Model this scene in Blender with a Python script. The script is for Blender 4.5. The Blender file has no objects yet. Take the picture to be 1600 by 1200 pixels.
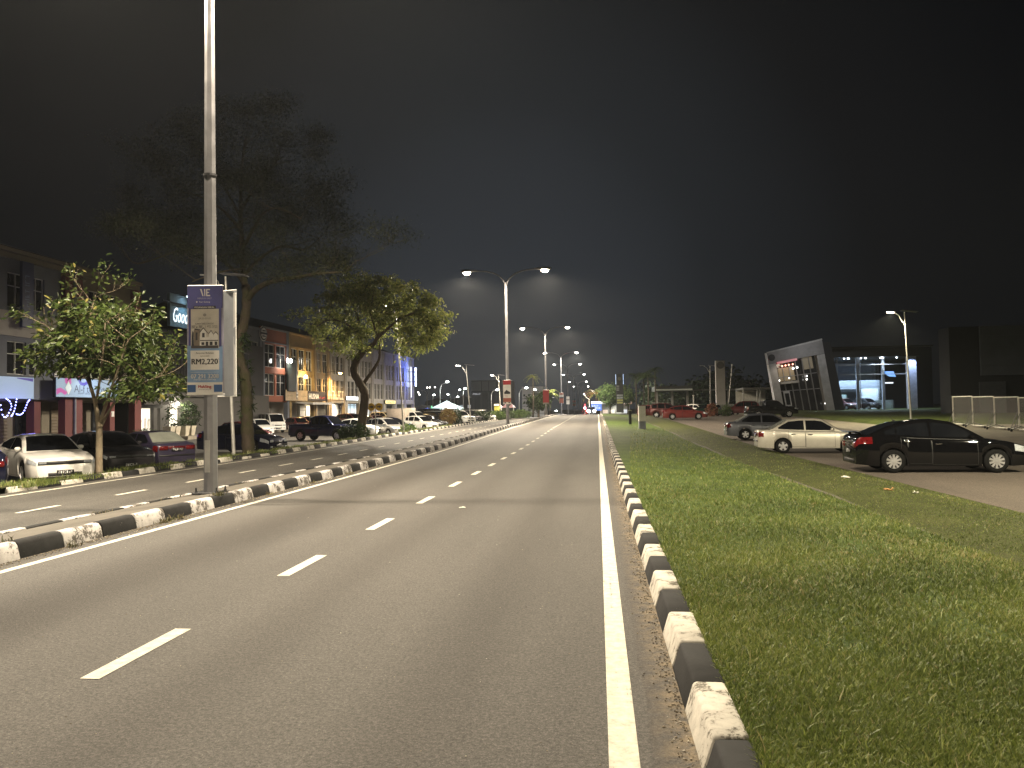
EXPOSURE = 2.1
HAZE = .0002
EMK = .3
SKY_GLOW = [(.0, (.0003, .00035, .0005)), (.8, (.0005, .0006, .0008)), (.9, (.0014, .0015, .0017)), (.965, (.0032, .0037, .0043)), (1.0, (.0066, .0076, .009))]
import bpy, math, random
import numpy as np
from mathutils import Vector, Matrix
R = math.radians
random.seed(7); rng = np.random.default_rng(11)
sc = bpy.context.scene
col = sc.collection
# ------------------------------------------------------------------ camera
F = 1200.0; CZ = 1.65
def cam_matrix(yaw, pit, roll):
    return Matrix.Rotation(yaw, 3, 'Z') @ Matrix.Rotation(math.pi/2+pit, 3, 'X') @ Matrix.Rotation(roll, 3, 'Z')
CM = cam_matrix(R(6.3392), R(1.9139), R(-0.9))
cd = bpy.data.cameras.new('camera'); cam = bpy.data.objects.new('camera', cd); col.objects.link(cam)
cam.matrix_world = Matrix.Translation((0, 0, CZ)) @ CM.to_4x4()
cd.sensor_width = 36; cd.lens = F/1600*36; cd.clip_start = 0.05; cd.clip_end = 6000
sc.camera = cam
def ray(px, py): return CM @ Vector(((px-800)/F, (600-py)/F, -1))
def onz(px, py, z):
    d = ray(px, py); t = (z-CZ)/d.z; return Vector((d.x*t, d.y*t, z))
def ony(px, py, Y):
    d = ray(px, py); t = Y/d.y; return Vector((d.x*t, Y, CZ+d.z*t))
def onx(px, py, X):
    d = ray(px, py); t = X/d.x; return Vector((X, d.y*t, CZ+d.z*t))
# ------------------------------------------------------------------ heights of the ground
KY = [-80, 30, 62, 105, 126, 150, 200, 320, 600, 3000]
KZ = [0, 0, .33, .62, .68, .45, -.1, -1.2, -2, -2]
def h(y):
    y = min(max(y, -79), 2999)
    for i in range(len(KY)-1):
        if KY[i] <= y <= KY[i+1]:
            t = (y-KY[i])/(KY[i+1]-KY[i]); t = t*t*(3-2*t)*.5+t*.5
            return KZ[i]+t*(KZ[i+1]-KZ[i])
def hl(y): return .55*h(y)
def lerp(a, b, t): return a+(b-a)*t
def itp(pts, x):
    if x <= pts[0][0]: return pts[0][1]
    for (a, b), (c, d) in zip(pts, pts[1:]):
        if x <= c: return b+(d-b)*(x-a)/(c-a)
    return pts[-1][1]
def park_r(x, y):       # right-hand car park
    return h(min(y, 126)) + itp([(48, -.3), (80, -.12)], y) + itp([(12, 0), (24, .15)], x)*itp([(50, 0), (80, 1)], y)
def park_l(x, y): return itp([(60, -.36), (80, -.3), (100, -.05), (125, .1), (200, -.1), (320, -1.2)], y)
def lawn(x, y): return park_r(24, min(y, 58))+.1 + itp([(57, 0), (62, .18), (100, .75), (140, .9)], y)
def verge_r(x, y):
    e = itp([(48, -.3), (80, -.12)], y)
    return h(y)+itp([(.6, .13), (2.2, .06), (4.55, -.16), (4.7, -.2), (5.3, -.13), (6.4, -.16+.3+e), (7.3, e+.01)], x)
# ------------------------------------------------------------------ materials
MATS = {}
def node_mat(name):
    m = bpy.data.materials.new(name); m.use_nodes = True
    nt = m.node_tree; b = nt.nodes['Principled BSDF']
    return m, nt, b
def N(nt, t, **kw):
    n = nt.nodes.new(t)
    for k, v in kw.items():
        if k.startswith('i_'): n.inputs[k[2:].replace('_', ' ')].default_value = v
        else: setattr(n, k, v)
    return n
def coords(nt, scale=(1, 1, 1), which='Object'):
    tc = N(nt, 'ShaderNodeTexCoord'); mp = N(nt, 'ShaderNodeMapping')
    mp.inputs['Scale'].default_value = scale
    nt.links.new(tc.outputs[which], mp.inputs['Vector']); return mp.outputs['Vector']
def noise(nt, vec, scale, detail=4, rough=.6):
    n = N(nt, 'ShaderNodeTexNoise'); n.inputs['Scale'].default_value = scale
    n.inputs['Detail'].default_value = detail; n.inputs['Roughness'].default_value = rough
    nt.links.new(vec, n.inputs['Vector']); return n.outputs['Fac']
def ramp(nt, fac, stops, interp='LINEAR'):
    r = N(nt, 'ShaderNodeValToRGB'); r.color_ramp.interpolation = interp
    e = r.color_ramp.elements
    while len(e) < len(stops): e.new(.5)
    for i, (p, c) in enumerate(stops):
        e[i].position = p
        e[i].color = (c if hasattr(c, '__len__') else (c, c, c))[:3] + (1,) if hasattr(c, '__len__') else (c, c, c, 1)
    nt.links.new(fac, r.inputs['Fac']); return r.outputs['Color']
def mix(nt, fac, a, b, mode='MIX'):
    n = N(nt, 'ShaderNodeMix', data_type='RGBA', blend_type=mode)
    for s, v in ((0, fac), (6, a), (7, b)):
        if isinstance(v, (int, float)): n.inputs[s].default_value = v
        elif isinstance(v, tuple): n.inputs[s].default_value = v+(1,) if len(v) == 3 else v
        else: nt.links.new(v, n.inputs[s])
    return n.outputs[2]
def bump(nt, b, height, strength, dist):
    n = N(nt, 'ShaderNodeBump'); n.inputs['Strength'].default_value = strength; n.inputs['Distance'].default_value = dist
    nt.links.new(height, n.inputs['Height']); nt.links.new(n.outputs['Normal'], b.inputs['Normal'])
def mat(name, c, rough=.6, metal=0, var=.18, scale=3.0, coat=0, bmp=0, spec=.5):
    """plain surface whose colour wanders a little with dirt and age"""
    if name in MATS: return MATS[name]
    m, nt, b = node_mat(name)
    v = coords(nt); f = noise(nt, v, scale, 5)
    lo = tuple(max(0, x*(1-var)) for x in c); hi = tuple(min(1, x*(1+var)) for x in c)
    nt.links.new(ramp(nt, f, [(.3, lo), (.7, hi)]), b.inputs['Base Color'])
    r2 = ramp(nt, f, [(.2, max(.02, rough*.85)), (.8, min(1, rough*1.15))])
    nt.links.new(r2, b.inputs['Roughness'])
    b.inputs['Metallic'].default_value = metal; b.inputs['Coat Weight'].default_value = coat
    b.inputs['Coat Roughness'].default_value = .06; b.inputs['Specular IOR Level'].default_value = spec
    if bmp: bump(nt, b, noise(nt, v, scale*9, 4), .5, bmp)
    MATS[name] = m; return m
def emat(name, c, s, base=(.8, .8, .8)):
    if name in MATS: return MATS[name]
    m, nt, b = node_mat(name)
    b.inputs['Base Color'].default_value = base+(1,)
    f = noise(nt, coords(nt), 2.0, 2)
    nt.links.new(mix(nt, f, tuple(x*.94 for x in c), c), b.inputs['Emission Color'])
    b.inputs['Emission Strength'].default_value = s*EMK; b.inputs['Roughness'].default_value = .4
    MATS[name] = m; return m
# ------------------------------------------------------------------ mesh builder
class MB:
    def __init__(s): s.v = []; s.f = []; s.mi = []; s.M = None
    def pt(s, p): s.v.append(tuple(s.M @ Vector(p)) if s.M else tuple(p)); return len(s.v)-1
    def face(s, ids, m=0): s.f.append(tuple(ids)); s.mi.append(m)
    def poly(s, pts, m=0): s.face([s.pt(p) for p in pts], m)
    def box(s, c, d, m=0, rz=0, bev=0):
        """box about c with size d; bev chamfers the vertical and top edges"""
        x, y, z = d[0]/2, d[1]/2, d[2]/2
        co, si = math.cos(rz), math.sin(rz)
        def P(a, b, e): return s.pt((c[0]+a*co-b*si, c[1]+a*si+b*co, c[2]+e))
        if not bev:
            i = [P(a, b, e) for e in (-z, z) for a, b in ((-x, -y), (x, -y), (x, y), (-x, y))]
            for q in ((3, 2, 1, 0), (4, 5, 6, 7), (0, 1, 5, 4), (1, 2, 6, 5), (2, 3, 7, 6), (3, 0, 4, 7)): s.face([i[k] for k in q], m)
            return s
        b_ = min(bev, x*.9, y*.9, z*.9)
        rings = []
        for e, k in ((-z, b_), (-z+b_, 0), (z-b_, 0), (z, b_)):
            X, Y = x-k, y-k; q = b_ if not k else b_*.5
            rings.append([P(a, b, e) for a, b in ((-X+q, -Y), (X-q, -Y), (X, -Y+q), (X, Y-q), (X-q, Y), (-X+q, Y), (-X, Y-q), (-X, -Y+q))])
        for A, B in zip(rings, rings[1:]):
            for k in range(8): s.face((A[k], A[(k+1) % 8], B[(k+1) % 8], B[k]), m)
        s.face(rings[0][::-1], m); s.face(rings[-1], m); return s
    def tube(s, pts, rad, n=8, m=0, cap=True):
        pts = [Vector(p) for p in pts]
        if not hasattr(rad, '__len__'): rad = [rad]*len(pts)
        prev = None; up = None
        for i, p in enumerate(pts):
            d = (pts[min(i+1, len(pts)-1)]-pts[max(i-1, 0)])
            d = d.normalized() if d.length > 1e-9 else Vector((0, 0, 1))
            if up is None: up = Vector((1, 0, 0)) if abs(d.x) < .8 else Vector((0, 1, 0))
            a = (up-d*up.dot(d)).normalized(); b = d.cross(a); up = a
            ring = [s.pt(p+(a*math.cos(2*math.pi*k/n)+b*math.sin(2*math.pi*k/n))*rad[i]) for k in range(n)]
            if prev:
                for k in range(n): s.face((prev[k], prev[(k+1) % n], ring[(k+1) % n], ring[k]), m)
            elif cap: s.face(ring[::-1], m)
            prev = ring
        if cap: s.face(prev, m)
        return s
    def cyl(s, p0, p1, r0, r1=None, n=12, m=0): return s.tube([p0, p1], [r0, r0 if r1 is None else r1], n, m)
    def lathe(s, prof, c=(0, 0, 0), n=16, axis='z', m=0, cap=True):
        """prof = [(r, height)...] round an axis through c"""
        prev = None
        for r, t in prof:
            ring = []
            for k in range(n):
                a = 2*math.pi*k/n; q = (r*math.cos(a), r*math.sin(a))
                p = {'z': (q[0], q[1], t), 'y': (q[0], t, -q[1]), 'x': (t, q[0], q[1])}[axis]
                ring.append(s.pt((c[0]+p[0], c[1]+p[1], c[2]+p[2])))
            if prev:
                for k in range(n): s.face((prev[k], prev[(k+1) % n], ring[(k+1) % n], ring[k]), m)
            elif cap: s.face(ring[::-1], m)
            prev = ring
        if cap: s.face(prev, m)
        return s
    def prism(s, poly, o, ux, uy, depth, m=0):
        """polygon in the plane (o, ux, uy) given a thickness along ux x uy"""
        ux, uy = Vector(ux), Vector(uy); n = ux.cross(uy).normalized()*depth; o = Vector(o)
        a = [s.pt(o+ux*x+uy*y) for x, y in poly]; b = [s.pt(o+ux*x+uy*y+n) for x, y in poly]
        s.face(a[::-1], m); s.face(b, m)
        for k in range(len(poly)): s.face((a[k], a[(k+1) % len(poly)], b[(k+1) % len(poly)], b[k]), m)
        return s
    def grid(s, rows, m=0):
        ids = [[s.pt(p) for p in r] for r in rows]
        for A, B in zip(ids, ids[1:]):
            for k in range(len(A)-1): s.face((A[k], A[k+1], B[k+1], B[k]), m)
        return s
    def mesh(s, name, mats, smooth=False):
        me = bpy.data.meshes.new(name); me.from_pydata(s.v, [], s.f)
        for m in (mats if isinstance(mats, (list, tuple)) else [mats]): me.materials.append(m)
        me.polygons.foreach_set('material_index', s.mi)
        if smooth: me.polygons.foreach_set('use_smooth', [True]*len(s.f))
        me.update(); return me
    def build(s, name, mats, parent=None, smooth=False, loc=None, rz=0):
        return link(name, s.mesh(name, mats, smooth), parent, loc, rz)
def link(name, me, parent=None, loc=None, rz=0):
    o = bpy.data.objects.new(name, me); col.objects.link(o)
    if parent is not None: o.parent = parent
    if loc is not None: o.location = loc
    if rz: o.rotation_euler.z = rz
    return o
def sharp(o, ang=35):
    """smooth faces, but keep edges steeper than ang crisp"""
    me = o.data; me.polygons.foreach_set('use_smooth', [True]*len(me.polygons))
    try: me.set_sharp_from_angle(angle=R(ang))
    except Exception: pass
    return o
def tag(o, label=None, cat=None, group=None, kind=None):
    for k, v in (('label', label), ('category', cat), ('group', group), ('kind', kind)):
        if v: o[k] = v
    return o
def thing(name, label, cat, loc=(0, 0, 0), rz=0, group=None):
    o = bpy.data.objects.new(name, None); col.objects.link(o); o.empty_display_size = .3
    o.location = loc; o.rotation_euler = (0, 0, rz); return tag(o, label, cat, group)
def struct(name, mb, m, smooth=True, label=None):
    o = mb.build(name, m, smooth=smooth); return tag(o, label, None, None, 'structure')
def copy_tree(o, parent=None):
    c = o.copy(); col.objects.link(c)
    if parent is not None: c.parent = parent
    for ch in list(o.children): copy_tree(ch, c)
    return c
def spot(name, loc, power, c=(1, .86, .62), ang=150, blend=.5, rad=.15, parent=None, rot=(0, 0, 0)):
    l = bpy.data.lights.new(name, 'SPOT'); l.energy = power; l.color = c; l.spot_size = R(ang); l.spot_blend = blend; l.shadow_soft_size = rad
    o = bpy.data.objects.new(name, l); col.objects.link(o); o.location = loc; o.rotation_euler = rot
    if parent is not None: o.parent = parent
    return o
def point(name, loc, power, c, rad=.1, parent=None):
    l = bpy.data.lights.new(name, 'POINT'); l.energy = power; l.color = c; l.shadow_soft_size = rad
    o = bpy.data.objects.new(name, l); col.objects.link(o); o.location = loc
    if parent is not None: o.parent = parent
    return o
# ------------------------------------------------------------------ lettering
TXT = {}
def text_geo(s, bold=0.0, shear=0.0):
    k = (s, bold, shear)
    if k in TXT: return TXT[k]
    cu = bpy.data.curves.new('lettering', 'FONT'); cu.body = s; cu.size = 1; cu.offset = bold; cu.shear = shear; cu.resolution_u = 2
    o = bpy.data.objects.new('lettering', cu); col.objects.link(o)
    dg = bpy.context.evaluated_depsgraph_get(); dg.update()
    me = o.evaluated_get(dg).to_mesh()
    vs = [v.co.copy() for v in me.vertices]; fs = [tuple(p.vertices) for p in me.polygons]
    o.evaluated_get(dg).to_mesh_clear()
    bpy.data.objects.remove(o); bpy.data.curves.remove(cu)
    x0 = min(v.x for v in vs); x1 = max(v.x for v in vs); y0 = min(v.y for v in vs); y1 = max(v.y for v in vs)
    TXT[k] = ([((v.x-x0)/(x1-x0), (v.y-y0)/(y1-y0)) for v in vs], fs, (x1-x0)/(y1-y0)); return TXT[k]
def scribble(mb, cx, cz, w, hgt, y=0, m=0, n=8, seed=1):
    """a line of lettering too small and blurred in the photograph to be read: only its strokes"""
    r = random.Random(seed*31+n); st = w/n
    for i in range(n):
        x = cx-w/2+st*(i+.5); g = st*.7; t = st*.2
        for q in range(r.choice((2, 3))):
            if r.random() < .55: X = x+r.choice((-1, 0, 1))*(g-t)/2; a = (X-t/2, X+t/2, -hgt/2, hgt*r.choice((.5, .1)))
            else: Z = r.choice((-.5, 0, .5))*(hgt-t); a = (x-g/2, x+g/2, Z-t/2, Z+t/2)
            mb.poly([(a[0], y-.0004*(q+3*i), cz+a[2]), (a[1], y-.0004*(q+3*i), cz+a[2]), (a[1], y-.0004*(q+3*i), cz+a[3]), (a[0], y-.0004*(q+3*i), cz+a[3])], m)
def put_text(mb, s, cx, cz, w=None, hgt=None, y=0, m=0, bold=0.0, shear=0.0):
    """letters centred at (cx, cz) in a local XZ plane facing -Y"""
    vs, fs, asp = text_geo(s, bold, shear)
    if w is None: w = hgt*asp
    if hgt is None: hgt = w/asp
    ids = [mb.pt((cx+(u-.5)*w, y, cz+(v-.5)*hgt)) for u, v in vs]
    for f in fs: mb.face([ids[i] for i in f], m)
# ================================================================== SETTING
# asphalt
def asphalt(name, c, dirt=True, tracks=()):
    m, nt, b = node_mat(name)
    v = coords(nt)
    fine = noise(nt, v, 120, 3, .75); mid = noise(nt, v, 9, 5); big = noise(nt, coords(nt, (.25, .05, 1)), 2.2, 3)
    base = ramp(nt, fine, [(.3, tuple(x*.45 for x in c)), (.54, c), (.76, tuple(x*1.9 for x in c))])
    grit = noise(nt, v, 42, 4, .8); base = mix(nt, .8, base, ramp(nt, grit, [(.33, .38), (.5, 1.0), (.66, 1.8)]), 'MULTIPLY')
    base = mix(nt, .5, base, ramp(nt, mid, [(.3, .78), (.7, 1.18)]), 'MULTIPLY')
    base = mix(nt, .75, base, ramp(nt, big, [(.3, .68), (.7, 1.12)]), 'MULTIPLY')
    sp = noise(nt, v, 210, 1); base = mix(nt, ramp(nt, sp, [(.74, 0), (.78, .7)]), base, (.4, .37, .3))
    # wheel tracks and broader bands down the lanes, darker than the rest
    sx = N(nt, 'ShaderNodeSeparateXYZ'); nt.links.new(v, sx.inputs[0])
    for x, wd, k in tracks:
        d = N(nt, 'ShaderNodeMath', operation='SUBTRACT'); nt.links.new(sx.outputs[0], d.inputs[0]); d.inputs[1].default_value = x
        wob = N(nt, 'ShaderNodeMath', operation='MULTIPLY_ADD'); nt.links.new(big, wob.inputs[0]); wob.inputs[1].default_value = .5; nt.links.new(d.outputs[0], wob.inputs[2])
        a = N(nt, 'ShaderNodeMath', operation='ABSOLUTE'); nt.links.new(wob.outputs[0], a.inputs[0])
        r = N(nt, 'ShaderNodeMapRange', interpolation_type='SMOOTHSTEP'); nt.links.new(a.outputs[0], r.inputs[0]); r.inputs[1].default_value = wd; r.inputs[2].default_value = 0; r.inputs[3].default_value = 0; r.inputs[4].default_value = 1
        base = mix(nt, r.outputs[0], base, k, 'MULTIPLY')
    if dirt:   # sand washed against the kerb
        r = N(nt, 'ShaderNodeMapRange'); nt.links.new(sx.outputs[0], r.inputs[0]); r.inputs[1].default_value = .22; r.inputs[2].default_value = .5
        g = N(nt, 'ShaderNodeMath', operation='MULTIPLY'); nt.links.new(r.outputs[0], g.inputs[0]); nt.links.new(ramp(nt, noise(nt, v, 7, 6, .75), [(.4, 0), (.62, 1)]), g.inputs[1])
        base = mix(nt, g.outputs[0], base, (.26, .2, .12))
    nt.links.new(base, b.inputs['Base Color'])
    b.inputs['Roughness'].default_value = .82; b.inputs['Specular IOR Level'].default_value = .3
    bump(nt, b, grit, .7, .012); return m
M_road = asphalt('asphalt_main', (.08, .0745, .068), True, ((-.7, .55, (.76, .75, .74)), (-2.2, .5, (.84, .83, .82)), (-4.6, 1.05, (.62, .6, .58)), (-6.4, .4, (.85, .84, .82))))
M_road2 = asphalt('asphalt_far', (.072, .067, .06), False, ((-9.5, .7, (.8, .8, .8)), (-12.2, .7, (.82, .82, .82))))
M_tar = asphalt('tarmac_park', (.105, .087, .072), False)
M_tarl = asphalt('tarmac_shops', (.1, .092, .082), False)
def concrete(name, c):
    m, nt, b = node_mat(name); v = coords(nt)
    f = noise(nt, v, 1.3, 6, .7); g = noise(nt, v, 40, 3)
    base = ramp(nt, f, [(.3, tuple(x*.6 for x in c)), (.5, c), (.72, tuple(x*1.2 for x in c))])
    base = mix(nt, .5, base, ramp(nt, g, [(.3, .75), (.7, 1.15)]), 'MULTIPLY')
    nt.links.new(base, b.inputs['Base Color']); b.inputs['Roughness'].default_value = .85
    bump(nt, b, g, .4, .006); return m
M_conc = concrete('concrete', (.2, .175, .135)); M_median = concrete('median_fill', (.075, .066, .053)); M_pave = concrete('pavement_slab', (.26, .23, .18))
def paint(name, c, under, wear, scale, streak=0.0):
    """road paint worn through to what lies under it"""
    m, nt, b = node_mat(name); v = coords(nt)
    f = noise(nt, v, scale, 8, .72); g = noise(nt, v, scale*6, 5, .7); lowf = noise(nt, v, scale*.3, 2)
    k = mix(nt, .35, f, g); k = mix(nt, .3, k, lowf)
    w = ramp(nt, k, [(wear-.015, 1), (wear+.015, 0)])
    st = noise(nt, coords(nt, (28, .5, 1)), 1.0, 5, .7); k = mix(nt, streak, k, st)
    w = ramp(nt, k, [(wear-.015, 1), (wear+.02, 0)])
    grime = ramp(nt, f, [(.3, tuple(x*.55 for x in c)), (.62, c)])
    nt.links.new(mix(nt, w, grime, under), b.inputs['Base Color'])
    b.inputs['Roughness'].default_value = .85; b.inputs['Specular IOR Level'].default_value = .25; bump(nt, b, k, .5, .012); return m
M_line = paint('line_paint', (.6, .57, .48), (.16, .15, .13), .415, 14, .45)
M_kw = paint('kerb_white', (.5, .47, .41), (.11, .1, .08), .455, 7)
M_kb = paint('kerb_black', (.018, .018, .018), (.1, .095, .085), .385, 8)
M_kwl = paint('kerb_lilac_white', (.5, .475, .46), (.09, .08, .07), .475, 6)
def grass_ground(name, a, c, scale=1.0):
    m, nt, b = node_mat(name); v = coords(nt)
    f = noise(nt, v, 1.1*scale, 5, .65); g = noise(nt, v, 42*scale, 4, .75); k = noise(nt, v, 8*scale, 4)
    base = ramp(nt, f, [(.34, a), (.5, tuple((x+y)/2 for x, y in zip(a, c))), (.66, c)])
    base = mix(nt, .8, base, ramp(nt, g, [(.28, .35), (.5, .9), (.72, 1.5)]), 'MULTIPLY')
    base = mix(nt, ramp(nt, k, [(.6, 0), (.75, .5)]), base, (.13, .1, .045))
    nt.links.new(base, b.inputs['Base Color']); b.inputs['Roughness'].default_value = .8; b.inputs['Specular IOR Level'].default_value = .2
    bump(nt, b, g, .9, .035); return m
M_verge = grass_ground('verge_turf', (.035, .06, .01), (.072, .108, .02))
M_bank = grass_ground('bank_turf', (.042, .05, .013), (.066, .074, .02))
M_lawn = grass_ground('lawn_turf', (.04, .055, .012), (.07, .09, .02), .6)
M_soil = grass_ground('roadside_soil', (.06, .05, .03), (.05, .062, .018), 1.5)
M_ground = grass_ground('far_ground', (.03, .035, .015), (.04, .045, .018), .05)

YS = sorted(set([-40, -25, -12, -5] + list(np.round(np.arange(0, 60, 2.0), 2)) + list(np.arange(60, 150, 4.0)) + list(np.arange(150, 330, 10.0)) + [330, 360, 400, 460, 520, 600]))
def ribbon(xs, zf, y0=-40, y1=600, jitter=None):
    mb = MB(); ys = [y for y in YS if y0 < y < y1]; ys = [y0]+ys+[y1]
    mb.grid([[(x, y, zf(x, y)) for x in xs] for y in ys]); return mb
g = MB(); g.grid([[(x, y, h(y)-.75 if abs(x) < 300 else -3.0) for x in (-2500, -600, -310, -150, -60, 0, 60, 150, 310, 600, 2500)] for y in (-300, -60, 0, 30, 60, 90, 120, 150, 200, 260, 320, 420, 600, 1200, 3000)])
struct('ground', g, M_ground)
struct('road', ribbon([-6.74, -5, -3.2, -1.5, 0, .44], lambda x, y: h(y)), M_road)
struct('far_carriageway', ribbon([-14.02, -12, -11, -9.6, -8.42], lambda x, y: hl(y)-.15), M_road2)
def med(x, y): return lerp(h(y)+.185, hl(y)+.03, (-6.9-x)/1.35)+(.025 if -8.1 < x < -7.1 else 0)
struct('median', ribbon([-6.9, -7.15, -7.5, -7.9, -8.25], med), M_median)
struct('verge', ribbon([.6, 1.1, 1.6, 2.2, 3, 3.8, 4.55], verge_r), M_verge)
struct('verge_bank', ribbon([4.68, 4.9, 5.3, 5.8, 6.4, 6.9, 7.35], verge_r), M_bank)
# narrow concrete lip of the drain between the two slopes
m_ = MB(); ys = [y for y in YS if -5 <= y <= 150]
m_.grid([[(4.55, y, h(y)-.16), (4.555, y, h(y)-.162+.012*math.sin(y*1.7)+.028*math.sin(y*.43)+.015*math.sin(y*.17+1)), (4.64, y, h(y)-.162+.012*math.sin(y*1.7)+.028*math.sin(y*.43)+.015*math.sin(y*.17+1)), (4.645, y, h(y)-.24), (4.68, y, h(y)-.2)] for y in ys])
struct('drain_edge', m_, concrete('drain_concrete', (.07, .064, .045)), False)
struct('parking_lot', ribbon([7.35, 7.5, 10, 13, 16.6], lambda x, y: park_r(x, y) - (.0 if x > 7.4 else .01), -40, 150), M_tar)
def apron(x, y): return park_r(x, y)+.004
struct('concrete_apron', ribbon([16.6, 19, 22, 26, 34, 60], apron, -40, 57.5), M_conc)
struct('driveway', ribbon([16.6, 18.5, 20.5], apron, 57.5, 150), M_conc)
lw = MB(); ys = [57.5, 58.2, 59, 60, 62, 66, 72, 80, 90, 100, 120, 150]
lw.grid([[(x, y, lerp(apron(x, min(y, 57.5)), lawn(x, y), min(1, min(y-57.5, (x-20.5)*2)/1.0))) for x in (20.5, 20.8, 21.2, 24, 30, 45, 80)] for y in ys])
struct('lawn', lw, M_lawn)
struct('roadside_strip', ribbon([-14.2, -14.6, -15.0, -15.5], lambda x, y: lerp(hl(y)-.03, park_l(x, y), max(0, (-14.6-x)/.9)) + .03*math.sin(y*2.1+x*5)*(-15.4 < x < -14.3)), M_soil)
struct('shop_parking', ribbon([-15.5, -18, -22, -26, -30, -34, -36.3], park_l, 8, 330), M_tarl)
struct('shop_ground', ribbon([-36.3, -37.2, -60], lambda x, y: park_l(x, y)+.02, 8, 330), M_conc)
# painted lines (sheets 4 mm above the asphalt)
def line_ribbon(x0, x1, zf, y0, y1, off=.004):
    return ribbon([x0, x1], lambda x, y: zf(x, y)+off, y0, y1)
struct('edge_line', line_ribbon(.02, .163, lambda x, y: h(y), -10, 300), M_line)
struct('edge_line', line_ribbon(-6.42, -6.31, lambda x, y: h(y), -10, 300), M_line)
struct('edge_line', line_ribbon(-13.55, -13.43, lambda x, y: hl(y)-.15, -10, 300), M_line)
dm = MB(); y = -4.4
while y < 200:
    for t0, t1 in ((0, 1.1),):
        n = 3 if y > 25 else 2
        dm.grid([[(-3.27, y+1.1*k/n, h(y+1.1*k/n)+.004), (-3.14, y+1.1*k/n, h(y+1.1*k/n)+.004)] for k in range(n+1)])
    y += 2.985
struct('lane_dashes', dm, M_line)
dm = MB(); y = 1.4
while y < 200:
    dm.grid([[(-10.96, y+1.15*k/3, hl(y+1.15*k/3)-.146), (-10.84, y+1.15*k/3, hl(y+1.15*k/3)-.146)] for k in range(4)]); y += 3.0
struct('lane_dashes', dm, M_line)
# kerbs: rows of cast blocks painted black and white in turn
def kerb(name, prof, zf, y0, y1, step, mats, lean=0, miss=0, seed=1):
    rr = random.Random(seed); mb = MB(); y = y0; k = 0
    while y < y1:
        L = step*(.992+.016*rr.random()); dx = rr.uniform(-.006, .006)+lean*rr.uniform(-1, 1); dz = rr.uniform(-.006, .006)-(miss*rr.random() if rr.random() < .35 else 0)
        gp = .006; c = .016
        rows = []
        for yy, ins in ((y+gp, c), (y+gp+c, 0), (y+L*.5, 0), (y+L-gp-c, 0), (y+L-gp, c)):
            cx = sum(p[0] for p in prof)/len(prof)
            rows.append([(p[0]+dx+(cx-p[0])*ins*2.5+rr.uniform(-.002, .002), yy, zf(yy)+p[1]+dz-(ins if p[1] > .05 else 0)) for p in prof])
        mi = k % 2
        ids = [[mb.pt(p) for p in r] for r in rows]
        for A, B in zip(ids, ids[1:]):
            for q in range(len(A)-1): mb.face((A[q], A[q+1], B[q+1], B[q]), mi)
        mb.face(ids[0][::-1], mi); mb.face(ids[-1], mi)
        y += L; k += 1
    o = struct(name, mb, mats, False); return sharp(o, 48)
kerb('kerb', [(.43, -.05), (.442, .0), (.484, .132), (.492, .145), (.507, .151), (.64, .15), (.656, .143), (.663, -.05)], h, -3.6, 140, .722, [M_kw, M_kb], .004, 0, 3)
kerb('median_kerb', [(-6.72, -.05), (-6.735, .02), (-6.765, .16), (-6.79, .195), (-6.82, .203), (-6.9, .2), (-6.92, .16)], h, -.84, 220, .765, [M_kb, M_kwl], .006, .01, 5)
kerb('median_kerb', [(-8.25, .0), (-8.252, .19), (-8.27, .2), (-8.36, .2), (-8.39, .18), (-8.43, -.03)], lambda y: hl(y)-.15, -1.2, 220, .77, [M_kwl, M_kb], .006, .01, 6)
kerb('roadside_kerb', [(-14.0, -.05), (-14.015, .02), (-14.04, .13), (-14.06, .158), (-14.09, .165), (-14.19, .16), (-14.22, .1), (-14.23, -.05)], lambda y: hl(y)-.15, 17.1, 150, .86, [M_kw, M_kb], .02, .09, 9)
# ================================================================== GRASS BLADES
def attr_mat(name, stops, rough=.5, spec=.35, trans=0.0):
    m, nt, b = node_mat(name)
    a = N(nt, 'ShaderNodeAttribute', attribute_name='tone')
    c = ramp(nt, a.outputs['Fac'], stops)
    nt.links.new(c, b.inputs['Base Color'])
    b.inputs['Roughness'].default_value = rough; b.inputs['Specular IOR Level'].default_value = spec
    if trans:
        t = N(nt, 'ShaderNodeBsdfTranslucent'); nt.links.new(c, t.inputs['Color'])
        ms = N(nt, 'ShaderNodeMixShader'); ms.inputs[0].default_value = trans
        out = nt.nodes['Material Output']
        nt.links.new(b.outputs[0], ms.inputs[1]); nt.links.new(t.outputs[0], ms.inputs[2]); nt.links.new(ms.outputs[0], out.inputs['Surface'])
    return m
def np_mesh(name, V, faces_flat, sizes, tone, m):
    """mesh straight from arrays; tone is a random number per face kept as an attribute"""
    me = bpy.data.meshes.new(name)
    me.vertices.add(len(V)); me.vertices.foreach_set('co', V.astype(np.float32).ravel())
    me.loops.add(len(faces_flat)); me.loops.foreach_set('vertex_index', faces_flat.astype(np.int32))
    me.polygons.add(len(sizes))
    st = np.concatenate([[0], np.cumsum(sizes)[:-1]]).astype(np.int32)
    me.polygons.foreach_set('loop_start', st)
    a = me.attributes.new('tone', 'FLOAT', 'FACE'); a.data.foreach_set('value', tone.astype(np.float32))
    me.materials.append(m); me.update(calc_edges=True); return me
TY = np.linspace(-10, 160, 700); TH = np.array([h(t) for t in TY])
VX = [.6, 2.2, 4.55, 4.7, 5.3, 6.4, 7.3]
def verge_np(x, y): 
    e = np.interp(y, [48, 80], [-.3, -.12]); 
    return np.interp(y, TY, TH)+np.interp(x, VX, [.13, .06, -.16, -.2, -.13, -.16, -.29])+np.clip((x-5.3)/2, 0, 1)*(e+.3)
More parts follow.
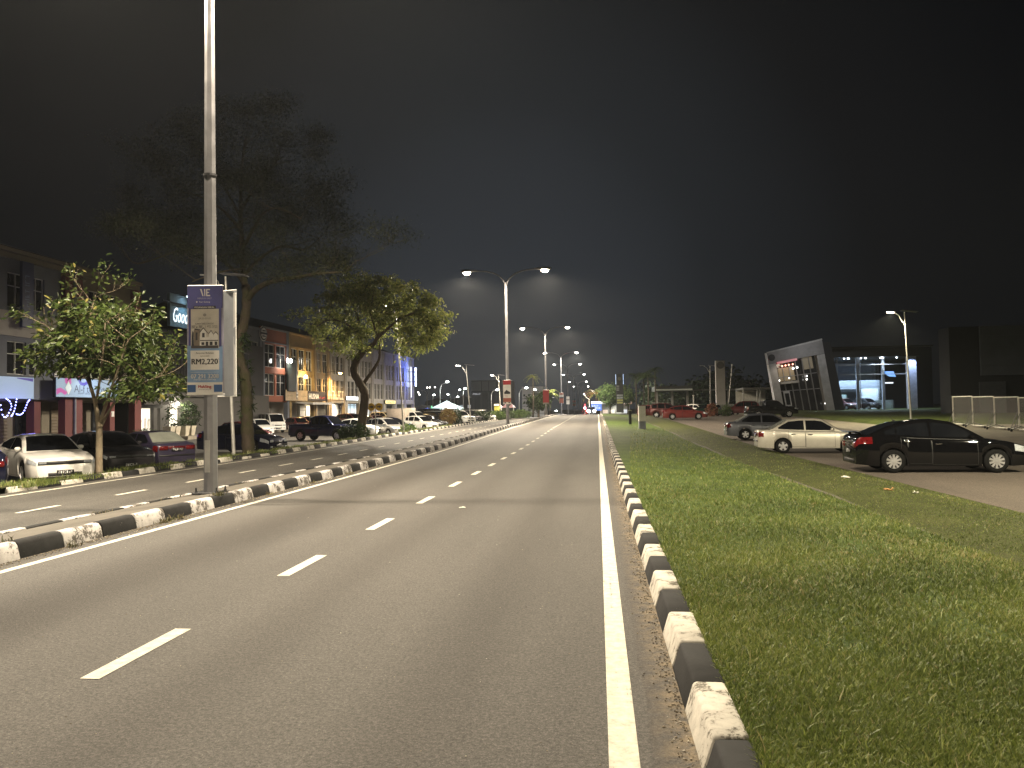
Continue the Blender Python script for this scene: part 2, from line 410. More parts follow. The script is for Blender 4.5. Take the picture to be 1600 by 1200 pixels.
def blades(name, x, y, z, L, W, m, label):
    n = len(x); ang = rng.uniform(0, 2*np.pi, n); lean = rng.uniform(.3, 1.04, n); la = rng.uniform(0, 2*np.pi, n)
    wx, wy = np.cos(ang)*W/2, np.sin(ang)*W/2; dx, dy = np.cos(la)*lean*L, np.sin(la)*lean*L
    hh = L*np.sqrt(np.maximum(.12, 1-lean**2*.85))
    B = np.stack([x, y, z-.01], 1); V = np.empty((n, 5, 3))
    o = np.stack([wx, wy, 0*wx], 1); mid = B+np.stack([dx*.35, dy*.35, hh*.62], 1); tip = B+np.stack([dx, dy, hh], 1)
    V[:, 0] = B-o; V[:, 1] = B+o; V[:, 2] = mid+o*.8; V[:, 3] = mid-o*.8; V[:, 4] = tip
    i = np.arange(n)[:, None]*5
    fl = np.concatenate([i+np.array([[0, 1, 2, 3]]), i+np.array([[3, 2, 4]])], 1).ravel()
    sz = np.tile([4, 3], n); patch = .5+.25*np.sin(x*1.9+np.sin(y*1.3)*1.5)+.25*np.sin(y*2.3+1.7*np.sin(x*1.1))
    dry = np.clip(np.sin(x*.8+1.7*np.sin(y*.5))*np.sin(y*.9+1.1*np.sin(x*1.4)), 0, 1)
    tone = np.clip(rng.normal(.42, .22, n)+.36*(patch-.5), 0, 1); tone = np.where(rng.random(n) < .03+.14*dry, 1.0, np.minimum(tone, .93))
    o = link(name, np_mesh(name, V.reshape(-1, 3), fl, sz, np.repeat(tone, 2), m))
    return tag(o, label, 'grass', None, 'stuff')
M_blade = attr_mat('grass_blade', [(0, (.045, .066, .012)), (.45, (.118, .155, .032)), (.9, (.27, .3, .08)), (.97, (.3, .26, .12))], .5, .4, .25)
n = 380000
px = rng.uniform(985, 1640, n); py = 652+(1420-652)*rng.random(n)**.9
dxp, dyp = (px-800)/F, (600-py)/F
D = np.array(CM) @ np.stack([dxp, dyp, -np.ones(n)])
t = (-.02-CZ)/D[2]; gx, gy = D[0]*t, D[1]*t
ok = (t > 0) & (gx > .655) & (gx < 7.3) & (gy < 58) & ((gx < 4.6) | (gx > 4.66)); gx, gy = gx[ok], gy[ok]
# gather a part of the blades into tufts
q = rng.random(len(gx)) < .45
gx[q] = np.round(gx[q]/.09)*.09+rng.normal(0, .014, q.sum())+.02*np.sin(gy[q]*31); gy[q] = np.round(gy[q]/.09)*.09+rng.normal(0, .014, q.sum())
gx = np.maximum(gx, .655)
thin = np.sin(gx*1.3+2*np.sin(gy*.7))*np.sin(gy*1.1+1.5*np.sin(gx*.9))+.5*np.sin(gx*4.1+gy*2.7)*np.sin(gy*3.3-gx*1.9); keep = rng.random(len(gx)) > np.clip((thin-.35)*.9, 0, .72); gx, gy = gx[keep], gy[keep]
# the same turf carries on beside and behind the viewpoint, in wider blades
ex = rng.uniform(.66, 7.3, 260000); ey = rng.uniform(-6, 22, 260000)
dd = np.stack([ex, ey, -CZ*np.ones(len(ex))]); cc = np.array(CM).T @ dd
inside = (cc[2] < -.2) & (800+F*cc[0]/-cc[2] < 1630) & (600-F*cc[1]/-cc[2] < 1400)
gx = np.concatenate([gx, ex[~inside]]); gy = np.concatenate([gy, ey[~inside]])
dist = np.where(np.arange(len(gx)) < len(gx)-(~inside).sum(), np.hypot(gx, gy), 14.0)
L = (.032+.034*rng.random(len(gx)))*np.clip(.9+dist*.02, .9, 1.7)*(.8+.35*np.sin(gx*2.7+1.3*np.sin(gy*1.9))**2)
L = np.where(gx > 4.6, L*.55, L); L = np.where(rng.random(len(L)) < .012, L*1.8, L)
W = np.clip(.0055+.00036*dist, .0055, .024)
blades('grass', gx, gy, verge_np(gx, gy), L, W, M_blade, 'short green grass growing on the verge beside the road')
# ================================================================== LAMP POSTS
M_galv = mat('galvanised_steel', (.19, .188, .195), .42, .65, .16, 4.0)
M_galv2 = mat('weathered_steel', (.42, .41, .38), .5, .4, .2, 3.0)
M_dark = mat('dark_metal', (.03, .03, .032), .5, .3)
M_white = mat('white_coat', (.72, .71, .68), .4, 0, .06)
M_lampglass = emat('lamp_glass_warm', (1, .87, .62), 90)
M_lampcool = emat('lamp_glass_cool', (1, .95, .84), 60)
M_lamporange = emat('lamp_glass_orange', (1, .55, .14), 60)
WARM = (1, .85, .64)
def lamp_head(parent, loc, ang, power, glass, c, real=True, size=1.0, lang=175):
    """cobra head: a tapered housing with a glowing bowl beneath it"""
    r = thing('lamp_head', None, None, loc, ang); r.parent = parent; size *= 1.45
    del_keys(r)
    k = MB(); k.lathe([(.02, -.45), (.07, -.42), (.10, -.2), (.16, .05), (.17, .3), (.11, .46), (.02, .5)], (0, 0, 0), 12, 'x')
    k.v = [(x*size, y*size*1.15, z*size*.55+(.02 if z > 0 else 0)) for x, y, z in k.v]
    k.build('housing', M_galv, r, True)
    b = MB(); b.lathe([(.19, 0), (.185, -.08), (.13, -.17), (.04, -.21)], (.16*size, 0, -.065*size), 12, 'z'); b.v = [(x*1.0+(x-.16*size)*.6, y, z) for x, y, z in b.v]
    b.build('lamp_glass', glass, r, True)
    if real: spot('lamp_light', (.16*size, 0, -.22*size-.1), power, c, lang, .5, .28, r)
    return r
def del_keys(o):
    for k in ('label', 'category', 'group', 'kind'):
        if k in o: del o[k]
def double_lamp(y, label, power, real=True, detail=False, tilt=0):
    x = -7.27; z0 = med(x, y)
    t = thing('street_lamp', label, 'street lamp', (x, y, z0), 0, 'double-armed street lamps along the median')
    H = 11.6
    p = MB(); n = 8
    p.tube([(0, 0, .02), (0, 0, 5.0), (0, 0, H)], [.132, .112, .082], n); p.build('pole', M_galv, t)
    b = MB(); b.box((0, 0, .012), (.52, .46, .035), bev=.006)
    b.build('base_plate', M_dark, t)
    if detail:
        for sx in (-1, 1):
            for sy in (-1, 1):
                q = MB(); q.cyl((.2*sx, .17*sy, .028), (.2*sx, .17*sy, .12), .016, n=8); q.cyl((.2*sx, .17*sy, .03), (.2*sx, .17*sy, .055), .03, n=6); q.build('bolt', M_dark, t)
        q = MB(); q.lathe([(.121, 6.02), (.124, 6.02), (.124, 6.06), (.121, 6.06)], n=16); q.build('strap', M_dark, t)
        q = MB(); q.prism([(-.05, .4), (.05, .4), (.05, 1.0), (-.05, 1.0)], (0, -.124, 0), (1, 0, 0), (0, 0, 1), .006); q.build('access_door', M_galv2, t)
    for s in (-1, 1):
        a = MB(); pts = []
        for k in range(11):
            u = k/10; pts.append((s*(.03+2.6*u**1.5 if u < .5 else .03+2.6*u**1.5), 0, H-.25+1.25*(1-(1-u)**2.4)))
        a.tube(pts, [.06-.02*k/10 for k in range(11)], 7); a.build('arm', M_galv, t, True)
        lamp_head(t, (s*2.98, 0, H+1.02), 0 if s > 0 else math.pi, power, M_lampglass if y < 90 else M_lampcool, WARM if y < 130 else (1, .93, .78), real)
    return t
P0 = 4000
lampY = [13.8, 62, 109, 156, 190, 240, 290, 345]
lab = ['tall double-armed street lamp with the banners strapped on, nearest on the median', 'tall double-armed lamp second along the median, glaring brightest in view',
       'third double-armed lamp along the median, a red banner on its pole', 'fourth double-armed lamp along the median, pale red banner on its pole',
       'fifth double-armed lamp along the median, white banner on its pole', 'sixth double-armed lamp along the median near the red signal',
       'seventh double-armed lamp on the median beyond the crest', 'farthest double-armed lamp on the median beyond the crest']
LAMP = []
for i, (y, l) in enumerate(zip(lampY, lab)):
    LAMP.append(double_lamp(y, l, P0*(1.0 if i == 0 else 1.7), i < 4, i == 0))
LAMP0 = double_lamp(-33.2, 'double-armed street lamp of the median row, standing behind the viewpoint', P0*2.2, True)
# solar lamps
M_panel = mat('solar_panel', (.02, .024, .04), .2, 0, .1, 6)
def solar_lamp(base, H, label, lit=True, lean=(0, 0), ang=math.pi, power=700, glass=None, c=(1, .93, .76), group='solar street lamps along the kerbs', reach=1.0, cone=170):
    t = thing('solar_lamp', label, 'street lamp', base, ang, group)
    lx, ly = lean
    p = MB(); p.tube([(0, 0, -.1), (lx*.55, ly*.55, H*.55), (lx, ly, H)], [.075, .062, .045], 8); p.build('pole', M_galv2, t)
    a = MB(); a.tube([(lx*.9, ly*.9, H-.95), (lx+.12, ly, H-.75), (lx+.42*reach, ly, H-.2), (lx+.75*reach, ly, H+.02)], [.035, .033, .03, .03], 6)
    a.cyl((lx*.9, ly*.9, H-.98), (lx*.9, ly*.9, H-.9), .08, n=10); a.build('arm', M_galv2, t, True)
    r = MB(); r.box((0, 0, 0), (1.15, .52, .045), bev=.01)
    o = r.build('panel_frame', M_galv, t, loc=(lx-.35, ly, H+.07)); o.rotation_euler = (0, R(-7), 0)
    r = MB(); r.box((0, 0, .026), (1.1, .47, .008)); r.build('solar_panel', M_panel, o)
    hd = MB(); hd.box((0, 0, 0), (.62, .26, .07), bev=.02); o = hd.build('lamp_head', M_galv2, t, loc=(lx+.95*reach, ly, H+.06)); o.rotation_euler = (0, R(-5), 0)
    g_ = MB(); g_.box((.05, 0, -.06), (.42, .2, .05), bev=.015); g_.build('lamp_glass', (glass or M_lampcool) if lit else M_panel, o)
    if lit and power: spot('lamp_light', (.05, 0, -.14), power, c, cone, .4, .12, o)
    return t
b = onx(364, 709, -14.95)
solar_lamp((-14.95, 30.3, -.12), 7.5, 'unlit solar street lamp with leaning pole, standing behind the banner pole', False, (.35, 0), math.pi, 0, reach=.8)
solar_lamp((-14.9, 58, -.02), 9.9, 'solar street lamp with its head hidden inside the crooked tree', True, (.5, 0), math.pi, 1800)
solar_lamp((-14.9, 89.5, .2), 6.75, 'lit solar street lamp by the orange bush, leaning to the left', True, (.45, 0), math.pi, 650)
solar_lamp((-14.9, 118, .3), 6.7, 'lit solar street lamp just left of the second median pole', True, (.3, 0), math.pi, 600)
p = ony(1424, 656, 60)
solar_lamp((p.x, 60, lawn(24, 60)), 8.15, 'lit solar street lamp on the lawn behind the black sedan', True, (.25, 0), math.pi, 1500, emat('lamp_glass_yellow', (1, .93, .66), 80), (1, .9, .6), 'solar lamps of the car park', cone=146)
p = ony(1109.5, 626, 98)
solar_lamp((p.x, 98, park_r(p.x, 98)), 6.2, 'unlit solar lamp standing left of the tall grey pylon', False, (-.1, 0), math.pi, 0, group='solar lamps of the car park')
# ================================================================== BANNERS
M_ban = {k: mat('banner_'+k, c, .55, 0, .1, 5) for k, c in dict(navy=(.085, .085, .27), cream=(.62, .57, .5), blue=(.2, .32, .52), white=(.72, .69, .65), ink=(.03, .028, .035), roof=(.06, .05, .05), grey=(.27, .25, .23), red=(.42, .03, .04), deep=(.03, .09, .24), back=(.34, .36, .38), lilac=(.42, .4, .5), rust=(.36, .1, .07), brown=(.2, .16, .12)).items()}
def cloth(mb, w, hgt, y=0, m=0, sag=.02, n=8, k=12, x0=None, z0=0):
    """a hanging sheet with soft creases"""
    def yy(u, v): return y+sag*(math.sin(v*5+u*2)*.4+math.sin(u*7+v*3)*.25+(u-.5)**2*-1.2)
    mb.grid([[((i/n-.5)*w, yy(i/n, j/k), z0+hgt*j/k) for i in range(n+1)] for j in range(k+1)], m); return yy
p1 = LAMP[0].location
W1, H1 = .655, 2.03
ang = R(8)
c0 = ony(321.5, 617, 13.52)
bn = thing('banner', 'tall blue and cream house-sale banner with a monthly price, on the nearest pole', 'banner', (c0.x, 13.52, c0.z), ang)
s_ = MB(); s_.grid([[((i/6-.5)*(W1+.03*(1-j/8)), .012*math.sin(j*.9+i*.5)-.008, H1*j/8) for i in range(7)] for j in range(9)])
s_.grid([[((i/6-.5)*(W1+.03*(1-j/8)), .012*math.sin(j*.9+i*.5)+.001, H1*j/8) for i in range(7)] for j in range(9)])
s_.build('sheet', M_ban['lilac'], bn, True)
Z = lambda v: H1*(1-v)     # v measured down the sheet, 0..1
def pan(name, m, x0, x1, v0, v1, y=-.03):
    b = MB(); nx, nz = 4, 6
    b.grid([[(lerp(x0, x1, i/nx)*W1-.0, y+.006*math.sin(lerp(v0, v1, j/nz)*7+lerp(x0, x1, i/nx)*3), Z(lerp(v1, v0, j/nz))) for i in range(nx+1)] for j in range(nz+1)])
    return b.build(name, m, bn, True)
pan('header_panel', M_ban['navy'], -.49, .49, .004, .205)
pan('picture_panel', M_ban['cream'], -.395, .395, .215, .575, -.036)
pan('border_panel', M_ban['navy'], -.46, .46, .2, .56, -.0325)
pan('price_panel', M_ban['white'], -.4, .4, .595, .77, -.038)
pan('contact_panel', M_ban['blue'], -.49, .49, .55, .885, -.031)
pan('footer_panel', M_ban['white'], -.5, .5, .885, .995, -.031)
L_ = MB(); yb = -.046
def T(s, v, w=None, hh=None, m=0, bold=0, x=0, sh=0): put_text(L_, s, x*W1, Z(v), w and w*W1, hh and hh*H1, yb, m, bold, sh)
# monogram: heavy slanting stroke, upright, and three arms
for q in ([(-.13, .032), (-.085, .032), (-.03, .098), (-.06, .098)], [(-.015, .032), (.018, .032), (.018, .098), (-.005, .098)], [(.045, .032), (.075, .032), (.075, .098), (.045, .098)], [(.075, .032), (.15, .032), (.15, .043), (.075, .041)], [(.075, .06), (.125, .06), (.125, .069), (.075, .069)], [(.075, .088), (.155, .086), (.155, .098), (.075, .098)]):
    L_.poly([(a*W1, yb, Z(v)) for a, v in q][::-1], 0)
T('MERIDIN EAST', .118, .4, .014, 1); T('Pasir Gudang', .152, .3, None, 0)
L_.poly([(-.22*W1+.014*math.cos(a), yb, Z(.15)+.017*math.sin(a)) for a in [k*math.pi/4 for k in range(8)]], 0)
L_.box((0, yb+.004, Z(.2)), (.62*W1, .004, .055), 2)
yb = -.052; T('PEGANGAN KEKAL', .2, .56, None, 0, .01); yb = -.046
T('JASMINE', .305, .35, .022, 3); L_.poly([(.03*math.cos(a), yb, Z(.27)+.03*math.sin(a)) for a in [k*math.pi/6 for k in range(12)]], 3)
T('RUMAH TERES 2 TINGKAT', .35, .52, .014, 2); T("22' x 70'", .378, .3, .024, 2, .01, -.22); T('| 4', .378, .09, .026, 4, 0, .06); T('Bilik', .371, .07, .01, 2, 0, .15); T('Tidur', .385, .07, .01, 2, 0, .15); T('3', .378, .03, .026, 2, 0, .23); T('Bilik', .371, .08, .01, 2, 0, .31); T('Mandi', .385, .08, .01, 2, 0, .31)
T('Ansuran Bulanan', .618, .5, None, 2); T('serendah', .645, .26, None, 4); [T('RM2,220', .7, .73, .058, 2, 0, k_*.006) for k_ in (-1, 0, 1)]; T('*', .675, .03, None, 2, 0, .385)
[T('07 291 3208', .83, .77, .04, 0, 0, k_*.005) for k_ in (-1, 0, 1)]; T('meridineast.com.my', .862, .62, None, 0)
[T('MahSing', .928, .36, None, 5, 0, k_*.005) for k_ in (-1, 0, 1)]; T('Reinvent Spaces. Enhance Life.', .952, .34, .01, 2)
for q in ((-.4, .4, .772, .774), (-.4, .4, .793, .795)): L_.poly([(q[0]*W1, yb, Z(q[3])), (q[1]*W1, yb, Z(q[3])), (q[1]*W1, yb, Z(q[2])), (q[0]*W1, yb, Z(q[2]))], 0)
L_.build('lettering', [M_ban['white'], M_ban['lilac'], M_ban['ink'], M_ban['grey'], M_ban['brown'], M_ban['red']], bn)
# drawing of two gabled houses printed on the sheet
Hs = MB()
def hp(pts, m, y=-.047): Hs.poly([(a*W1, y, Z(v)) for a, v in pts], m)
hp([(-.38, .575), (.38, .575), (.38, .55), (-.38, .55)], 0)
hp([(-.36, .55), (.37, .55), (.37, .47), (-.36, .47)], 1, -.0465)
hp([(-.3, .55), (-.14, .55), (-.14, .405), (-.3, .405)], 2); hp([(-.12, .5), (.05, .5), (.05, .425), (-.035, .392), (-.12, .425)], 3, -.0475)
hp([(.12, .5), (.24, .5), (.24, .43), (.18, .415), (.12, .44)], 3, -.0475); hp([(.25, .5), (.37, .5), (.37, .44), (.31, .425), (.25, .44)], 3, -.0475)
for q in ([(-.29, .405), (-.12, .412), (-.12, .402), (-.28, .393)], [(-.14, .434), (-.035, .395), (-.035, .383), (-.15, .425)], [(-.035, .395), (.08, .44), (.09, .432), (-.035, .383)], [(.1, .45), (.18, .418), (.245, .452), (.25, .445), (.18, .408), (.1, .442)], [(.245, .452), (.31, .43), (.38, .455), (.38, .447), (.31, .421), (.25, .444)], [(-.13, .508), (.38, .508), (.38, .5), (-.13, .5)]): hp(q, 0, -.0482)
for q in ((-.07, .0, .435, .475), (-.09, -.01, .52, .545), (.14, .22, .515, .548), (.03, .1, .515, .55), (.28, .35, .515, .548), (-.25, -.2, .43, .5)): hp([(q[0], q[3]), (q[1], q[3]), (q[1], q[2]), (q[0], q[2])], 4, -.0482)
hp([(-.37, .55), (-.3, .55), (-.31, .43), (-.34, .415), (-.36, .46)], 4, -.0483)
Hs.build('house_picture', [M_ban['roof'], M_ban['white'], M_ban['brown'], M_ban['white'], M_ban['ink']], bn)
for x0 in (-.49, .25):
    f = MB(); f.poly([(x0*W1, -.042, Z(.975)), ((x0+.235)*W1, -.042, Z(.975)), ((x0+.235)*W1, -.042, Z(.908)), (x0*W1, -.042, Z(.908))]); f.build('social_box', M_ban['deep'], bn)
f = MB(); f.tube([(-W1/2, 0, H1+.005), (W1/2, 0, H1+.005)], .012, 6); f.build('batten', M_white, bn); f = MB(); f.tube([(-W1/2-.015, 0, .01), (W1/2+.02, 0, .01)], .012, 6); f.build('batten', M_white, bn)
b2 = thing('banner', 'pale translucent back of the second banner behind the nearest lamp pole', 'banner', (p1.x+.13, 14.05, c0.z-.02), R(-16))
s_ = MB(); s_.grid([[((i/6-.5)*.62, .02*math.sin(j*.8+i*1.1), 2.02*j/10) for i in range(7)] for j in range(11)])
s_.grid([[((i/6-.5)*.62, .02*math.sin(j*.8+i*1.1)+.009, 2.02*j/10) for i in range(7)] for j in range(11)]); s_.build('sheet', M_ban['back'], b2, True)
for z_ in (0, 2.03): f = MB(); f.tube([(-.32, 0, z_), (.32, 0, z_)], .012, 6); f.build('batten', M_white, b2)
f = MB(); f.box((.285, .0, 1.0), (.05, .024, 1.96)); f.build('hem', M_white, b2)
def small_banner(i, top, bot, w, label, cols, pic):
    P = LAMP[i].location; y = P.y-.25
    a = ony(800, top, y).z; b_ = ony(800, bot, y).z
    t = thing('banner', label, 'banner', (P.x, y, b_), R(6)); Hh = a-b_
    s = MB(); cloth(s, w, Hh, 0); cloth(s, w, Hh, .01); s.build('sheet', M_ban[cols[0]], t, True)
    for v0, v1, c in cols[1]:
        q = MB(); q.grid([[((u-.5)*w*.94, -.025, Hh*(1-v)) for u in (0, .5, 1)] for v in (v1, v0)]); q.build('printed_band', M_ban[c], t)
    if pic:
        q = MB(); hh = Hh
        q.poly([(-.35*w, -.034, hh*.42), (.38*w, -.034, hh*.42), (.38*w, -.034, hh*.5), (.1*w, -.034, hh*.55), (-.1*w, -.034, hh*.6), (-.2*w, -.034, hh*.54), (-.35*w, -.034, hh*.5)]); q.build('house_picture', M_ban['ink'], t)
        q = MB(); scribble(q, -.1*w, hh*.35, .4*w, .12, -.034, 0, 5, i); q.build('lettering', M_ban['red'], t)
        for x0 in (-.36, .14):
            q = MB(); q.grid([[((x0+u*.22)*w, -.034, hh*(.03+v*.04)) for u in (0, 1)] for v in (0, 1)]); q.build('social_box', M_ban['ink'], t)
    for z_ in (0, Hh): q = MB(); q.tube([(-w/2, 0, z_), (w/2, 0, z_)], .015, 6); q.build('batten', M_white, t)
small_banner(1, 594, 631, .66, 'red and grey house-sale banner on the second lamp pole of the median', ('grey', [(0, .19, 'red'), (.19, .75, 'white'), (.75, .92, 'rust'), (.92, 1, 'white')]), True)
small_banner(2, 610, 632, .85, 'plain deep red banner on the third lamp pole of the median', ('red', [(.0, .9, 'red'), (.9, 1, 'grey')]), False)
small_banner(3, 615, 631, .85, 'red and white striped banner on the fourth lamp pole of the median', ('white', [(0, .2, 'rust'), (.2, .42, 'white'), (.42, .55, 'ink'), (.55, 1, 'rust')]), False)
small_banner(4, 621, 633, .8, 'white banner on the fifth lamp pole of the median', ('white', [(.35, .5, 'grey')]), False)
small_banner(5, 627, 636, .9, 'rust red banner on the sixth lamp pole beside the signal', ('rust', [(.4, .6, 'brown')]), False)
# ================================================================== TREES
def bark(name, c, c2, sc_=6):
    m, nt, b = node_mat(name); v = coords(nt, (1, 1, .35))
    f = noise(nt, v, sc_, 7, .75); g = noise(nt, coords(nt), sc_*.35, 4)
    base = mix(nt, ramp(nt, g, [(.42, 0), (.6, .8)]), ramp(nt, f, [(.3, tuple(x*.45 for x in c)), (.6, c), (.8, tuple(x*1.35 for x in c))]), c2)
    nt.links.new(base, b.inputs['Base Color']); b.inputs['Roughness'].default_value = .9; b.inputs['Specular IOR Level'].default_value = .15
    bump(nt, b, f, .9, .05); return m
M_bark1 = bark('bark_pale', (.24, .19, .13), (.2, .17, .12), 9)
M_bark2 = bark('bark_mossy', (.06, .047, .035), (.032, .035, .013), 5)
M_bark3 = bark('bark_grey', (.13, .1, .075), (.1, .085, .06), 7)
M_barkp = bark('bark_palm', (.06, .05, .042), (.05, .045, .035), 5)
M_leaf1 = attr_mat('leaf_broad', [(0, (.02, .036, .009)), (.5, (.06, .09, .02)), (.88, (.095, .12, .034)), (.97, (.2, .18, .05))], .36, .5, .3)
M_leaf2 = attr_mat('leaf_feathery', [(0, (.01, .016, .006)), (.5, (.022, .028, .01)), (1, (.04, .042, .018))], .6, .3, .3)
M_leaf3 = attr_mat('leaf_round', [(0, (.06, .09, .024)), (.5, (.22, .25, .065)), (.9, (.42, .42, .13)), (1, (.5, .47, .2))], .38, .5, .5)
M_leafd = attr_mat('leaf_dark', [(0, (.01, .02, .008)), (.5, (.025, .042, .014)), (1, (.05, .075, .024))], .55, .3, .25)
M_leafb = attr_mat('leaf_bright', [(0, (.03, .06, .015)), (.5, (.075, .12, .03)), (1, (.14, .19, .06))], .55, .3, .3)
M_leafr = attr_mat('leaf_russet', [(0, (.1, .06, .02)), (.5, (.22, .13, .04)), (1, (.16, .16, .05))], .6, .3, .2)
def leaves(name, cents, L, W, m, parent, droop=.3, curl=.25, up=0.0, dirs=None, kink=None):
    """one leaf blade (two bent halves) at each centre"""
    C = np.asarray(cents, float); n = len(C)
    if dirs is None:
        a = rng.uniform(0, 2*np.pi, n); e = rng.uniform(-1, 1, n)*.9-droop+up
        d = np.stack([np.cos(a)*np.cos(e), np.sin(a)*np.cos(e), np.sin(e)], 1)
    else: d = dirs+rng.normal(0, .45, (n, 3)); d[:, 2] -= droop
    d /= np.linalg.norm(d, axis=1)[:, None]+1e-9
    r = rng.normal(0, 1, (n, 3)); s = np.cross(d, r); s /= np.linalg.norm(s, axis=1)[:, None]+1e-9
    nn = np.cross(s, d)
    l = (L*rng.uniform(.65, 1.25, n))[:, None]; wd = l*(W/L)*.5
    V = np.empty((n, 6, 3))
    V[:, 0] = C; V[:, 1] = C+d*l*.35+s*wd-nn*wd*curl*-1; V[:, 2] = C+d*l*.75+s*wd*.75+nn*wd*curl-np.array([0, 0, 1])*l*.08
    V[:, 3] = C+d*l-np.array([0, 0, 1])*l*.18; V[:, 4] = C+d*l*.75-s*wd*.75+nn*wd*curl-np.array([0, 0, 1])*l*.08; V[:, 5] = C+d*l*.35-s*wd+nn*wd*curl
    i = np.arange(n)[:, None]*6
    fl = np.concatenate([i+np.array([[0, 1, 2, 3]]), i+np.array([[0, 3, 4, 5]])], 1).ravel()
    tone = np.clip(rng.normal(.45, .22, n), 0, .94); tone = np.where(rng.random(n) < .03, 1, tone)
    return link(name, np_mesh(name, V.reshape(-1, 3), fl, np.tile([4, 4], n), np.repeat(tone, 2), m), parent)
def limb_path(pts, k=5):
    """smooth a coarse polyline"""
    P = [Vector(p) for p in pts]; out = []
    for i in range(len(P)-1):
        a, b, c, d = P[max(i-1, 0)], P[i], P[i+1], P[min(i+2, len(P)-1)]
        for j in range(k):
            t = j/k
            out.append(.5*((2*b)+(c-a)*t+(2*a-5*b+4*c-d)*t*t+(3*b-a-3*c+d)*t**3))
    return out+[P[-1]]
def radii(n, r0, r1): return [r0+(r1-r0)*(i/(n-1)) for i in range(n)]
def twigs(mb, start, d, length, r, depth, tips, rr, spread=.7, lift=.15, split=3):
    """a branch that forks and forks again; returns the ends where leaves sit"""
    pts = [start]; p = Vector(start); dd = Vector(d).normalized(); n = 4
    for i in range(n):
        dd = (dd+Vector((rr.gauss(0, .16), rr.gauss(0, .16), rr.gauss(.03, .14)+lift*.2))).normalized()
        p = p+dd*(length/n); pts.append(p.copy())
    mb.tube(pts, radii(n+1, r, r*.5), 5 if r < .05 else 7)
    if depth == 0:
        tips += [(pts[-1], dd), (pts[-2], dd), (pts[-3], dd)]; return
    for k in range(split):
        q = pts[rr.choice([2, 3, 4, 4])] if k else pts[-1]
        nd = (dd+Vector((rr.uniform(-1, 1), rr.uniform(-1, 1), rr.uniform(-.6, .9)+lift))*spread).normalized()
        twigs(mb, q, nd, length*rr.uniform(.55, .8), r*.55, depth-1, tips, rr, spread, lift, split)
def in_pix(p, Y, fn):   # not used for drawing: only trims stray twigs to the tree's outline
    return True
# --- small broad-leaved tree on the left kerb
Y1 = 21.3
def A(px, py, dy=0): return ony(px, py, Y1+dy)
b0 = A(155, 740); b0.z = -.08
t1 = thing('kerb_tree', 'small broad-leaved tree with pale forked trunk on the kerb before the dark sedan', 'tree', b0, 0, 'trees along the roadside kerb')
def loc(ps, o): return [Vector(p)-Vector(o) for p in ps]
mb = MB(); rr = random.Random(4); tips = []
trunk = limb_path(loc([b0, A(155, 700), A(155, 670), A(153, 655)], b0)); mb.tube(trunk, radii(len(trunk), .1, .082), 10)
limbs = [([A(153, 657), A(150, 635), A(142, 605), A(128, 575, .3), A(110, 540, .5)], .07), ([A(156, 660), A(163, 640, -.2), A(173, 610, -.4), A(185, 575, -.6), A(200, 530, -.9)], .055),
         ([A(157, 668), A(166, 650, .2), A(180, 628, .4), A(200, 613, .6), A(235, 600, 1.0)], .05), ([A(150, 632), A(155, 600, -.5), A(160, 560, -.8), A(165, 500, -1.1)], .045),
         ([A(142, 605), A(138, 560, .6), A(140, 500, .9), A(150, 460, 1.0)], .04), ([A(128, 575), A(100, 545, -.5), A(75, 510, -.8)], .035), ([A(173, 610), A(205, 570, .5), A(240, 555, .8)], .035), ([A(190, 620), A(225, 598, -.3), A(260, 585, -.6)], .028)]
for ps, r in limbs:
    pl = limb_path(loc(ps, b0)); mb.tube(pl, radii(len(pl), r, r*.4), 7)
    for q in pl[len(pl)*3//5::1]:
        d = Vector((rr.uniform(-1, 1), rr.uniform(-1, 1), rr.uniform(.1, .9)))
        twigs(mb, q, d, rr.uniform(.5, .85), r*.32, 1, tips, rr, .8, .2, 3)
mb.build('trunk', M_bark1, t1, True)
cs = []; ds = []
# crown outline in metres about the trunk, uneven lobes
lob = [(-.2, .0, 3.75, 1.2, 1.2, .95), (.6, .3, 3.1, 1.35, 1.1, .95), (-1.4, -.1, 3.55, .75, .8, .5), (1.65, .1, 2.45, .95, .85, .65), (.1, -.1, 4.45, .95, .9, .7), (.9, -.2, 4.0, .9, .8, .6), (-.5, .2, 3.1, .8, .9, .45), (1.0, -.3, 2.2, .8, .7, .45)]
for tp, d in tips:
    for k in range(5): cs.append(tp+Vector((rr.gauss(0, .1), rr.gauss(0, .1), rr.gauss(0, .1)))); ds.append(d)
for (x, y, z, a, b_, c) in lob:
    for k in range(int(100*a*b_*c)+40):
        v = Vector((rr.gauss(0, 1), rr.gauss(0, 1), rr.gauss(0, 1))).normalized()*(.45+.55*rr.random()**.5)
        base = Vector((x+v.x*a, y+v.y*b_, z+v.z*c))
        for j in range(9): cs.append(base+Vector((rr.gauss(0, .11), rr.gauss(0, .11), rr.gauss(0, .09)))); ds.append(Vector((v.x, v.y, .2)))
kp = [i for i, c in enumerate(cs) if c.z > (2.2 if c.x > .55 else 2.95)]; cs = [cs[i] for i in kp]; ds = [ds[i] for i in kp]
leaves('crown', cs, .185, .066, M_leaf1, t1, .35, .3, dirs=np.array(ds))
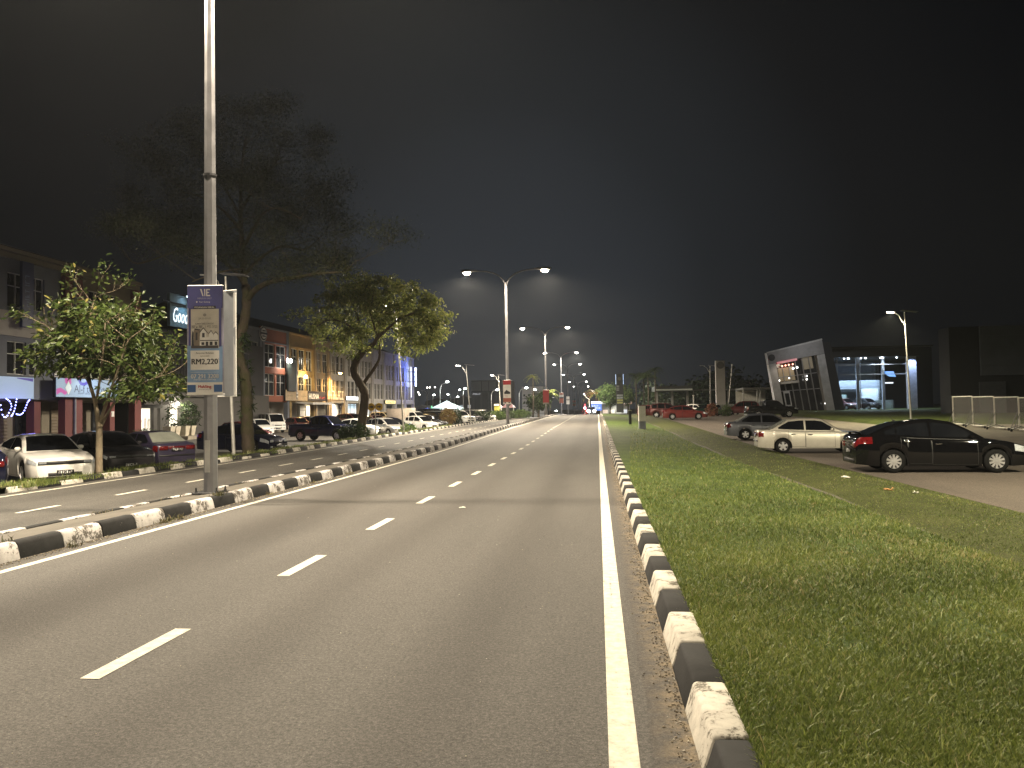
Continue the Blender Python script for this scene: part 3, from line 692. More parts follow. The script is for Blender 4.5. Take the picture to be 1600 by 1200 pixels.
# --- tall feathery tree
Y2 = 31.5
def A2(px, py, dy=0): return ony(px, py, Y2+dy)
b0 = A2(388, 708); b0.z = -.15
t2 = thing('rain_tree', 'tall mossy-trunked tree with thin feathery crown, beside the banner pole', 'tree', b0, 0, 'trees along the roadside kerb')
mb = MB(); rr = random.Random(9); tips = []
def addlimb(ps, r0, r1, n=9, sub=2, ln=1.6, dep=2):
    pl = limb_path(loc(ps, b0)); mb.tube(pl, radii(len(pl), r0, r1), n)
    for q in pl[len(pl)//2::sub]:
        d = Vector((rr.uniform(-1, 1), rr.uniform(-1, 1), rr.uniform(-.1, .8)))
        twigs(mb, q, d, ln*rr.uniform(.6, 1.2), max(.02, r1*.5), dep, tips, rr, .75, .15, 3)
pl = limb_path(loc([A2(389, 712), A2(387.5, 690), A2(385.5, 655), A2(385.5, 620), A2(383, 590), A2(374, 560), A2(373, 535), A2(381, 505), A2(385, 475), A2(384, 445)], b0))
k = len(pl); mb.tube(pl, [.33*(1-.0*i/k) if i < 2 else lerp(.28, .175, i/k)+.018*math.sin(i*1.9) for i in range(k)], 12)
addlimb([A2(384, 450), A2(380, 425, .2), A2(378, 380, .4), A2(376, 320, .6), A2(378, 260, .9), A2(384, 215, 1)], .15, .04)
addlimb([A2(385, 470), A2(400, 452, -.3), A2(425, 440, -.8), A2(460, 434, -1.4), A2(495, 428, -2), A2(535, 425, -2.5)], .15, .04)
addlimb([A2(383, 445), A2(368, 425, .5), A2(345, 405, 1), A2(310, 388, 1.5), A2(265, 370, 2), A2(225, 372, 2.3)], .11, .03)
addlimb([A2(378, 390), A2(395, 360, -.8), A2(410, 335, -1.3), A2(435, 325, -1.8), A2(470, 342, -2.4)], .09, .025)
addlimb([A2(382, 430), A2(405, 405, 1.0), A2(440, 385, 1.8), A2(475, 390, 2.4), A2(500, 372, 2.8)], .09, .025)
addlimb([A2(377, 360), A2(350, 330, -.7), A2(320, 310, -1.4), A2(285, 300, -1.8)], .08, .025)
addlimb([A2(376, 330), A2(400, 290, .8), A2(430, 255, 1.4), A2(440, 225, 1.8)], .07, .02)
addlimb([A2(376, 340), A2(350, 290, .8), A2(325, 255, 1.4)], .06, .02)
addlimb([A2(310, 388), A2(270, 395, -1), A2(215, 412, -1.5), A2(195, 395, -1.8)], .05, .02)
addlimb([A2(380, 420), A2(345, 425, -2), A2(300, 440, -3)], .05, .02)
mb.build('trunk', M_bark2, t2, True)
cs = []; ds = []
for tp, d in tips:
    for k in range(38): cs.append(tp+Vector((rr.gauss(0, .38), rr.gauss(0, .26), rr.gauss(0, .2)))); ds.append(d)
for k in range(520):
    v = Vector((rr.gauss(0, 1), rr.gauss(0, 1), rr.gauss(0, 1))).normalized()*(.35+.65*rr.random()**.5)
    c0 = A2(372, 318)-b0+Vector((v.x*5.0, v.y*4, v.z*3.3))
    for j in range(30): cs.append(c0+Vector((rr.gauss(0, .45), rr.gauss(0, .45), rr.gauss(0, .22))))
for k in range(120):
    c0 = A2(rr.uniform(400, 550), rr.uniform(395, 440), rr.uniform(-3, 0))-b0
    for j in range(26): cs.append(c0+Vector((rr.gauss(0, .35), rr.gauss(0, .35), rr.gauss(0, .18))))
leaves('crown', cs, .1, .03, M_leaf2, t2, .25, .2)
fe = MB(); fc = []; 
for k in range(46):   # fern clumps growing on the trunk
    zz = rr.uniform(1.6, 5.3); a = rr.uniform(0, 6.28); fc += [Vector((itp([(0, 0), (3, -.1), (4.5, -.28), (6, .0)], zz)+.22*math.cos(a), .22*math.sin(a), zz))]*9
leaves('fern', fc, .28, .045, M_leafd, t2, .2, .3)
# --- crooked tree
Y3 = 47.3
def A3(px, py, dy=0): return ony(px, py, Y3+dy)
b0 = A3(565, 690); b0.z = -.2
t3 = thing('crooked_tree', 'dense round-leaved tree with crooked dark trunk by the yellow round signs', 'tree', b0, 0, 'trees along the roadside kerb')
mb = MB(); rr = random.Random(21); tips = []
def addl3(ps, r0, r1, n=8, ln=1.1, dep=2):
    pl = limb_path(loc(ps, b0)); mb.tube(pl, radii(len(pl), r0, r1), n)
    for q in pl[len(pl)//2::2]:
        d = Vector((rr.uniform(-1, 1), rr.uniform(-1, 1), rr.uniform(-.1, .9)))
        twigs(mb, q, d, ln*rr.uniform(.6, 1.1), max(.02, r1*.5), dep, tips, rr, .8, .2, 2)
pl = limb_path(loc([A3(564, 695), A3(565, 665), A3(569, 635), A3(570, 615), A3(561, 597), A3(553, 580), A3(558, 562), A3(568, 549)], b0))
mb.tube(pl, [lerp(.31, .2, i/len(pl))+.02*math.sin(i*2) for i in range(len(pl))], 11)
addl3([A3(568, 549), A3(583, 538), A3(592, 525, -.2), A3(607, 513, -.4), A3(625, 498, -.8), A3(650, 488, -1.2)], .17, .04)
addl3([A3(567, 601, .3), A3(576, 588, .5), A3(587, 572, .7), A3(593, 558, .8), A3(593, 535, .9), A3(592, 505, 1), A3(600, 470, 1.2)], .13, .04)
addl3([A3(567, 550), A3(563, 525, .5), A3(560, 500, .8), A3(550, 470, 1.2), A3(545, 445, 1.5)], .11, .03)
addl3([A3(563, 525), A3(540, 505, -.8), A3(515, 500, -1.4), A3(495, 510, -1.8)], .07, .03)
addl3([A3(590, 525), A3(580, 490, -.8), A3(585, 450, -1.4)], .07, .03)
addl3([A3(610, 511), A3(635, 530, .6), A3(650, 548, 1), A3(648, 562, 1)], .06, .02)
addl3([A3(650, 488), A3(672, 505, 0), A3(680, 520, .3)], .05, .02, ln=.6)
mb.build('trunk', M_bark3, t3, True)
cs = []
def A3l(px, py, dy): return A3(px, py, dy)-b0
lob = [(560, 480, 0, 2.6, 2.4, 1.5), (610, 462, 0, 2.2, 2.2, 1.15), (520, 520, .2, 1.5, 1.8, 1.25), (560, 535, 0, 1.7, 1.6, 1.0), (655, 488, -.6, 2.0, 1.6, 1.1), (645, 535, .2, 1.35, 1.4, 1.2), (680, 500, -.5, 1.1, 1.1, 1.6), (665, 520, -.3, 1.2, 1.2, 1.1), (588, 448, .4, 1.5, 1.6, .8), (500, 500, .8, 1.1, 1.2, .9), (628, 500, 0, 1.3, 1.4, .8), (540, 445, .8, 1.2, 1.4, .75)]
for (px_, py_, dy, a, b_, c) in lob:
    o = A3l(px_, py_, dy)
    for k in range(int(13*a*b_*c)+16):
        v = Vector((rr.gauss(0, 1), rr.gauss(0, 1), rr.gauss(0, 1))).normalized()*(.4+.6*rr.random()**.5)
        base = o+Vector((v.x*a, v.y*b_, v.z*c))
        for j in range(24): cs.append(base+Vector((rr.gauss(0, .17), rr.gauss(0, .17), rr.gauss(0, .13))))
for tp, d in tips:
    for k in range(8): cs.append(tp+Vector((rr.gauss(0, .18), rr.gauss(0, .18), rr.gauss(0, .15))))
print('crooked tree leaves', len(cs))
leaves('crown', cs, .19, .085, M_leaf3, t3, .3, .3)
# --- bushes, weeds and garden plants
def bush(name, label, loc_, rx, ry, rz, m, n, L, W, group=None, stem=True):
    t = thing(name, label, 'plant', loc_, 0, group); r2 = random.Random(int(loc_[0]*100)+n)
    cs = []
    if stem:
        s = MB()
        for k in range(6):
            a = r2.uniform(0, 6.28); e = Vector((rx*.6*math.cos(a), ry*.6*math.sin(a), rz*r2.uniform(.8, 1.4)))
            s.tube([(0, 0, -.05), tuple(e*.5+Vector((0, 0, .05))), tuple(e)], [.02, .015, .008], 5)
        s.build('stem', M_bark3, t, True)
    for k in range(n//6):
        v = Vector((r2.gauss(0, 1), r2.gauss(0, 1), r2.gauss(0, 1))).normalized()*(.35+.65*r2.random()**.5)
        b_ = Vector((v.x*rx, v.y*ry, rz*.9+v.z*rz))
        for j in range(6): cs.append(b_+Vector((r2.gauss(0, L*.4),)*1+(r2.gauss(0, L*.4), r2.gauss(0, L*.4))))
    leaves('foliage', cs, L, W, m, t, .1, .3); return t
bush('roadside_bush', 'dark green bush around the foot of the crooked tree', (-15.0, 46.2, -.2), .95, 1.1, .62, M_leafd, 2400, .16, .05)
p = ony(700, 662, 84); bush('russet_bush', 'round orange-leaved bush at the kerb before the white pickup', (p.x, 84, .1), .95, .95, 1.0, M_leafr, 1800, .2, .07)
p = ony(714, 660, 85.5); bush('roadside_bush', 'green conical bush right beside the orange bush', (p.x, 85.5, .1), .7, .7, .95, M_leafd, 1100, .2, .07)
bush('roadside_bush', 'low green bush at the kerb by the white lorry cab', (-14.9, 59.5, -.15), .7, 1.1, .42, M_leafb, 1000, .15, .05)
for i, (px_, w_, d_, lb) in enumerate([(752, 1.6, 101, 'low clipped hedge left of the yellow kiosk'), (775, 1.3, 108, 'low hedge in front of the yellow kiosk'), (790, 1.5, 112, 'low hedge between the yellow kiosk and the second pole'), (813, 2.0, 125, 'low hedge before the pink canopy')]):
    p = ony(px_, 652, d_); bush('hedge', lb, (p.x, d_, hl(d_)-.15), w_, 1.2, .75, [M_leafd, M_leafb][i % 2], 1500, .25, .09, 'hedges beside the far carriageway')
# weeds and tufts: uncountable, so one mass each
def weeds(name, spots, m, label, L0=.16):
    X = []; Y = []; Z_ = []
    r2 = random.Random(len(spots))
    for (x, y, z, s, n) in spots:
        for k in range(n): X.append(x+r2.gauss(0, s)); Y.append(y+r2.gauss(0, s)); Z_.append(z)
    X, Y, Z_ = map(np.array, (X, Y, Z_))
    blades(name, X, Y, Z_, L0*rng.uniform(.5, 1.3, len(X)), np.full(len(X), .014), m, label)
sp = []
r2 = random.Random(3)
for k in range(170):
    y = r2.uniform(16, 75); x = -14.35-abs(r2.gauss(0, .4)); sp.append((x, y, lerp(hl(y), park_l(x, y), max(0, min(1, (-14.6-x)/.9)))-.02, .14, r2.randint(20, 80)))
for (y, n) in ((18.3, 600), (19.6, 160), (23.6, 380), (25, 90), (20.3, 160), (28, 160), (17.6, 700), (32, 300)):
    sp.append((-14.22, y, -.06, .2, n))
weeds('weeds', sp, M_blade, 'rough grass and weeds growing along the roadside kerb', .15)
sp = [(-6.66, 11.2, .0, .07, 90), (-6.7, 11.5, .0, .09, 120), (-6.66, 9.1, 0, .05, 40), (-6.8, 13.2, .2, .06, 60), (-6.66, 15, 0, .06, 50), (-6.68, 17.4, .0, .05, 40), (-6.95, 8.4, .18, .05, 24), (-6.66, 20, .0, .06, 50)]
for k in range(60): y = r2.uniform(8, 60); sp.append((-8.2+r2.gauss(0, .05), y, med(-8.2, y)-.02, .07, r2.randint(4, 26)))
weeds('weeds', sp, attr_mat('weed_dry', [(0, (.05, .06, .02)), (.5, (.1, .09, .04)), (1, (.2, .15, .08))], .7), 'dry weeds sprouting from the joints of the median kerb', .1)
# --- palms and far trees
def frond_palm(loc_, H, nf, fl, m, label, group, rt=.16, thin=False):
    t = thing('palm_tree', label, 'palm tree', loc_, 0, group); r2 = random.Random(int(abs(loc_[0])*10+nf))
    s = MB(); s.tube([(0, 0, -.2), (.1, 0, H*.5), (.05, .05, H)], [rt*1.2, rt, rt*.8], 8); s.build('trunk', M_barkp, t, True)
    V = []; Fc = []; S = []
    for k in range(nf):
        a = 2*math.pi*k/nf+r2.uniform(-.2, .2); el = r2.uniform(.1, 1.25); d = Vector((math.cos(a), math.sin(a), 0)); pr = None
        for j in range(8):
            u = j/7; r_ = fl*u*math.cos(el*(1-.3*u)); z = H+fl*(math.sin(el)*u-.85*u*u)
            c = d*r_+Vector((0, 0, z)); side = Vector((-d.y, d.x, 0)); wd = fl*.16*math.sin(min(1, u*1.1+.12)*math.pi*.9)
            V += [c+side*wd-Vector((0, 0, wd*.55)), c, c-side*wd-Vector((0, 0, wd*.55))]
        b_ = len(V)-24
        for j in range(7):   # leaflets: every strip is cut from its neighbour
            q = b_+3*j
            for (p0, p1) in ((q, q+1), (q+1, q+2)):
                A_, B_ = (p0, p1) if p0 == q else (p1, p0)
                mid = B_
                for s_ in range(3):
                    t0, t1 = s_/3, (s_+.62)/3
                    base0 = V[mid].lerp(V[mid+3], t0); base1 = V[mid].lerp(V[mid+3], t1); tip = V[A_].lerp(V[A_+3], min(1, t1+.5))
                    n0 = len(V); V += [base0, base1, tip]; Fc += [n0, n0+1, n0+2]; S.append(3)
    tone = np.clip(rng.normal(.5, .2, len(S)), 0, 1)
    link('frond_crown', np_mesh('frond_crown', np.array([tuple(v) for v in V]), np.array(Fc), np.array(S), tone, m), t); return t
def far_tree(px_, py_base, Y, H, rad, m, label, group, seed, n=2600, L=.45, zbase=None):
    p = ony(px_, py_base, Y); zb = p.z if zbase is None else zbase
    t = thing('broad_tree', label, 'tree', (p.x, Y, zb), 0, group); r2 = random.Random(seed)
    s = MB(); s.tube([(0, 0, -.5), (.1, 0, H*.3), (0, .1, H*.6)], [.22, .17, .08], 7)
    for k in range(6):
        a = r2.uniform(0, 6.28); s.tube([(.05, 0, H*r2.uniform(.25, .45)), (rad*.35*math.cos(a), rad*.35*math.sin(a), H*.6), (rad*.7*math.cos(a), rad*.7*math.sin(a), H*r2.uniform(.6, .85))], [.09, .06, .03], 5)
    s.build('trunk', M_bark3, t, True)
    cs = []
    for k in range(n//14):
        v = Vector((r2.gauss(0, 1), r2.gauss(0, 1), r2.gauss(0, 1))).normalized()*(.35+.65*r2.random()**.5)*r2.uniform(.75, 1.12)
        b_ = Vector((v.x*rad, v.y*rad, H*.66+v.z*H*.34))
        for j in range(14): cs.append(b_+Vector((r2.gauss(0, L*.6), r2.gauss(0, L*.6), r2.gauss(0, L*.45))))
    leaves('crown', cs, L, L*.45, m, t, .2, .3); return t
G = 'trees beside the far part of the road'
def pz(px_, py_, Y): p = ony(px_, py_, Y); return (p.x, Y, p.z)
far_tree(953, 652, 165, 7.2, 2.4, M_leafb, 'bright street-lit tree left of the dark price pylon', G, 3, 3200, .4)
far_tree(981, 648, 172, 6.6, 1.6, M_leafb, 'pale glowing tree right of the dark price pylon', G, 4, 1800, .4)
far_tree(841, 652, 128, 4.0, 1.9, M_leafd, 'dark tree in front of the white apartment block', G, 5, 2600, .4)
far_tree(852, 650, 140, 5.0, 1.2, M_leafd, 'slim dark tree left of the third lamp pole', G, 6, 1500, .4)
frond_palm(pz(833, 650, 124), 6.3, 15, 1.7, M_leaf3, 'tall slim palm standing left of the third lamp pole', G, .12)
frond_palm(pz(859, 650, 160), 4.8, 15, 3.0, M_leaf3, 'palm whose fronds show behind the plain red banner', G, .15)
frond_palm(pz(932, 652, 175), 5.6, 18, 3.8, M_leaf3, 'spreading palm behind the blue road sign', G, .2)
for i, (px_, d_, hh) in enumerate([(994, 125, 6.4), (1006, 132, 7), (1013, 118, 6), (1024, 122, 7.2)]):
    frond_palm(pz(px_, 646, d_), hh*.92, 16, 2.6, M_leafd, ['leftmost of the four dark palms behind the grey cabinet', 'second of the four dark palms behind the grey cabinet', 'third and shortest of the four dark palms behind the cabinet', 'rightmost and tallest of the four dark palms, by the canopy'][i], 'dark palms behind the cabinet', .1)
# a wooded rise in the dark beyond the car park reads as one mass
cs = []
r2 = random.Random(8)
for k in range(620):
    x = r2.uniform(10, 60); y = 150+r2.uniform(0, 30); b_ = Vector((x, y, .5+r2.random()*(6.5+2*math.sin(x*.3))))
    for j in range(14): cs.append(b_+Vector((r2.gauss(0, .8), r2.gauss(0, .8), r2.gauss(0, .6))))
tl = leaves('treeline', cs, .9, .45, M_leafd, None); tag(tl, 'dark wood in the distance beyond the car park', 'trees', None, 'stuff')
# ================================================================== CARS
def carpaint(name, c, metal=.0, rough=.32):
    m, nt, b = node_mat(name); v = coords(nt); f = noise(nt, v, 2.5, 5); g = noise(nt, v, 400, 1)
    base = ramp(nt, f, [(.3, tuple(x*.88 for x in c)), (.7, tuple(min(1, x*1.08) for x in c))])
    if metal: base = mix(nt, ramp(nt, g, [(.5, 0), (.8, .35)]), base, tuple(min(1, x*1.8) for x in c))
    nt.links.new(base, b.inputs['Base Color']); b.inputs['Metallic'].default_value = metal
    b.inputs['Roughness'].default_value = rough; b.inputs['Coat Weight'].default_value = 1; b.inputs['Coat Roughness'].default_value = .025
    if max(c) < .05: b.inputs['Specular IOR Level'].default_value = 0; b.inputs['Coat Weight'].default_value = .8
    return m
PAINT = {k: carpaint('paint_'+k, *v) for k, v in dict(black=((.003, .003, .0035), 0, .25), champagne=((.47, .445, .385), .45, .36), slate=((.1, .106, .125), .3, .35), white=((.72, .7, .66), 0, .35), navy=((.008, .009, .022), .2, .3), charcoal=((.035, .033, .036), .3, .35), red=((.105, .012, .01), .15, .3), darkred=((.13, .014, .014), .15, .3), silver=((.42, .4, .37), .6, .35), cream=((.6, .53, .36), 0, .35), blue=((.012, .014, .045), .2, .3), green=((.012, .03, .02), .1, .3), purple=((.03, .025, .05), .2, .35)).items()}
M_glass = None
def glassmat():
    m, nt, b = node_mat('tinted_glass'); f = noise(nt, coords(nt), 1.2, 2)
    nt.links.new(ramp(nt, f, [(.3, (.003, .0035, .005)), (.7, (.008, .009, .011))]), b.inputs['Base Color'])
    b.inputs['Roughness'].default_value = .06; b.inputs['Specular IOR Level'].default_value = .35; return m
M_glass = glassmat()
M_glassl = mat('pale_glass', (.2, .21, .18), .12, 0, .2, 1.5)
M_tyre = mat('tyre_rubber', (.006, .006, .006), .8, 0, .3, 8, 0, 0, .12)
M_rim = mat('alloy', (.55, .55, .56), .32, .75, .1, 6)
M_trim = mat('black_trim', (.012, .012, .013), .5)
M_under = mat('car_underside', (.008, .008, .008), .9)
M_chrome = mat('chrome', (.7, .7, .7), .12, 1, .04)
M_head = mat('headlamp_lens', (.5, .53, .56), .08, .3, .25, 20, 1)
M_tail = mat('tail_lamp_lens', (.09, .004, .005), .12, 0, .3, 14, 1)
M_amber = mat('amber_lens', (.6, .2, .02), .15, 0, .2, 14, 1)
M_plate = mat('plate_black', (.015, .015, .015), .4); M_pltxt = mat('plate_letters', (.8, .8, .78), .5)
ROWS = [(0, .962), (.08, .978), (.22, .99), (.42, 1.0), (.6, .997), (.76, .982), (.88, .962), (.95, .938), (1.0, .9)]
TOPR = [(.8, .014), (.45, .03), (0, .038)]
class Car:
    """outline functions of one body style; x forward, origin on the ground between the axles"""
    def __init__(s, **k):
        s.__dict__.update(dict(W=1.76, r=.315, ar=.365, sill=.2, rw=.58, roundf=.42, roundr=.36, endw=.8, pill=(), tint=M_glass, spokes=5, nose=.3), **k)
        s.x0, s.x1 = s.top[0][0], s.top[-1][0]; s.H = max(z for x, z in s.cab)
    def zs(s, x): return itp(s.top, x)
    def hw(s, x):
        w = s.W/2; a = s.x1-x; b = x-s.x0
        f = 1-.035*max(0, abs(x)/(s.x1)-.35)**2
        if a < s.roundf: f *= 1-(1-s.endw)*((s.roundf-a)/s.roundf)**2.3
        if b < s.roundr: f *= 1-(1-s.endw-.06)*((s.roundr-b)/s.roundr)**2.3
        return w*f
    def zb(s, x):
        z = s.sill+max(0, (x-s.fa-.4))*.06+max(0, (s.ra-.4-x))*.09
        for c in (s.fa, s.ra):
            d = abs(x-c)
            if d < s.ar: z = max(z, s.r+math.sqrt(s.ar**2-d*d))
        return z
    def body(s, x, t):
        f = itp(ROWS, t); zb, zs = s.zb(x), s.zs(x); return s.hw(x)*f, zb+t*(zs-zb)
    def at_z(s, x, z):
        zb, zs = s.zb(x), s.zs(x); return s.body(x, (z-zb)/max(.01, zs-zb))[0]
    def zc(s, x): return itp(s.cab, x)
    def yside(s, x, z):
        yb = s.hw(x)*.885; zb = s.zs(x); return lerp(yb, s.rw, max(0, z-zb)/(s.H-min(zb, s.H-.2)))
    def body_mesh(s):
        xs = set(np.linspace(s.x0, s.x1, 30)); 
        for c in (s.fa, s.ra):
            for k in range(17): xs.add(c+s.ar*math.cos(math.pi*k/16)*1.0)
            xs |= {c-s.ar-.006, c+s.ar+.006}
        for d in (.01, .03, .06, .1, .15, .2): xs |= {s.x0+d, s.x1-d}
        xs = sorted(xs); xs = [x for i, x in enumerate(xs) if i == 0 or x-xs[i-1] > .004]
        mb = MB(); rings = []
        for x in xs:
            L = [(s.body(x, t)) for t, f in ROWS]; zs = s.zs(x); w = s.hw(x)*.9
            top = [(w*k, zs+dz*min(1, w/.6)) for k, dz in TOPR]
            half = L+top
            ring = [(x, -y, z) for y, z in half]+[(x, y, z) for y, z in half[-2::-1]]
            rings.append([mb.pt(p) for p in ring])
        for A, B in zip(rings, rings[1:]):
            for k in range(len(A)-1): mb.face((A[k], B[k], B[k+1], A[k+1]), 0)
            mb.face((A[-1], B[-1], B[0], A[0]), 1)
        mb.face(rings[0], 0); mb.face(rings[-1][::-1], 0)
        mb.box(((s.fa+s.ra)/2, 0, s.sill+.2), (s.fa-s.ra+.9, s.W*.55, .34), 1)
        return mb
    def cabin_mesh(s):
        xa, xb = s.cab[0][0], s.cab[-1][0]
        xs = sorted(set(list(np.linspace(xa, xb, 26))+[p[0] for p in s.cab])); mb = MB(); pr = None
        for x in xs:
            zb, zt = s.zs(x)-.012, max(s.zc(x), s.zs(x)); k = min(1, (zt-zb)/.18)
            ys = lambda z: s.yside(x, z)
            half = [(ys(zb)+.004, zb), (ys(lerp(zb, zt, .5)), lerp(zb, zt, .5)), (ys(zt-.055*k), zt-.055*k), (ys(zt)*.965, zt-.022*k), (ys(zt)*.88, zt-.006*k), (ys(zt)*.5, zt+.012*k), (0, zt+.02*k)]
            ring = [mb.pt((x, -y, z)) for y, z in half]+[mb.pt((x, y, z)) for y, z in half[-2::-1]]
            if pr:
                for q in range(len(ring)-1): mb.face((pr[q], ring[q], ring[q+1], pr[q+1]))
            else: mb.face(ring)
            pr = ring
        mb.face(pr[::-1]); return mb
    def top_surf(s, x, v):
        zb, zt = s.zs(x)-.012, max(s.zc(x), s.zs(x)); k = min(1, (zt-zb)/.18); yl = s.yside(x, zt)
        return yl*v, zt+float(np.interp(abs(v), [0, .5, .88, .965, 1], [.02, .012, -.006, -.022, -.055]))*k
    def screen(s, xa, xb, vw=.9, off=.011):
        """front or rear glass lying on the cabin between xa and xb"""
        mb = MB(); rows = []
        for i in range(7):
            x = lerp(xa, xb, i/6); dz = (s.zc(x+.02)-s.zc(x-.02))/.04; n = Vector((-dz, 0, 1)).normalized()*off; rows.append([])
            for j in range(9):
                y, z = s.top_surf(x, vw*(j/4-1)); rows[-1].append((x+n.x, y, z+n.z))
        mb.grid(rows); return mb
    def side_glass(s, xa, xb, side, low=.045, high=.085, off=.009):
        mb = MB(); A, B = [], []
        for i in range(11):
            x = lerp(xa, xb, i/10); z0 = s.zs(x)+low; z1 = s.zc(x)-high
            if z1 < z0+.015: continue
            A.append((x, side*(s.yside(x, z0)+off), z0)); B.append((x, side*(s.yside(x, z1)+off), z1))
        if len(A) < 2: return None
        mb.grid([B, A] if side > 0 else [A, B]); return mb
    def patch(s, xa, xb, t0, t1, side, off=.008, nx=8, nt_=5):
        mb = MB(); rows = []
        for j in range(nt_+1):
            r = []
            for i in range(nx+1):
                x = lerp(xa, xb, i/nx); t = lerp(t0, t1, j/nt_); y, z = s.body(x, t)
                r.append((x+off*.5*(1 if x > s.x1-.3 else -1 if x < s.x0+.3 else 0), side*(y+off), z))
            rows.append(r)
        mb.grid(rows if side < 0 else rows[::-1]); return mb
def wheel_meshes(r, spokes, wd=.2):
    ty = MB(); ty.lathe([(r*.62, -wd*.5), (r*.86, -wd*.52), (r*.97, -wd*.42), (r, -wd*.25), (r, wd*.25), (r*.97, wd*.42), (r*.86, wd*.52), (r*.66, wd*.46), (r*.62, wd*.3)], (0, 0, 0), 28, 'y', 0, False)
    ri = MB(); R_ = r*.68
    ri.lathe([(R_*.98, -wd*.3), (R_*1.0, -wd*.49), (R_*.9, -wd*.5), (R_*.88, -wd*.3), (R_*.86, -wd*.1)], (0, 0, 0), 28, 'y', 0, False)
    ri.lathe([(.001, -.02), (R_*.9, -.02), (R_*.9, 0), (.001, 0)], (0, 0, 0), 20, 'y', 1)
    n = spokes
    for k in range(n):
        a = 2*math.pi*k/n+.3; wv = .42*R_*math.sin(math.pi/n)*1.5
        d = Vector((math.cos(a), 0, math.sin(a))); t = Vector((-math.sin(a), 0, math.cos(a)))
        o = Vector((0, -wd*.44, 0)); P = [o+d*R_*.1+t*wv*.5, o+d*R_*.92+t*wv*.75, o+d*R_*.92-t*wv*.75, o+d*R_*.1-t*wv*.5]
        ri.face([ri.pt(p) for p in P][::1]); ri.face([ri.pt(p+Vector((0, .03, 0))) for p in P][::-1])
        for q in range(4): a_, b_ = P[q], P[(q+1) % 4]; ri.face([ri.pt(a_), ri.pt(a_+Vector((0, .03, 0))), ri.pt(b_+Vector((0, .03, 0))), ri.pt(b_)])
    ri.lathe([(.001, -wd*.5), (R_*.2, -wd*.49), (R_*.24, -wd*.35)], (0, 0, 0), 12, 'y')
    return ty, ri
CACHE = {}
def build_style(key, s):
    """all the part meshes of a body style, shared between cars of that style"""
    if key in CACHE: return CACHE[key]
    P = []   # (name, mesh, parent index or None)
    P.append(('body', s.body_mesh().mesh('body', [PAINT['white'], M_under]), None))
    P.append(('cabin', s.cabin_mesh().mesh('cabin', [PAINT['white']]), None))
    for nm in (0, 1): P[nm][1].polygons.foreach_set('use_smooth', [True]*len(P[nm][1].polygons)); P[nm][1].set_sharp_from_angle(angle=R(42))
    def add(nm, mb, m, par=None, smooth=True):
        if mb is None or not mb.f: return None
        P.append((nm, mb.mesh(nm, m, smooth), par)); return len(P)-1
    for i, (xa, xb) in enumerate(s.screens): add('windscreen' if i == 0 else 'rear_window', s.screen(xa, xb), s.tint if i == 0 or s.tint is M_glass else M_glassl)
    for side in (-1, 1):
        for xa, xb in s.side: add('side_window', s.side_glass(xa, xb, side), M_glass)
    for (xd0, xd1, t0) in s.doors:
        for side in (-1, 1):
            add('door_seam', s.patch(xd0-.012, xd1+.012, t0-.015, .985, side, .004, 14, 8), M_trim)
            d = add('door', s.patch(xd0, xd1, t0, .97, side, .008, 14, 8), PAINT['white'])
            x = xd0+.16; t = .8; y, z = s.body(x, t); q = MB(); q.box((x, side*(y+.02), z), (.19, .035, .032), bev=.01); add('handle', q, s.handle, d)
    for side in (-1, 1):
        xm = s.mir; zm = s.zs(xm)+.085; ym = s.yside(xm, zm)+.09
        q = MB(); q.box((xm, side*ym, zm), (.11, .17, .13), bev=.035); q.box((xm+.01, side*(ym-.08), zm-.05), (.05, .08, .03)); add('mirror', q, PAINT['white'])
        for args in s.hl: add('headlight', s.patch(*args, side, .01), M_head)
        for args in s.tl: add('tail_light', s.patch(*args, side, .01), M_tail)
    we = s.hw(s.x1); wr = s.hw(s.x0)
    for (nm, y, z, dy, dz, mm) in s.front:
        for side in ((-1, 1) if y else (1,)):
            q = MB(); q.box((s.x1+.004, side*y*we, z), (.03, dy*we*2, dz), bev=.008); add(nm, q, mm)
    for (nm, y, z, dy, dz, mm) in s.rear:
        for side in ((-1, 1) if y else (1,)):
            q = MB(); q.box((s.x0-.004, side*y*wr, z), (.03, dy*wr*2, dz), bev=.008); add(nm, q, mm)
    for x, z, sg in ((s.x1+.024, s.plz[0], 1), (s.x0-.024, s.plz[1], -1)):
        q = MB(); q.box((x, 0, z), (.012, .46, .12)); i = add('number_plate', q, M_plate)
        q = MB(); scribble(q, 0, 0, .38, .075, 0, 0, 7, len(CACHE)); q.v = [(x+sg*.008, v[0]*sg, z+v[2]) for v in q.v]; add('plate_letters', q, M_pltxt, i)
    for nm, q, mm in s.extra(s): add(nm, q, mm)
    ty, ri = wheel_meshes(s.r, s.spokes)
    tm = ty.mesh('tyre', M_tyre, True); tm.set_sharp_from_angle(angle=R(50)); rm = ri.mesh('rim', [s.rim, M_under])
    CACHE[key] = (P, tm, rm); return CACHE[key]
PM = {}
def painted(me, paint):
    if me.materials[0] is not PAINT['white'] or paint == 'white': return me
    k = (me.name, paint)
    if k not in PM: m2 = me.copy(); m2.materials[0] = PAINT[paint]; PM[k] = m2
    return PM[k]
def car(key, paint, loc_, head, label, cat='car', group=None, name='parked_car', simple=False):
    s = STYLE[key]; P, tm, rm = build_style(key, s)
    t = thing(name, label, cat, loc_, head, group); obs = []
    for nm, me, par in P: obs.append(link(nm, painted(me, paint), t if par is None else obs[par]))
    for x in (s.fa, s.ra):
        for side in (-1, 1):
            w_ = thing('wheel', None, None, (x, side*(s.W/2-.115), s.r), 0 if side < 0 else math.pi); w_.parent = t; del_keys(w_)
            link('tyre', tm, w_); link('rim', rm, w_)
    return t
NO = lambda s: []
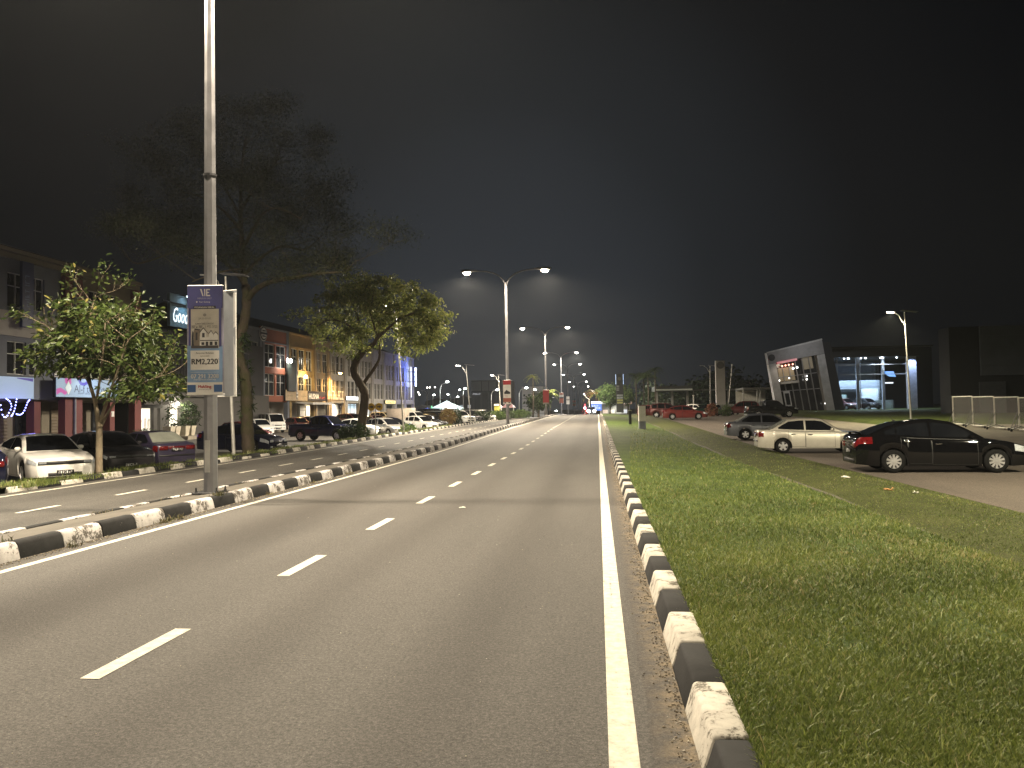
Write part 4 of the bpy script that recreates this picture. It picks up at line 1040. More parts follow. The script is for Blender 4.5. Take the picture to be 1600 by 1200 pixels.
def spoiler(s):
    q = MB(); x = s.x0+.16; z = s.zs(x)+.07
    q.grid([[(x-.12+.04*abs(v), v*.66, z+.035-.02*abs(v)), (x+.02, v*.66, z+.045-.02*abs(v)), (x+.16, v*.66, z+.01-.01*abs(v))] for v in (-1, -.5, 0, .5, 1)]); q.grid([[(x+.16, v*.66, z+.01-.01*abs(v)), (x+.02, v*.66, z+.015), (x-.12+.04*abs(v), v*.66, z+.005)] for v in (-1, -.5, 0, .5, 1)])
    q.box((x, -.5, z-.03), (.08, .04, .08)); q.box((x, .5, z-.03), (.08, .04, .08))
    a = MB(); xr = s.cab[2][0]; a.cyl((xr, 0, s.H-.03), (xr-.16, 0, s.H+.14), .008, .004, 6); a.box((xr, 0, s.H-.01), (.08, .05, .04), bev=.01)
    c = MB(); c.box((s.x0-.01, 0, s.zs(s.x0)-.06), (.03, .9, .03)); return [('spoiler', q, PAINT['white']), ('aerial', a, M_trim), ('chrome_strip', c, M_chrome)]
def canopy_bed(s):
    q = MB(); q.box((s.ra-.1, 0, s.zs(s.ra)+.03), (1.35, 1.36, .02)); b = MB(); b.tube([(s.cab[0][0]-.1, -.66, s.zs(s.ra)), (s.cab[0][0]-.12, -.6, s.H-.1), (s.cab[0][0]-.12, .6, s.H-.1), (s.cab[0][0]-.1, .66, s.zs(s.ra))], .035, 8)
    return [('bed_cover', q, M_trim), ('roll_bar', b, M_trim)]
def cargo(s):
    q = MB(); q.box((-.85, 0, 1.5), (2.5, 1.8, 1.6), bev=.03); e = MB(); 
    for z in (.74, 2.26): e.box((-.85, -.91, z), (2.5, .02, .05)); e.box((-.85, .91, z), (2.5, .02, .05))
    return [('cargo_box', q, mat('cargo_panel', (.5, .42, .35), .5, 0, .15)), ('edge_trim', e, M_galv2)]
def roofrack(s):
    q = MB()
    for y in (-.55, .55): q.tube([(s.cab[1][0]+.1, y, s.H+.05), (s.cab[-2][0]-.1, y, s.H+.05)], .02, 6)
    return [('roof_rail', q, M_galv2)]
FS = [('grille', 0, .56, .42, .1, M_trim), ('lower_intake', 0, .3, .6, .12, M_trim), ('headlight', .78, .62, .17, .12, M_head), ('fog_light', .8, .33, .1, .08, M_head)]
RS = [('tail_light', .78, .78, .18, .15, M_tail), ('bumper_trim', 0, .33, .7, .1, M_trim)]
base = dict(handle=M_chrome, rim=M_rim, front=FS, rear=RS, plz=(.42, .62), plate='JQV 4182', extra=NO)
def sty(**k): d = dict(base); d.update(k); return Car(**d)
STYLE = dict(
 sleek=sty(W=1.8, r=.325, ar=.375, fa=1.32, ra=-1.33, sill=.19, rw=.56, spokes=10,
  top=[(-2.30, .86), (-2.28, .98), (-2.2, 1.045), (-1.9, 1.06), (-1.4, 1.03), (-.6, .98), (.3, .945), (.95, .93), (1.4, .885), (1.8, .82), (2.05, .745), (2.18, .66), (2.24, .56)],
  cab=[(-1.98, 1.05), (-1.45, 1.29), (-1.05, 1.41), (-.5, 1.475), (-.1, 1.475), (.3, 1.41), (.75, 1.17), (1.12, .925)],
  screens=[(.34, 1.07), (-1.93, -1.1)], side=[(-1.52, -1.24), (-1.2, -.36), (-.29, .9)], doors=[(-1.12, -.34, .1), (-.31, .84, .07)], mir=.72,
  hl=[(1.78, 2.2, .66, .95)], tl=[(-2.29, -1.88, .72, .95)], extra=spoiler, plz=(.4, .6), plate='JRA 6031'),
 nineties=sty(W=1.7, r=.29, ar=.345, fa=1.25, ra=-1.25, sill=.2, rw=.56, spokes=5, tint=M_glassl,
  top=[(-2.21, .7), (-2.2, .86), (-2.12, .935), (-1.7, .95), (-1.3, .93), (-.6, .895), (.3, .875), (.9, .86), (1.4, .81), (1.9, .73), (2.08, .67), (2.14, .56)],
  cab=[(-1.72, .95), (-1.5, 1.08), (-1.02, 1.355), (-.6, 1.395), (0, 1.395), (.28, 1.355), (.7, 1.08), (1.02, .855)],
  screens=[(.32, .96), (-1.66, -1.06)], side=[(-1.4, -.42), (-.35, .84)], doors=[(-1.02, -.4, .1), (-.37, .72, .07)], mir=.62,
  hl=[(1.82, 2.1, .66, .92)], tl=[(-2.18, -1.98, .62, .92)], plz=(.38, .72), plate='WHD 7724', handle=M_trim,
  rear=[('tail_light', .72, .78, .24, .15, M_tail), ('reflector_strip', 0, .79, .44, .1, M_tail), ('bumper_trim', 0, .5, .96, .05, M_trim)]),
 fastback=sty(W=1.86, r=.34, ar=.39, fa=1.42, ra=-1.38, sill=.2, rw=.6, spokes=5,
  top=[(-2.4, .9), (-2.36, 1.03), (-2.0, 1.06), (-1.3, 1.02), (-.5, .98), (.4, .96), (1.0, .945), (1.5, .9), (1.95, .83), (2.25, .75), (2.34, .68), (2.38, .56)],
  cab=[(-2.1, 1.06), (-1.5, 1.28), (-.9, 1.42), (-.35, 1.465), (.1, 1.455), (.45, 1.38), (.85, 1.17), (1.2, .94)],
  screens=[(.4, 1.16), (-2.05, -1.1)], side=[(-1.5, -.4), (-.33, .95)], doors=[(-1.15, -.36, .1), (-.33, .9, .07)], mir=.8,
  hl=[(1.98, 2.34, .74, .93)], tl=[(-2.38, -2.0, .74, .92)], plz=(.36, .6), plate='JSE 9105',
  front=[('light_bar', 0, .64, .98, .1, M_trim), ('headlight', .82, .645, .15, .075, M_head), ('badge', 0, .645, .055, .06, M_chrome), ('lower_intake', 0, .3, .62, .1, M_trim)]),
 hatch=sty(W=1.67, r=.29, ar=.34, fa=1.2, ra=-1.22, sill=.2, rw=.58, spokes=5,
  top=[(-1.8, .74), (-1.78, .98), (-1.6, 1.0), (-.6, .95), (.3, .92), (.85, .91), (1.3, .86), (1.65, .76), (1.8, .66), (1.86, .54)],
  cab=[(-1.75, 1.0), (-1.6, 1.26), (-1.35, 1.43), (-.6, 1.5), (-.1, 1.49), (.22, 1.42), (.7, 1.13), (1.02, .905)],
  screens=[(.27, .97), (-1.72, -1.42)], side=[(-1.42, -1.05), (-.98, -.3), (-.23, .86)], doors=[(-1.0, -.3, .1), (-.27, .76, .07)], mir=.66,
  hl=[(1.45, 1.82, .64, .95)], tl=[(-1.8, -1.6, .62, .97)], plz=(.4, .66), plate='JTG 3380', front=[('grille', 0, .5, .5, .1, M_trim), ('lower_intake', 0, .32, .72, .14, M_trim), ('headlight', .76, .62, .2, .12, M_head), ('badge', 0, .52, .07, .06, M_chrome)]),
 suv=sty(W=1.82, r=.36, ar=.42, fa=1.32, ra=-1.33, sill=.26, rw=.64, spokes=5,
  top=[(-2.22, .86), (-2.2, 1.08), (-2.0, 1.12), (-1.0, 1.08), (.2, 1.05), (.85, 1.04), (1.4, 1.0), (1.9, .93), (2.12, .84), (2.2, .7)],
  cab=[(-2.15, 1.12), (-2.0, 1.42), (-1.75, 1.63), (-1.0, 1.69), (-.2, 1.7), (.2, 1.63), (.65, 1.34), (1.05, 1.035)],
  screens=[(.25, 1.0), (-2.12, -1.8)], side=[(-1.82, -1.25), (-1.18, -.35), (-.28, .88)], doors=[(-1.1, -.35, .1), (-.32, .8, .07)], mir=.7,
  hl=[(1.75, 2.16, .7, .95)], tl=[(-2.2, -1.95, .6, .97)], plz=(.5, .8), plate='JPN 2257', extra=roofrack),
 van=sty(W=1.7, r=.33, ar=.39, fa=1.3, ra=-1.27, sill=.26, rw=.7, roundf=.25, endw=.88, spokes=6,
  top=[(-2.34, .9), (-2.32, 1.12), (-2.2, 1.13), (.5, 1.12), (1.7, 1.1), (2.0, 1.06), (2.2, .98), (2.3, .84), (2.34, .6)],
  cab=[(-2.33, 1.12), (-2.25, 1.6), (-2.1, 1.93), (-1.0, 1.98), (.5, 1.98), (1.2, 1.94), (1.45, 1.86), (1.85, 1.42), (2.08, 1.05)],
  screens=[(1.47, 2.04), (-2.32, -2.2)], side=[(-2.1, -1.1), (-1.0, .2), (.45, 1.3), (1.34, 1.72)], doors=[(.45, 1.3, .09)], mir=1.7,
  hl=[(2.08, 2.31, .66, .93)], tl=[(-2.33, -2.2, .55, .95)], plz=(.44, .7), plate='JKB 8814', front=[('grille', 0, .78, .5, .1, M_trim), ('lower_intake', 0, .5, .52, .07, M_trim), ('headlight', .78, .79, .2, .14, M_head), ('fog_light', .8, .5, .13, .06, M_head)]),
 pickup=sty(W=1.84, r=.38, ar=.45, fa=1.55, ra=-1.52, sill=.36, rw=.66, spokes=6,
  top=[(-2.62, .8), (-2.6, 1.16), (-2.5, 1.18), (-.75, 1.18), (-.7, 1.16), (.2, 1.14), (1.0, 1.13), (1.6, 1.1), (2.2, 1.04), (2.4, .98), (2.5, .84), (2.53, .6)],
  cab=[(-.78, 1.16), (-.68, 1.62), (-.5, 1.78), (0, 1.8), (.4, 1.76), (.62, 1.68), (.95, 1.36), (1.2, 1.13)],
  screens=[(.64, 1.16), (-.77, -.7)], side=[(-.62, -.02), (.05, .98)], doors=[(-.6, .0, .1), (.03, .95, .07)], mir=.86,
  hl=[(2.12, 2.49, .72, .95)], tl=[(-2.62, -2.5, .55, .95)], plz=(.6, .66), plate='JUC 5046', extra=canopy_bed, front=[('grille', 0, .86, .52, .2, M_trim), ('lower_intake', 0, .55, .7, .14, M_trim), ('headlight', .78, .9, .18, .12, M_head)]),
 lorry=sty(W=1.72, r=.33, ar=.4, fa=1.5, ra=-1.3, sill=.34, rw=.66, spokes=6, roundf=.2, endw=.9,
  top=[(-2.4, .62), (-2.38, .66), (.55, .66), (.6, 1.12), (1.5, 1.12), (2.0, 1.06), (2.2, .98), (2.28, .8), (2.3, .5)],
  cab=[(.56, 1.12), (.6, 1.7), (.7, 1.9), (1.1, 1.93), (1.3, 1.86), (1.75, 1.4), (1.98, 1.07)],
  screens=[(1.32, 1.93)], side=[(.72, 1.72)], doors=[(.68, 1.3, .2)], mir=1.7,
  hl=[(2.0, 2.26, .6, .9)], tl=[(-2.39, -2.25, .3, .9)], plz=(.45, .5), plate='JHX 1937', extra=cargo, front=[('grille', 0, .72, .5, .12, M_trim), ('headlight', .78, .74, .2, .14, M_head)]))
def cpos(px_, d, right=False):
    p = ony(px_, 640, d); return (p.x, d, (park_r if right else park_l)(p.x, d)+.003)
GL = 'cars parked in front of the shops'; GR = 'cars parked beside the verge'
# right-hand car park
car('sleek', 'black', (ony(1458, 700, 23.5).x, 23.5, park_r(9.6, 23.5)+.003), R(-3.5), 'black sedan with silver ten-spoke wheels and boot spoiler parked nearest on the right', group=GR)
car('nineties', 'champagne', (8.7, 32.7, park_r(8.7, 32.7)+.003), R(-5), 'old pale silver-beige sedan between the black sedan and the slate grey one', group=GR)
car('nineties', 'slate', (9.15, 43.2, park_r(9.1, 43)+.003), R(-3), 'old slate grey sedan parked behind the pale silver-beige one', group=GR)
for (k, c, px_, d, hd, lb) in [('sleek', 'red', 1070, 82, -2, 'bright red sedan parked sideways, nearest of the reds by the verge'), ('suv', 'red', 1044, 92, -8, 'red hatchback with lit pillar edge behind the bright red sedan'), ('hatch', 'darkred', 1019, 100, -30, 'dark red car just right of the grey cabinet'),
        ('hatch', 'green', 1103, 98, 150, 'very dark green car with pale bonnet edge behind the bright red sedan'), ('hatch', 'white', 1090, 108, -40, 'pale car showing between the red sedan and the dark green car'),
        ('suv', 'darkred', 1158, 96, 170, 'dark red car left of the black pickup'), ('pickup', 'black', 1205, 82, 3, 'black pickup truck with roll bar parked before the glass showroom')]:
    car(k, c, cpos(px_, d, True), R(hd), lb, 'pickup' if k == 'pickup' else 'car', 'cars in the far part of the right car park', 'pickup_truck' if k == 'pickup' else 'parked_car')
for i, px_ in enumerate((1119, 1126, 1133, 1140)):
    car('nineties', 'silver', cpos(px_, 103+i*.4, True), R(-86), ['leftmost of the four pale sedans parked nose out in a row', 'second pale sedan in the row of four parked nose out', 'third pale sedan in the row of four parked nose out', 'rightmost of the four pale sedans parked nose out'][i], group='row of pale sedans parked nose out')
for i, px_ in enumerate((1174, 1198)):
    car('suv', 'charcoal', cpos(px_, 118, True), R(-88), ['dark car under the left half of the open shed', 'dark car under the right half of the open shed'][i], group='dark cars in the shed')
# left-hand side: nearest row, angled to the kerb
car('fastback', 'white', (-17.75, 22.9, park_l(0, 24)+.003), R(-38), 'white fastback with a black light strip nosing the kerb left of the small tree', group=GL)
car('fastback', 'navy', (-17.95, 19.6, park_l(0, 21)+.003), R(142), 'dark navy car backed to the kerb at the left edge of the view', group=GL)
car('fastback', 'charcoal', (-17.6, 25.8, park_l(0, 27)+.003), R(-36), 'dark sedan behind the trunk of the small tree', group=GL)
car('nineties', 'purple', (-17.6, 28.5, park_l(0, 30)+.003), R(148), 'old dark boxy car right of the small tree, back towards the road', group=GL)
rows = [('sleek', 'navy', 379, 38.0, -14, 'black-blue sedan behind the mossy trunk of the tall tree'), ('hatch', 'darkred', 383, 50, -20, 'dark red hatchback half hidden by the tall mossy trunk'),
 ('hatch', 'white', 406, 68, -48, 'white hatchback with black grille left of the white van'), ('van', 'white', 424, 75.5, -50, 'white minibus parked before the grey shophouse'), ('hatch', 'darkred', 466, 79, -40, 'dark red car between the white minibus and the navy pickup'), ('sleek', 'darkred', 479, 86, -30, 'dark red sedan under the dark signboard shop'),
 ('pickup', 'blue', 508, 53.5, -14, 'navy blue pickup truck with chrome rails parked at the kerb'), ('sleek', 'white', 561, 62, -22, 'white sedan showing just behind the navy pickup bonnet'), ('hatch', 'silver', 603, 62, -34, 'silver hatchback right of the crooked trunk'), ('sleek', 'black', 611, 67, -24, 'black sedan between the silver hatchback and the white lorry'),
 ('lorry', 'white', 637, 80, -22, 'white box lorry with pale cargo body'), ('hatch', 'white', 657, 76, -30, 'white hatchback just right of the lorry cab'), ('hatch', 'charcoal', 672, 81, -20, 'rounded dark hatchback before the orange bush'), ('suv', 'black', 684, 92, -35, 'black four-wheel drive with gleaming roof left of the orange bush'),
 ('pickup', 'white', 716, 94, -42, 'white pickup truck right behind the orange bush'), ('suv', 'charcoal', 733, 101, -40, 'dark four-wheel drive right of the leaning solar lamp'), ('suv', 'white', 752, 106, -38, 'white four-wheel drive, last in the kerb row'),
 ('suv', 'red', 551, 88, -25, 'red car behind the white sedan at the lit shop'), ('hatch', 'red', 580, 86, 135, 'red hatchback showing its tail lamps behind the round signs'), ('suv', 'cream', 602, 98, -25, 'cream coloured car left of the lorry box'), ('sleek', 'black', 655, 108, -30, 'black sedan by the end shophouse'), ('van', 'charcoal', 672, 120, -35, 'dark van with lit roof edge before the tent'), ('suv', 'navy', 698, 124, -35, 'dark blue car in front of the tent'), ('sleek', 'silver', 738, 122, -40, 'silver sedan near the hedge behind the white four-wheel drive')]
for k, c, px_, d, hd, lb in rows:
    nm = {'pickup': 'pickup_truck', 'van': 'minibus', 'lorry': 'box_lorry'}.get(k, 'parked_car'); ct = {'pickup': 'pickup', 'van': 'van', 'lorry': 'lorry'}.get(k, 'car')
    car(k, c, cpos(px_, d), R(hd), lb, ct, GL, nm)
# one car comes towards the camera with its lamps on, another drives away
oc = car('hatch', 'charcoal', (-1.2, 150, h(150)+.003), R(-90), 'oncoming car with dazzling white headlights at the end of the road', group='cars driving on the road', name='driving_car')
for s in (-1, 1):
    q = MB(); q.lathe([(.001, 0), (.22, .0), (.18, .05), (.001, .06)], (1.9, s*.56, .7), 12, 'x'); q.build('lit_headlamp', emat('headlamp_beam', (.85, .93, 1), 400), oc)
    spot('headlight_beam', (2.1, s*.56, .7), 220, (.85, .93, 1), 70, .6, .08, oc, (math.pi/2, 0, -math.pi/2+0))
# ================================================================== SHOPHOUSES ON THE LEFT
def wallm(n, c, var=.16): return mat('render_'+n, c, .8, 0, var, .7, 0, .004)
M_w = dict(cream=wallm('cream', (0.186, 0.162, 0.121)), brown=wallm('maroon', (0.144, 0.045, 0.043)), orange=wallm('terracotta', (0.259, 0.086, 0.050)), grey=wallm('bluegrey', (0.144, 0.158, 0.194)), ochre=wallm('ochre', (0.302, 0.209, 0.086)), tan=wallm('tan', (0.360, 0.295, 0.209)), white=wallm('white', (0.446, 0.432, 0.403)), pale=wallm('pale', (0.374, 0.353, 0.324)), dark=wallm('dark', (0.025, 0.025, 0.029)), blue=wallm('blue', (0.036, 0.058, 0.144)), char=wallm('charcoal', (0.065, 0.061, 0.058)))
M_roof = mat('roof_tile', (.035, .032, .035), .8, 0, .3, 4)
M_frame = mat('window_frame', (.5, .5, .48), .5)
M_pane = mat('window_pane', (.018, .02, .024), .08, 0, .35, .6)
M_shut = mat('roller_shutter', (.13, .12, .1), .55, .3, .2, 3)
M_curt = mat('curtained_pane', (.22, .2, .17), .25, 0, .35, 1.2)
def frame_of(o, u):
    """a local frame with x along u, y into the building, z up, as a rotation about z"""
    return math.atan2(u[1], u[0])
def window(parent, x0, x1, z0, z1, y, nx=2, nz=2, pane=None, fm=None, trans=.62):
    fr = MB(); w_ = .05
    fr.box(((x0+x1)/2, y, z0+w_/2), (x1-x0, .08, w_)); fr.box(((x0+x1)/2, y, z1-w_/2), (x1-x0, .08, w_))
    for k in range(nx+1):
        x = lerp(x0+w_/2, x1-w_/2, k/nx); fr.box((x, y+.004, (z0+z1)/2), (w_, .076, z1-z0-.1))
    if nz > 1: z = lerp(z0, z1, trans); fr.box(((x0+x1)/2, y+.008, z), (x1-x0-.1, .066, .05))
    f = fr.build('window', fm or M_frame, parent)
    p = MB(); p.box(((x0+x1)/2, y+.05, (z0+z1)/2), (x1-x0-.04, .02, z1-z0-.04)); p.build('pane', pane or M_pane, f); return f
def facade(parent, W, levels, openings, m, y0=0, th=.3, bands=None):
    """wall with real openings: rows of piers between full-width bands; returns nothing"""
    wl = MB(); z = levels[0]
    for (a, b_), ops in zip(levels[1], openings):
        if a > z: wl.box((W/2, y0+th/2, (z+a)/2), (W, th, a-z))
        x = 0
        for (p, q) in ops:
            if p > x: wl.box(((x+p)/2, y0+th/2, (a+b_)/2), (p-x, th, b_-a))
            x = q
        if x < W: wl.box(((x+W)/2, y0+th/2, (a+b_)/2), (W-x, th, b_-a))
        z = b_
    if levels[2] > z: wl.box((W/2, y0+th/2, (z+levels[2])/2), (W, th, levels[2]-z))
    return wl.build('front_wall', m, parent)
def shophouse(o, ang, W, z0, label, wall, trim, wins, shop='shutter', top=11.4, band=None, base=None, depth=13, group='row of three-storey shophouses', panes=None, roof=True):
    t = thing('shophouse', label, 'shophouse', o, ang, group)
    facade(t, W, (2.95-z0, [(3.66-z0, 6.1-z0), (6.85-z0, 9.4-z0)], top-z0), [wins, wins], wall)
    if band:
        q = MB(); q.box((W/2, -.03, 3.3-z0), (W-.01, .06, .62)); q.box((W/2, -.03, 6.48-z0), (W-.01, .06, .6)); q.build('floor_band', band, t)
    q = MB(); q.box((W/2, -.09, top-z0-.12), (W-.004, .18, .2)); q.box((W/2, -.05, 9.62-z0), (W-.004, .1, .14)); q.build('cornice', trim, t)
    for i, (a, b_) in enumerate([(3.66, 6.1), (6.85, 9.4)]):
        for j, (x0, x1) in enumerate(wins):
            pn = None
            if panes: pn = panes[(i*7+j*3) % len(panes)]
            window(t, x0+.02, x1-.02, a-z0, b_-z0, .14, 2, 2, pn)
    for x in (.28, W-.28):
        q = MB(); q.box((x, .12, (3.1-z0)/2), (.5, .5, 3.1-z0-.02)); q.box((x, -.06, (top+2.95)/2-z0), (.42, .12, top-2.95-.3)); q.build('pillar', base or wall, t)
    s = MB(); s.box((W/2, depth/2+1.3, (11.0-z0)/2), (W-.006, depth-2.0, 11.0-z0)); s.box((W/2, 1.2, 2.9-z0), (W-.02, 1.8, .1)); s.build('side_wall', M_w['pale'] if wall is not M_w['dark'] else wall, t)
    if roof:
        r = MB(); r.prism([(.3, 10.9-z0), (depth/2, 13.6-z0), (depth+.6, 10.6-z0), (depth+.6, 10.4-z0), (.3, 10.6-z0)], (0, 0, 0), (0, 1, 0), (0, 0, 1), W-.008); r.build('roof', M_roof, t)
    sh = MB(); y = 2.27
    if shop == 'shutter':
        n = 26
        rows_ = []
        for k in range(n+1):
            z = .05+2.75*k/n; rows_.append([(.6, y-.02*(k % 2), z), (W-.6, y-.02*(k % 2), z)])
        sh.grid(rows_); sh.build('roller_shutter', M_shut, t)
    elif shop == 'glass':
        for k in range(3): window(t, .6+k*(W-1.2)/3, .6+(k+1)*(W-1.2)/3-.04, .05, 2.7, y-.1, 1, 2, M_pane, M_frame, .75)
    return t
G0 = park_l(-35, 50)
# --- first block (maroon pillars), seen behind the small tree
a0 = Vector((-34.95, 39.4, G0)); u = Vector((0, 1, 0)); ang1 = math.pi/2
def blk(y): return Vector((-34.95, y, G0))
def unit1(ya, yb, label, sgn, wm='cream'):
    W = yb-ya; t = thing('shophouse', label, 'shophouse', blk(ya), ang1, 'block of maroon and cream shophouses')
    zz = lambda z: z-G0
    wins = [(1.9, 3.45), (3.7, 5.0)] if W > 5 else [(1.4, 2.8)]
    facade(t, W, (zz(2.75), [(zz(4.25), zz(6.25)), (zz(8.3), zz(10.4))], zz(11.5)), [wins, wins], M_w[wm])
    q = MB(); q.box((W/2, -.12, zz(11.65)), (W, .7, .22)); q.box((W/2, -.05, zz(11.35)), (W, .4, .3)); q.build('eave', M_w['cream'], t)
    q = MB(); q.box((W/2, -.05, zz(7.3)), (W-.02, .1, 1.5)); q.build('spandrel', M_w['pale'], t)
    for (a, b_) in ((4.25, 6.25), (8.3, 10.4)):
        for (x0, x1) in wins: window(t, x0+.02, x1-.02, zz(a), zz(b_), .14, 2, 2)
    for x in (.42, W-.4):
        q = MB(); q.box((x, -.1, zz(11.15)/2), (.82, .5, zz(11.15))); q.box((x, -.14, zz(3.6)), (.95, .6, 1.2), bev=.05); q.build('pillar', M_w['brown'], t)
    q = MB(); q.box((W*.62, .35, 1.5), (.55, .55, 3.0)); q.build('pillar', M_w['brown'], t)
    s = MB(); s.box((W/2, 8.0, zz(11.3)/2), (W-.01, 12.0, zz(11.3))); s.box((W/2, 1.2, zz(2.7)), (W-.02, 1.7, .12)); s.build('side_wall', M_w['cream'], t)
    n = 28; sh = MB(); sh.grid([[(.8, 1.9-.025*(k % 2), .05+2.9*k/n), (W*.58, 1.9-.025*(k % 2), .05+2.9*k/n)] for k in range(n+1)]); sh.build('roller_shutter', mat('shutter_brown', (.16, .125, .085), .6, .1, .2, 2), t)
    q = MB(); q.box((W*.82, 1.9, 1.5), (W*.3, .06, 2.9)); q.build('shop_window', M_pane, t)
    q = MB(); q.tube([(-.02, -.42, .1), (-.02, -.42, zz(11.4))], .09, 8); q.build('downpipe', mat('downpipe_grey', (.2, .2, .22), .5), t)
    r = MB(); r.prism([(-.5, zz(11.8)), (6.5, zz(13.9)), (14, zz(11.8)), (14, zz(11.6)), (.3, zz(11.55))], (0, 0, 0), (0, 1, 0), (0, 0, 1), W); r.build('roof', M_roof, t)
    return t
unit1(47.55, 55.1, 'cream shophouse with maroon pillars behind the small tree, blue shop sign above its shutter', 1)
unit1(40.2, 47.5, 'maroon-pillared shophouse cut by the left edge, hung with blue string lights', 1, 'grey')
def sign_box(name, label, cat, p0, ang, w, hgt, d, m, lit=None, loc_c=True):
    t = thing(name, label, cat, p0, ang)
    q = MB(); q.box((0, d/2, 0), (w, d, hgt), bev=.02); q.build('sign_case', M_dark, t)
    q = MB(); q.box((0, -.012, 0), (w-.06, .02, hgt-.06)); q.build('sign_face', m, t); return t
def txt(t, name, s, x, z, m, w=None, hh=None, y=-.03, bold=0, shear=0):
    q = MB(); put_text(q, s, x, z, w, hh, y, 0, bold, shear); return q.build(name, m, t)
M_sgn = emat('sign_face_lit', (.5, .72, 1.0), .28, (.2, .26, .34)); M_ink = mat('sign_ink', (.05, .055, .09), .5); M_mag = emat('sign_magenta', (.55, .1, .45), .22, (.5, .1, .4)); M_nvy = emat('sign_navy', (.07, .06, .4), .15, (.06, .05, .35))
pc = onx(108, 607.5, -35.65)
t = sign_box('shop_sign', 'wide pale blue lit shop sign with violet swirls behind the small tree', 'sign', (-35.0+.78, pc.y, pc.z), ang1, 6.4, 1.28, .22, M_sgn)
for pts in ([(-3.15, -.1), (-2.75, -.02), (-2.3, -.22), (-2.1, -.3), (-2.35, -.5), (-2.75, -.3), (-3.15, -.5)], [(-2.4, .6), (-1.8, .6), (-1.75, .3), (-2.0, .1), (-2.35, .3)]):
    q = MB(); q.poly([(x, -.026, z) for x, z in pts][::-1]); q.build('swirl', M_mag, t)
q = MB(); q.poly([(x, -.027, z) for x, z in [(-1.2, .6), (-.9, .2), (-.5, .15), (-.1, .3), (.2, .6), (-.15, .6), (-.4, .38), (-.75, .38), (-.9, .6)]][::-1]); q.build('swirl', M_nvy, t)
for s_, m_ in ((.42, M_white), (.35, emat('sign_cyan', (.2, .6, .75), .3))):
    q = MB(); q.poly([(-2.05+.75*s_*math.cos(a), -.03-.004*(m_ is not M_white), -.02+1.1*s_*math.sin(a)) for a in (0, -math.pi/2, math.pi, math.pi/2)]); q.build('diamond_emblem', m_, t)
txt(t, 'lettering', 'Al-f te Tro', .05, -.05, M_ink, 3.1, None, -.032, -.0)
q = MB(); scribble(q, .35, -.36, 3.0, .09, -.032, 0, 26, 5); q.build('small_lettering', M_ink, t)
for sx in (-2.4, -.8, .8, 2.4): pass
spot('sign_light', (0, -1.2, .3), 18, (.65, .8, 1), 130, .6, .2, t, (R(70), 0, 0))
pc = onx(2, 607, -35.65); 
t = sign_box('shop_sign', 'pale blue lit sign half cut by the left edge above the string lights', 'sign', (-34.2, pc.y-.75, pc.z), ang1, 3.2, 1.35, .22, M_sgn)
q = MB(); q.poly([(x, -.026, z) for x, z in [(.2, .55), (1.5, .4), (1.5, .6), (.2, .6)]][::-1]); q.build('swirl', M_nvy, t)
pb = onx(39.5, 461, -34.5); t = thing('vertical_sign', 'tall dark blue vertical sign on the maroon pillar', 'sign', (-34.3, pb.y, pb.z), ang1)
q = MB(); q.box((0, .1, 0), (.95, .2, 4.0), bev=.02); q.build('sign_panel', mat('sign_blue', (.012, .022, .1), .4), t)
q = MB(); scribble(q, .2, .1, 2.0, .36, -.012, 0, 7, 3); q.v = [(-z, y, x) for x, y, z in q.v]; q.build('lettering', mat('sign_dim_letters', (.1, .14, .28), .5), t)
pb = onx(95, 420, -34.6); t = thing('wall_letters', 'dark raised letters on the cream parapet above the small tree', 'sign', (-35.03, pb.y+.0, pb.z), ang1)
txt(t, 'lettering', 'bo  2', 0, 0, mat('letter_black', (.02, .02, .02), .5), 2.1, .6, -.02)
pb = onx(89, 584, -34.9); t = thing('window_poster', 'small white poster in the first-floor window above the shop sign', 'poster', (-34.88, pb.y, pb.z), ang1)
q = MB(); q.box((0, 0, 0), (.5, .02, .55)); q.build('paper', M_white, t); q = MB(); scribble(q, 0, .06, .36, .12, -.014, 0, 5, 7); q.build('lettering', M_ink, t); q = MB(); q.poly([(-.25, -.013, -.18), (.25, -.013, -.12), (.25, -.013, -.04), (-.25, -.013, -.1)]); q.build('dark_band', M_ink, t)
pb = onx(40, 614, -34.5); t = thing('notice_plate', 'small pale square plate on the maroon pillar', 'notice', (-34.2-.0, pb.y, pb.z), ang1); q = MB(); q.box((0, 0, 0), (.32, .03, .4)); q.build('plate', M_white, t)
pb = onx(170, 647, -34.5); t = thing('notice_plate', 'small pale square plate on the maroon corner pillar beside the dark cafe', 'notice', (-34.2, pb.y, pb.z), ang1); q = MB(); q.box((0, 0, 0), (.3, .03, .38)); q.build('plate', M_white, t)
# string lights
def string(label, pts_px, n, dep=-33.9):
    ps = limb_path([onx(a, b, dep) for a, b in pts_px], 6); o = ps[0].copy(); t = thing('string_lights', label, 'string lights', o, 0, 'blue string lights on the maroon shophouse')
    q = MB(); q.tube([p-o for p in ps], .012, 4); q.build('wire', M_dark, t)
    bm = MB(); bm.lathe([(.001, -.035), (.026, -.02), (.033, 0), (.024, .024), (.001, .035)], n=8); me = bm.mesh('bulb', emat('string_bulb', (.22, .25, 1.0), 14), True)
    for k in range(n):
        f = k/(n-1)*(len(ps)-1); i = min(int(f), len(ps)-2); link('bulb', me, t, ps[i].lerp(ps[i+1], f-i)-o)
    point('string_glow', ps[len(ps)//2]-o+Vector((.3, 0, 0)), 7, (.2, .16, 1), .3, t)
string('loop of blue string lights at the left edge', [(1, 633), (4, 648), (9, 652), (14, 645), (18, 635), (15, 627), (10, 623)], 13)
string('middle hanging strand of blue string lights', [(26, 624), (24, 635), (21, 645), (18, 650)], 8)
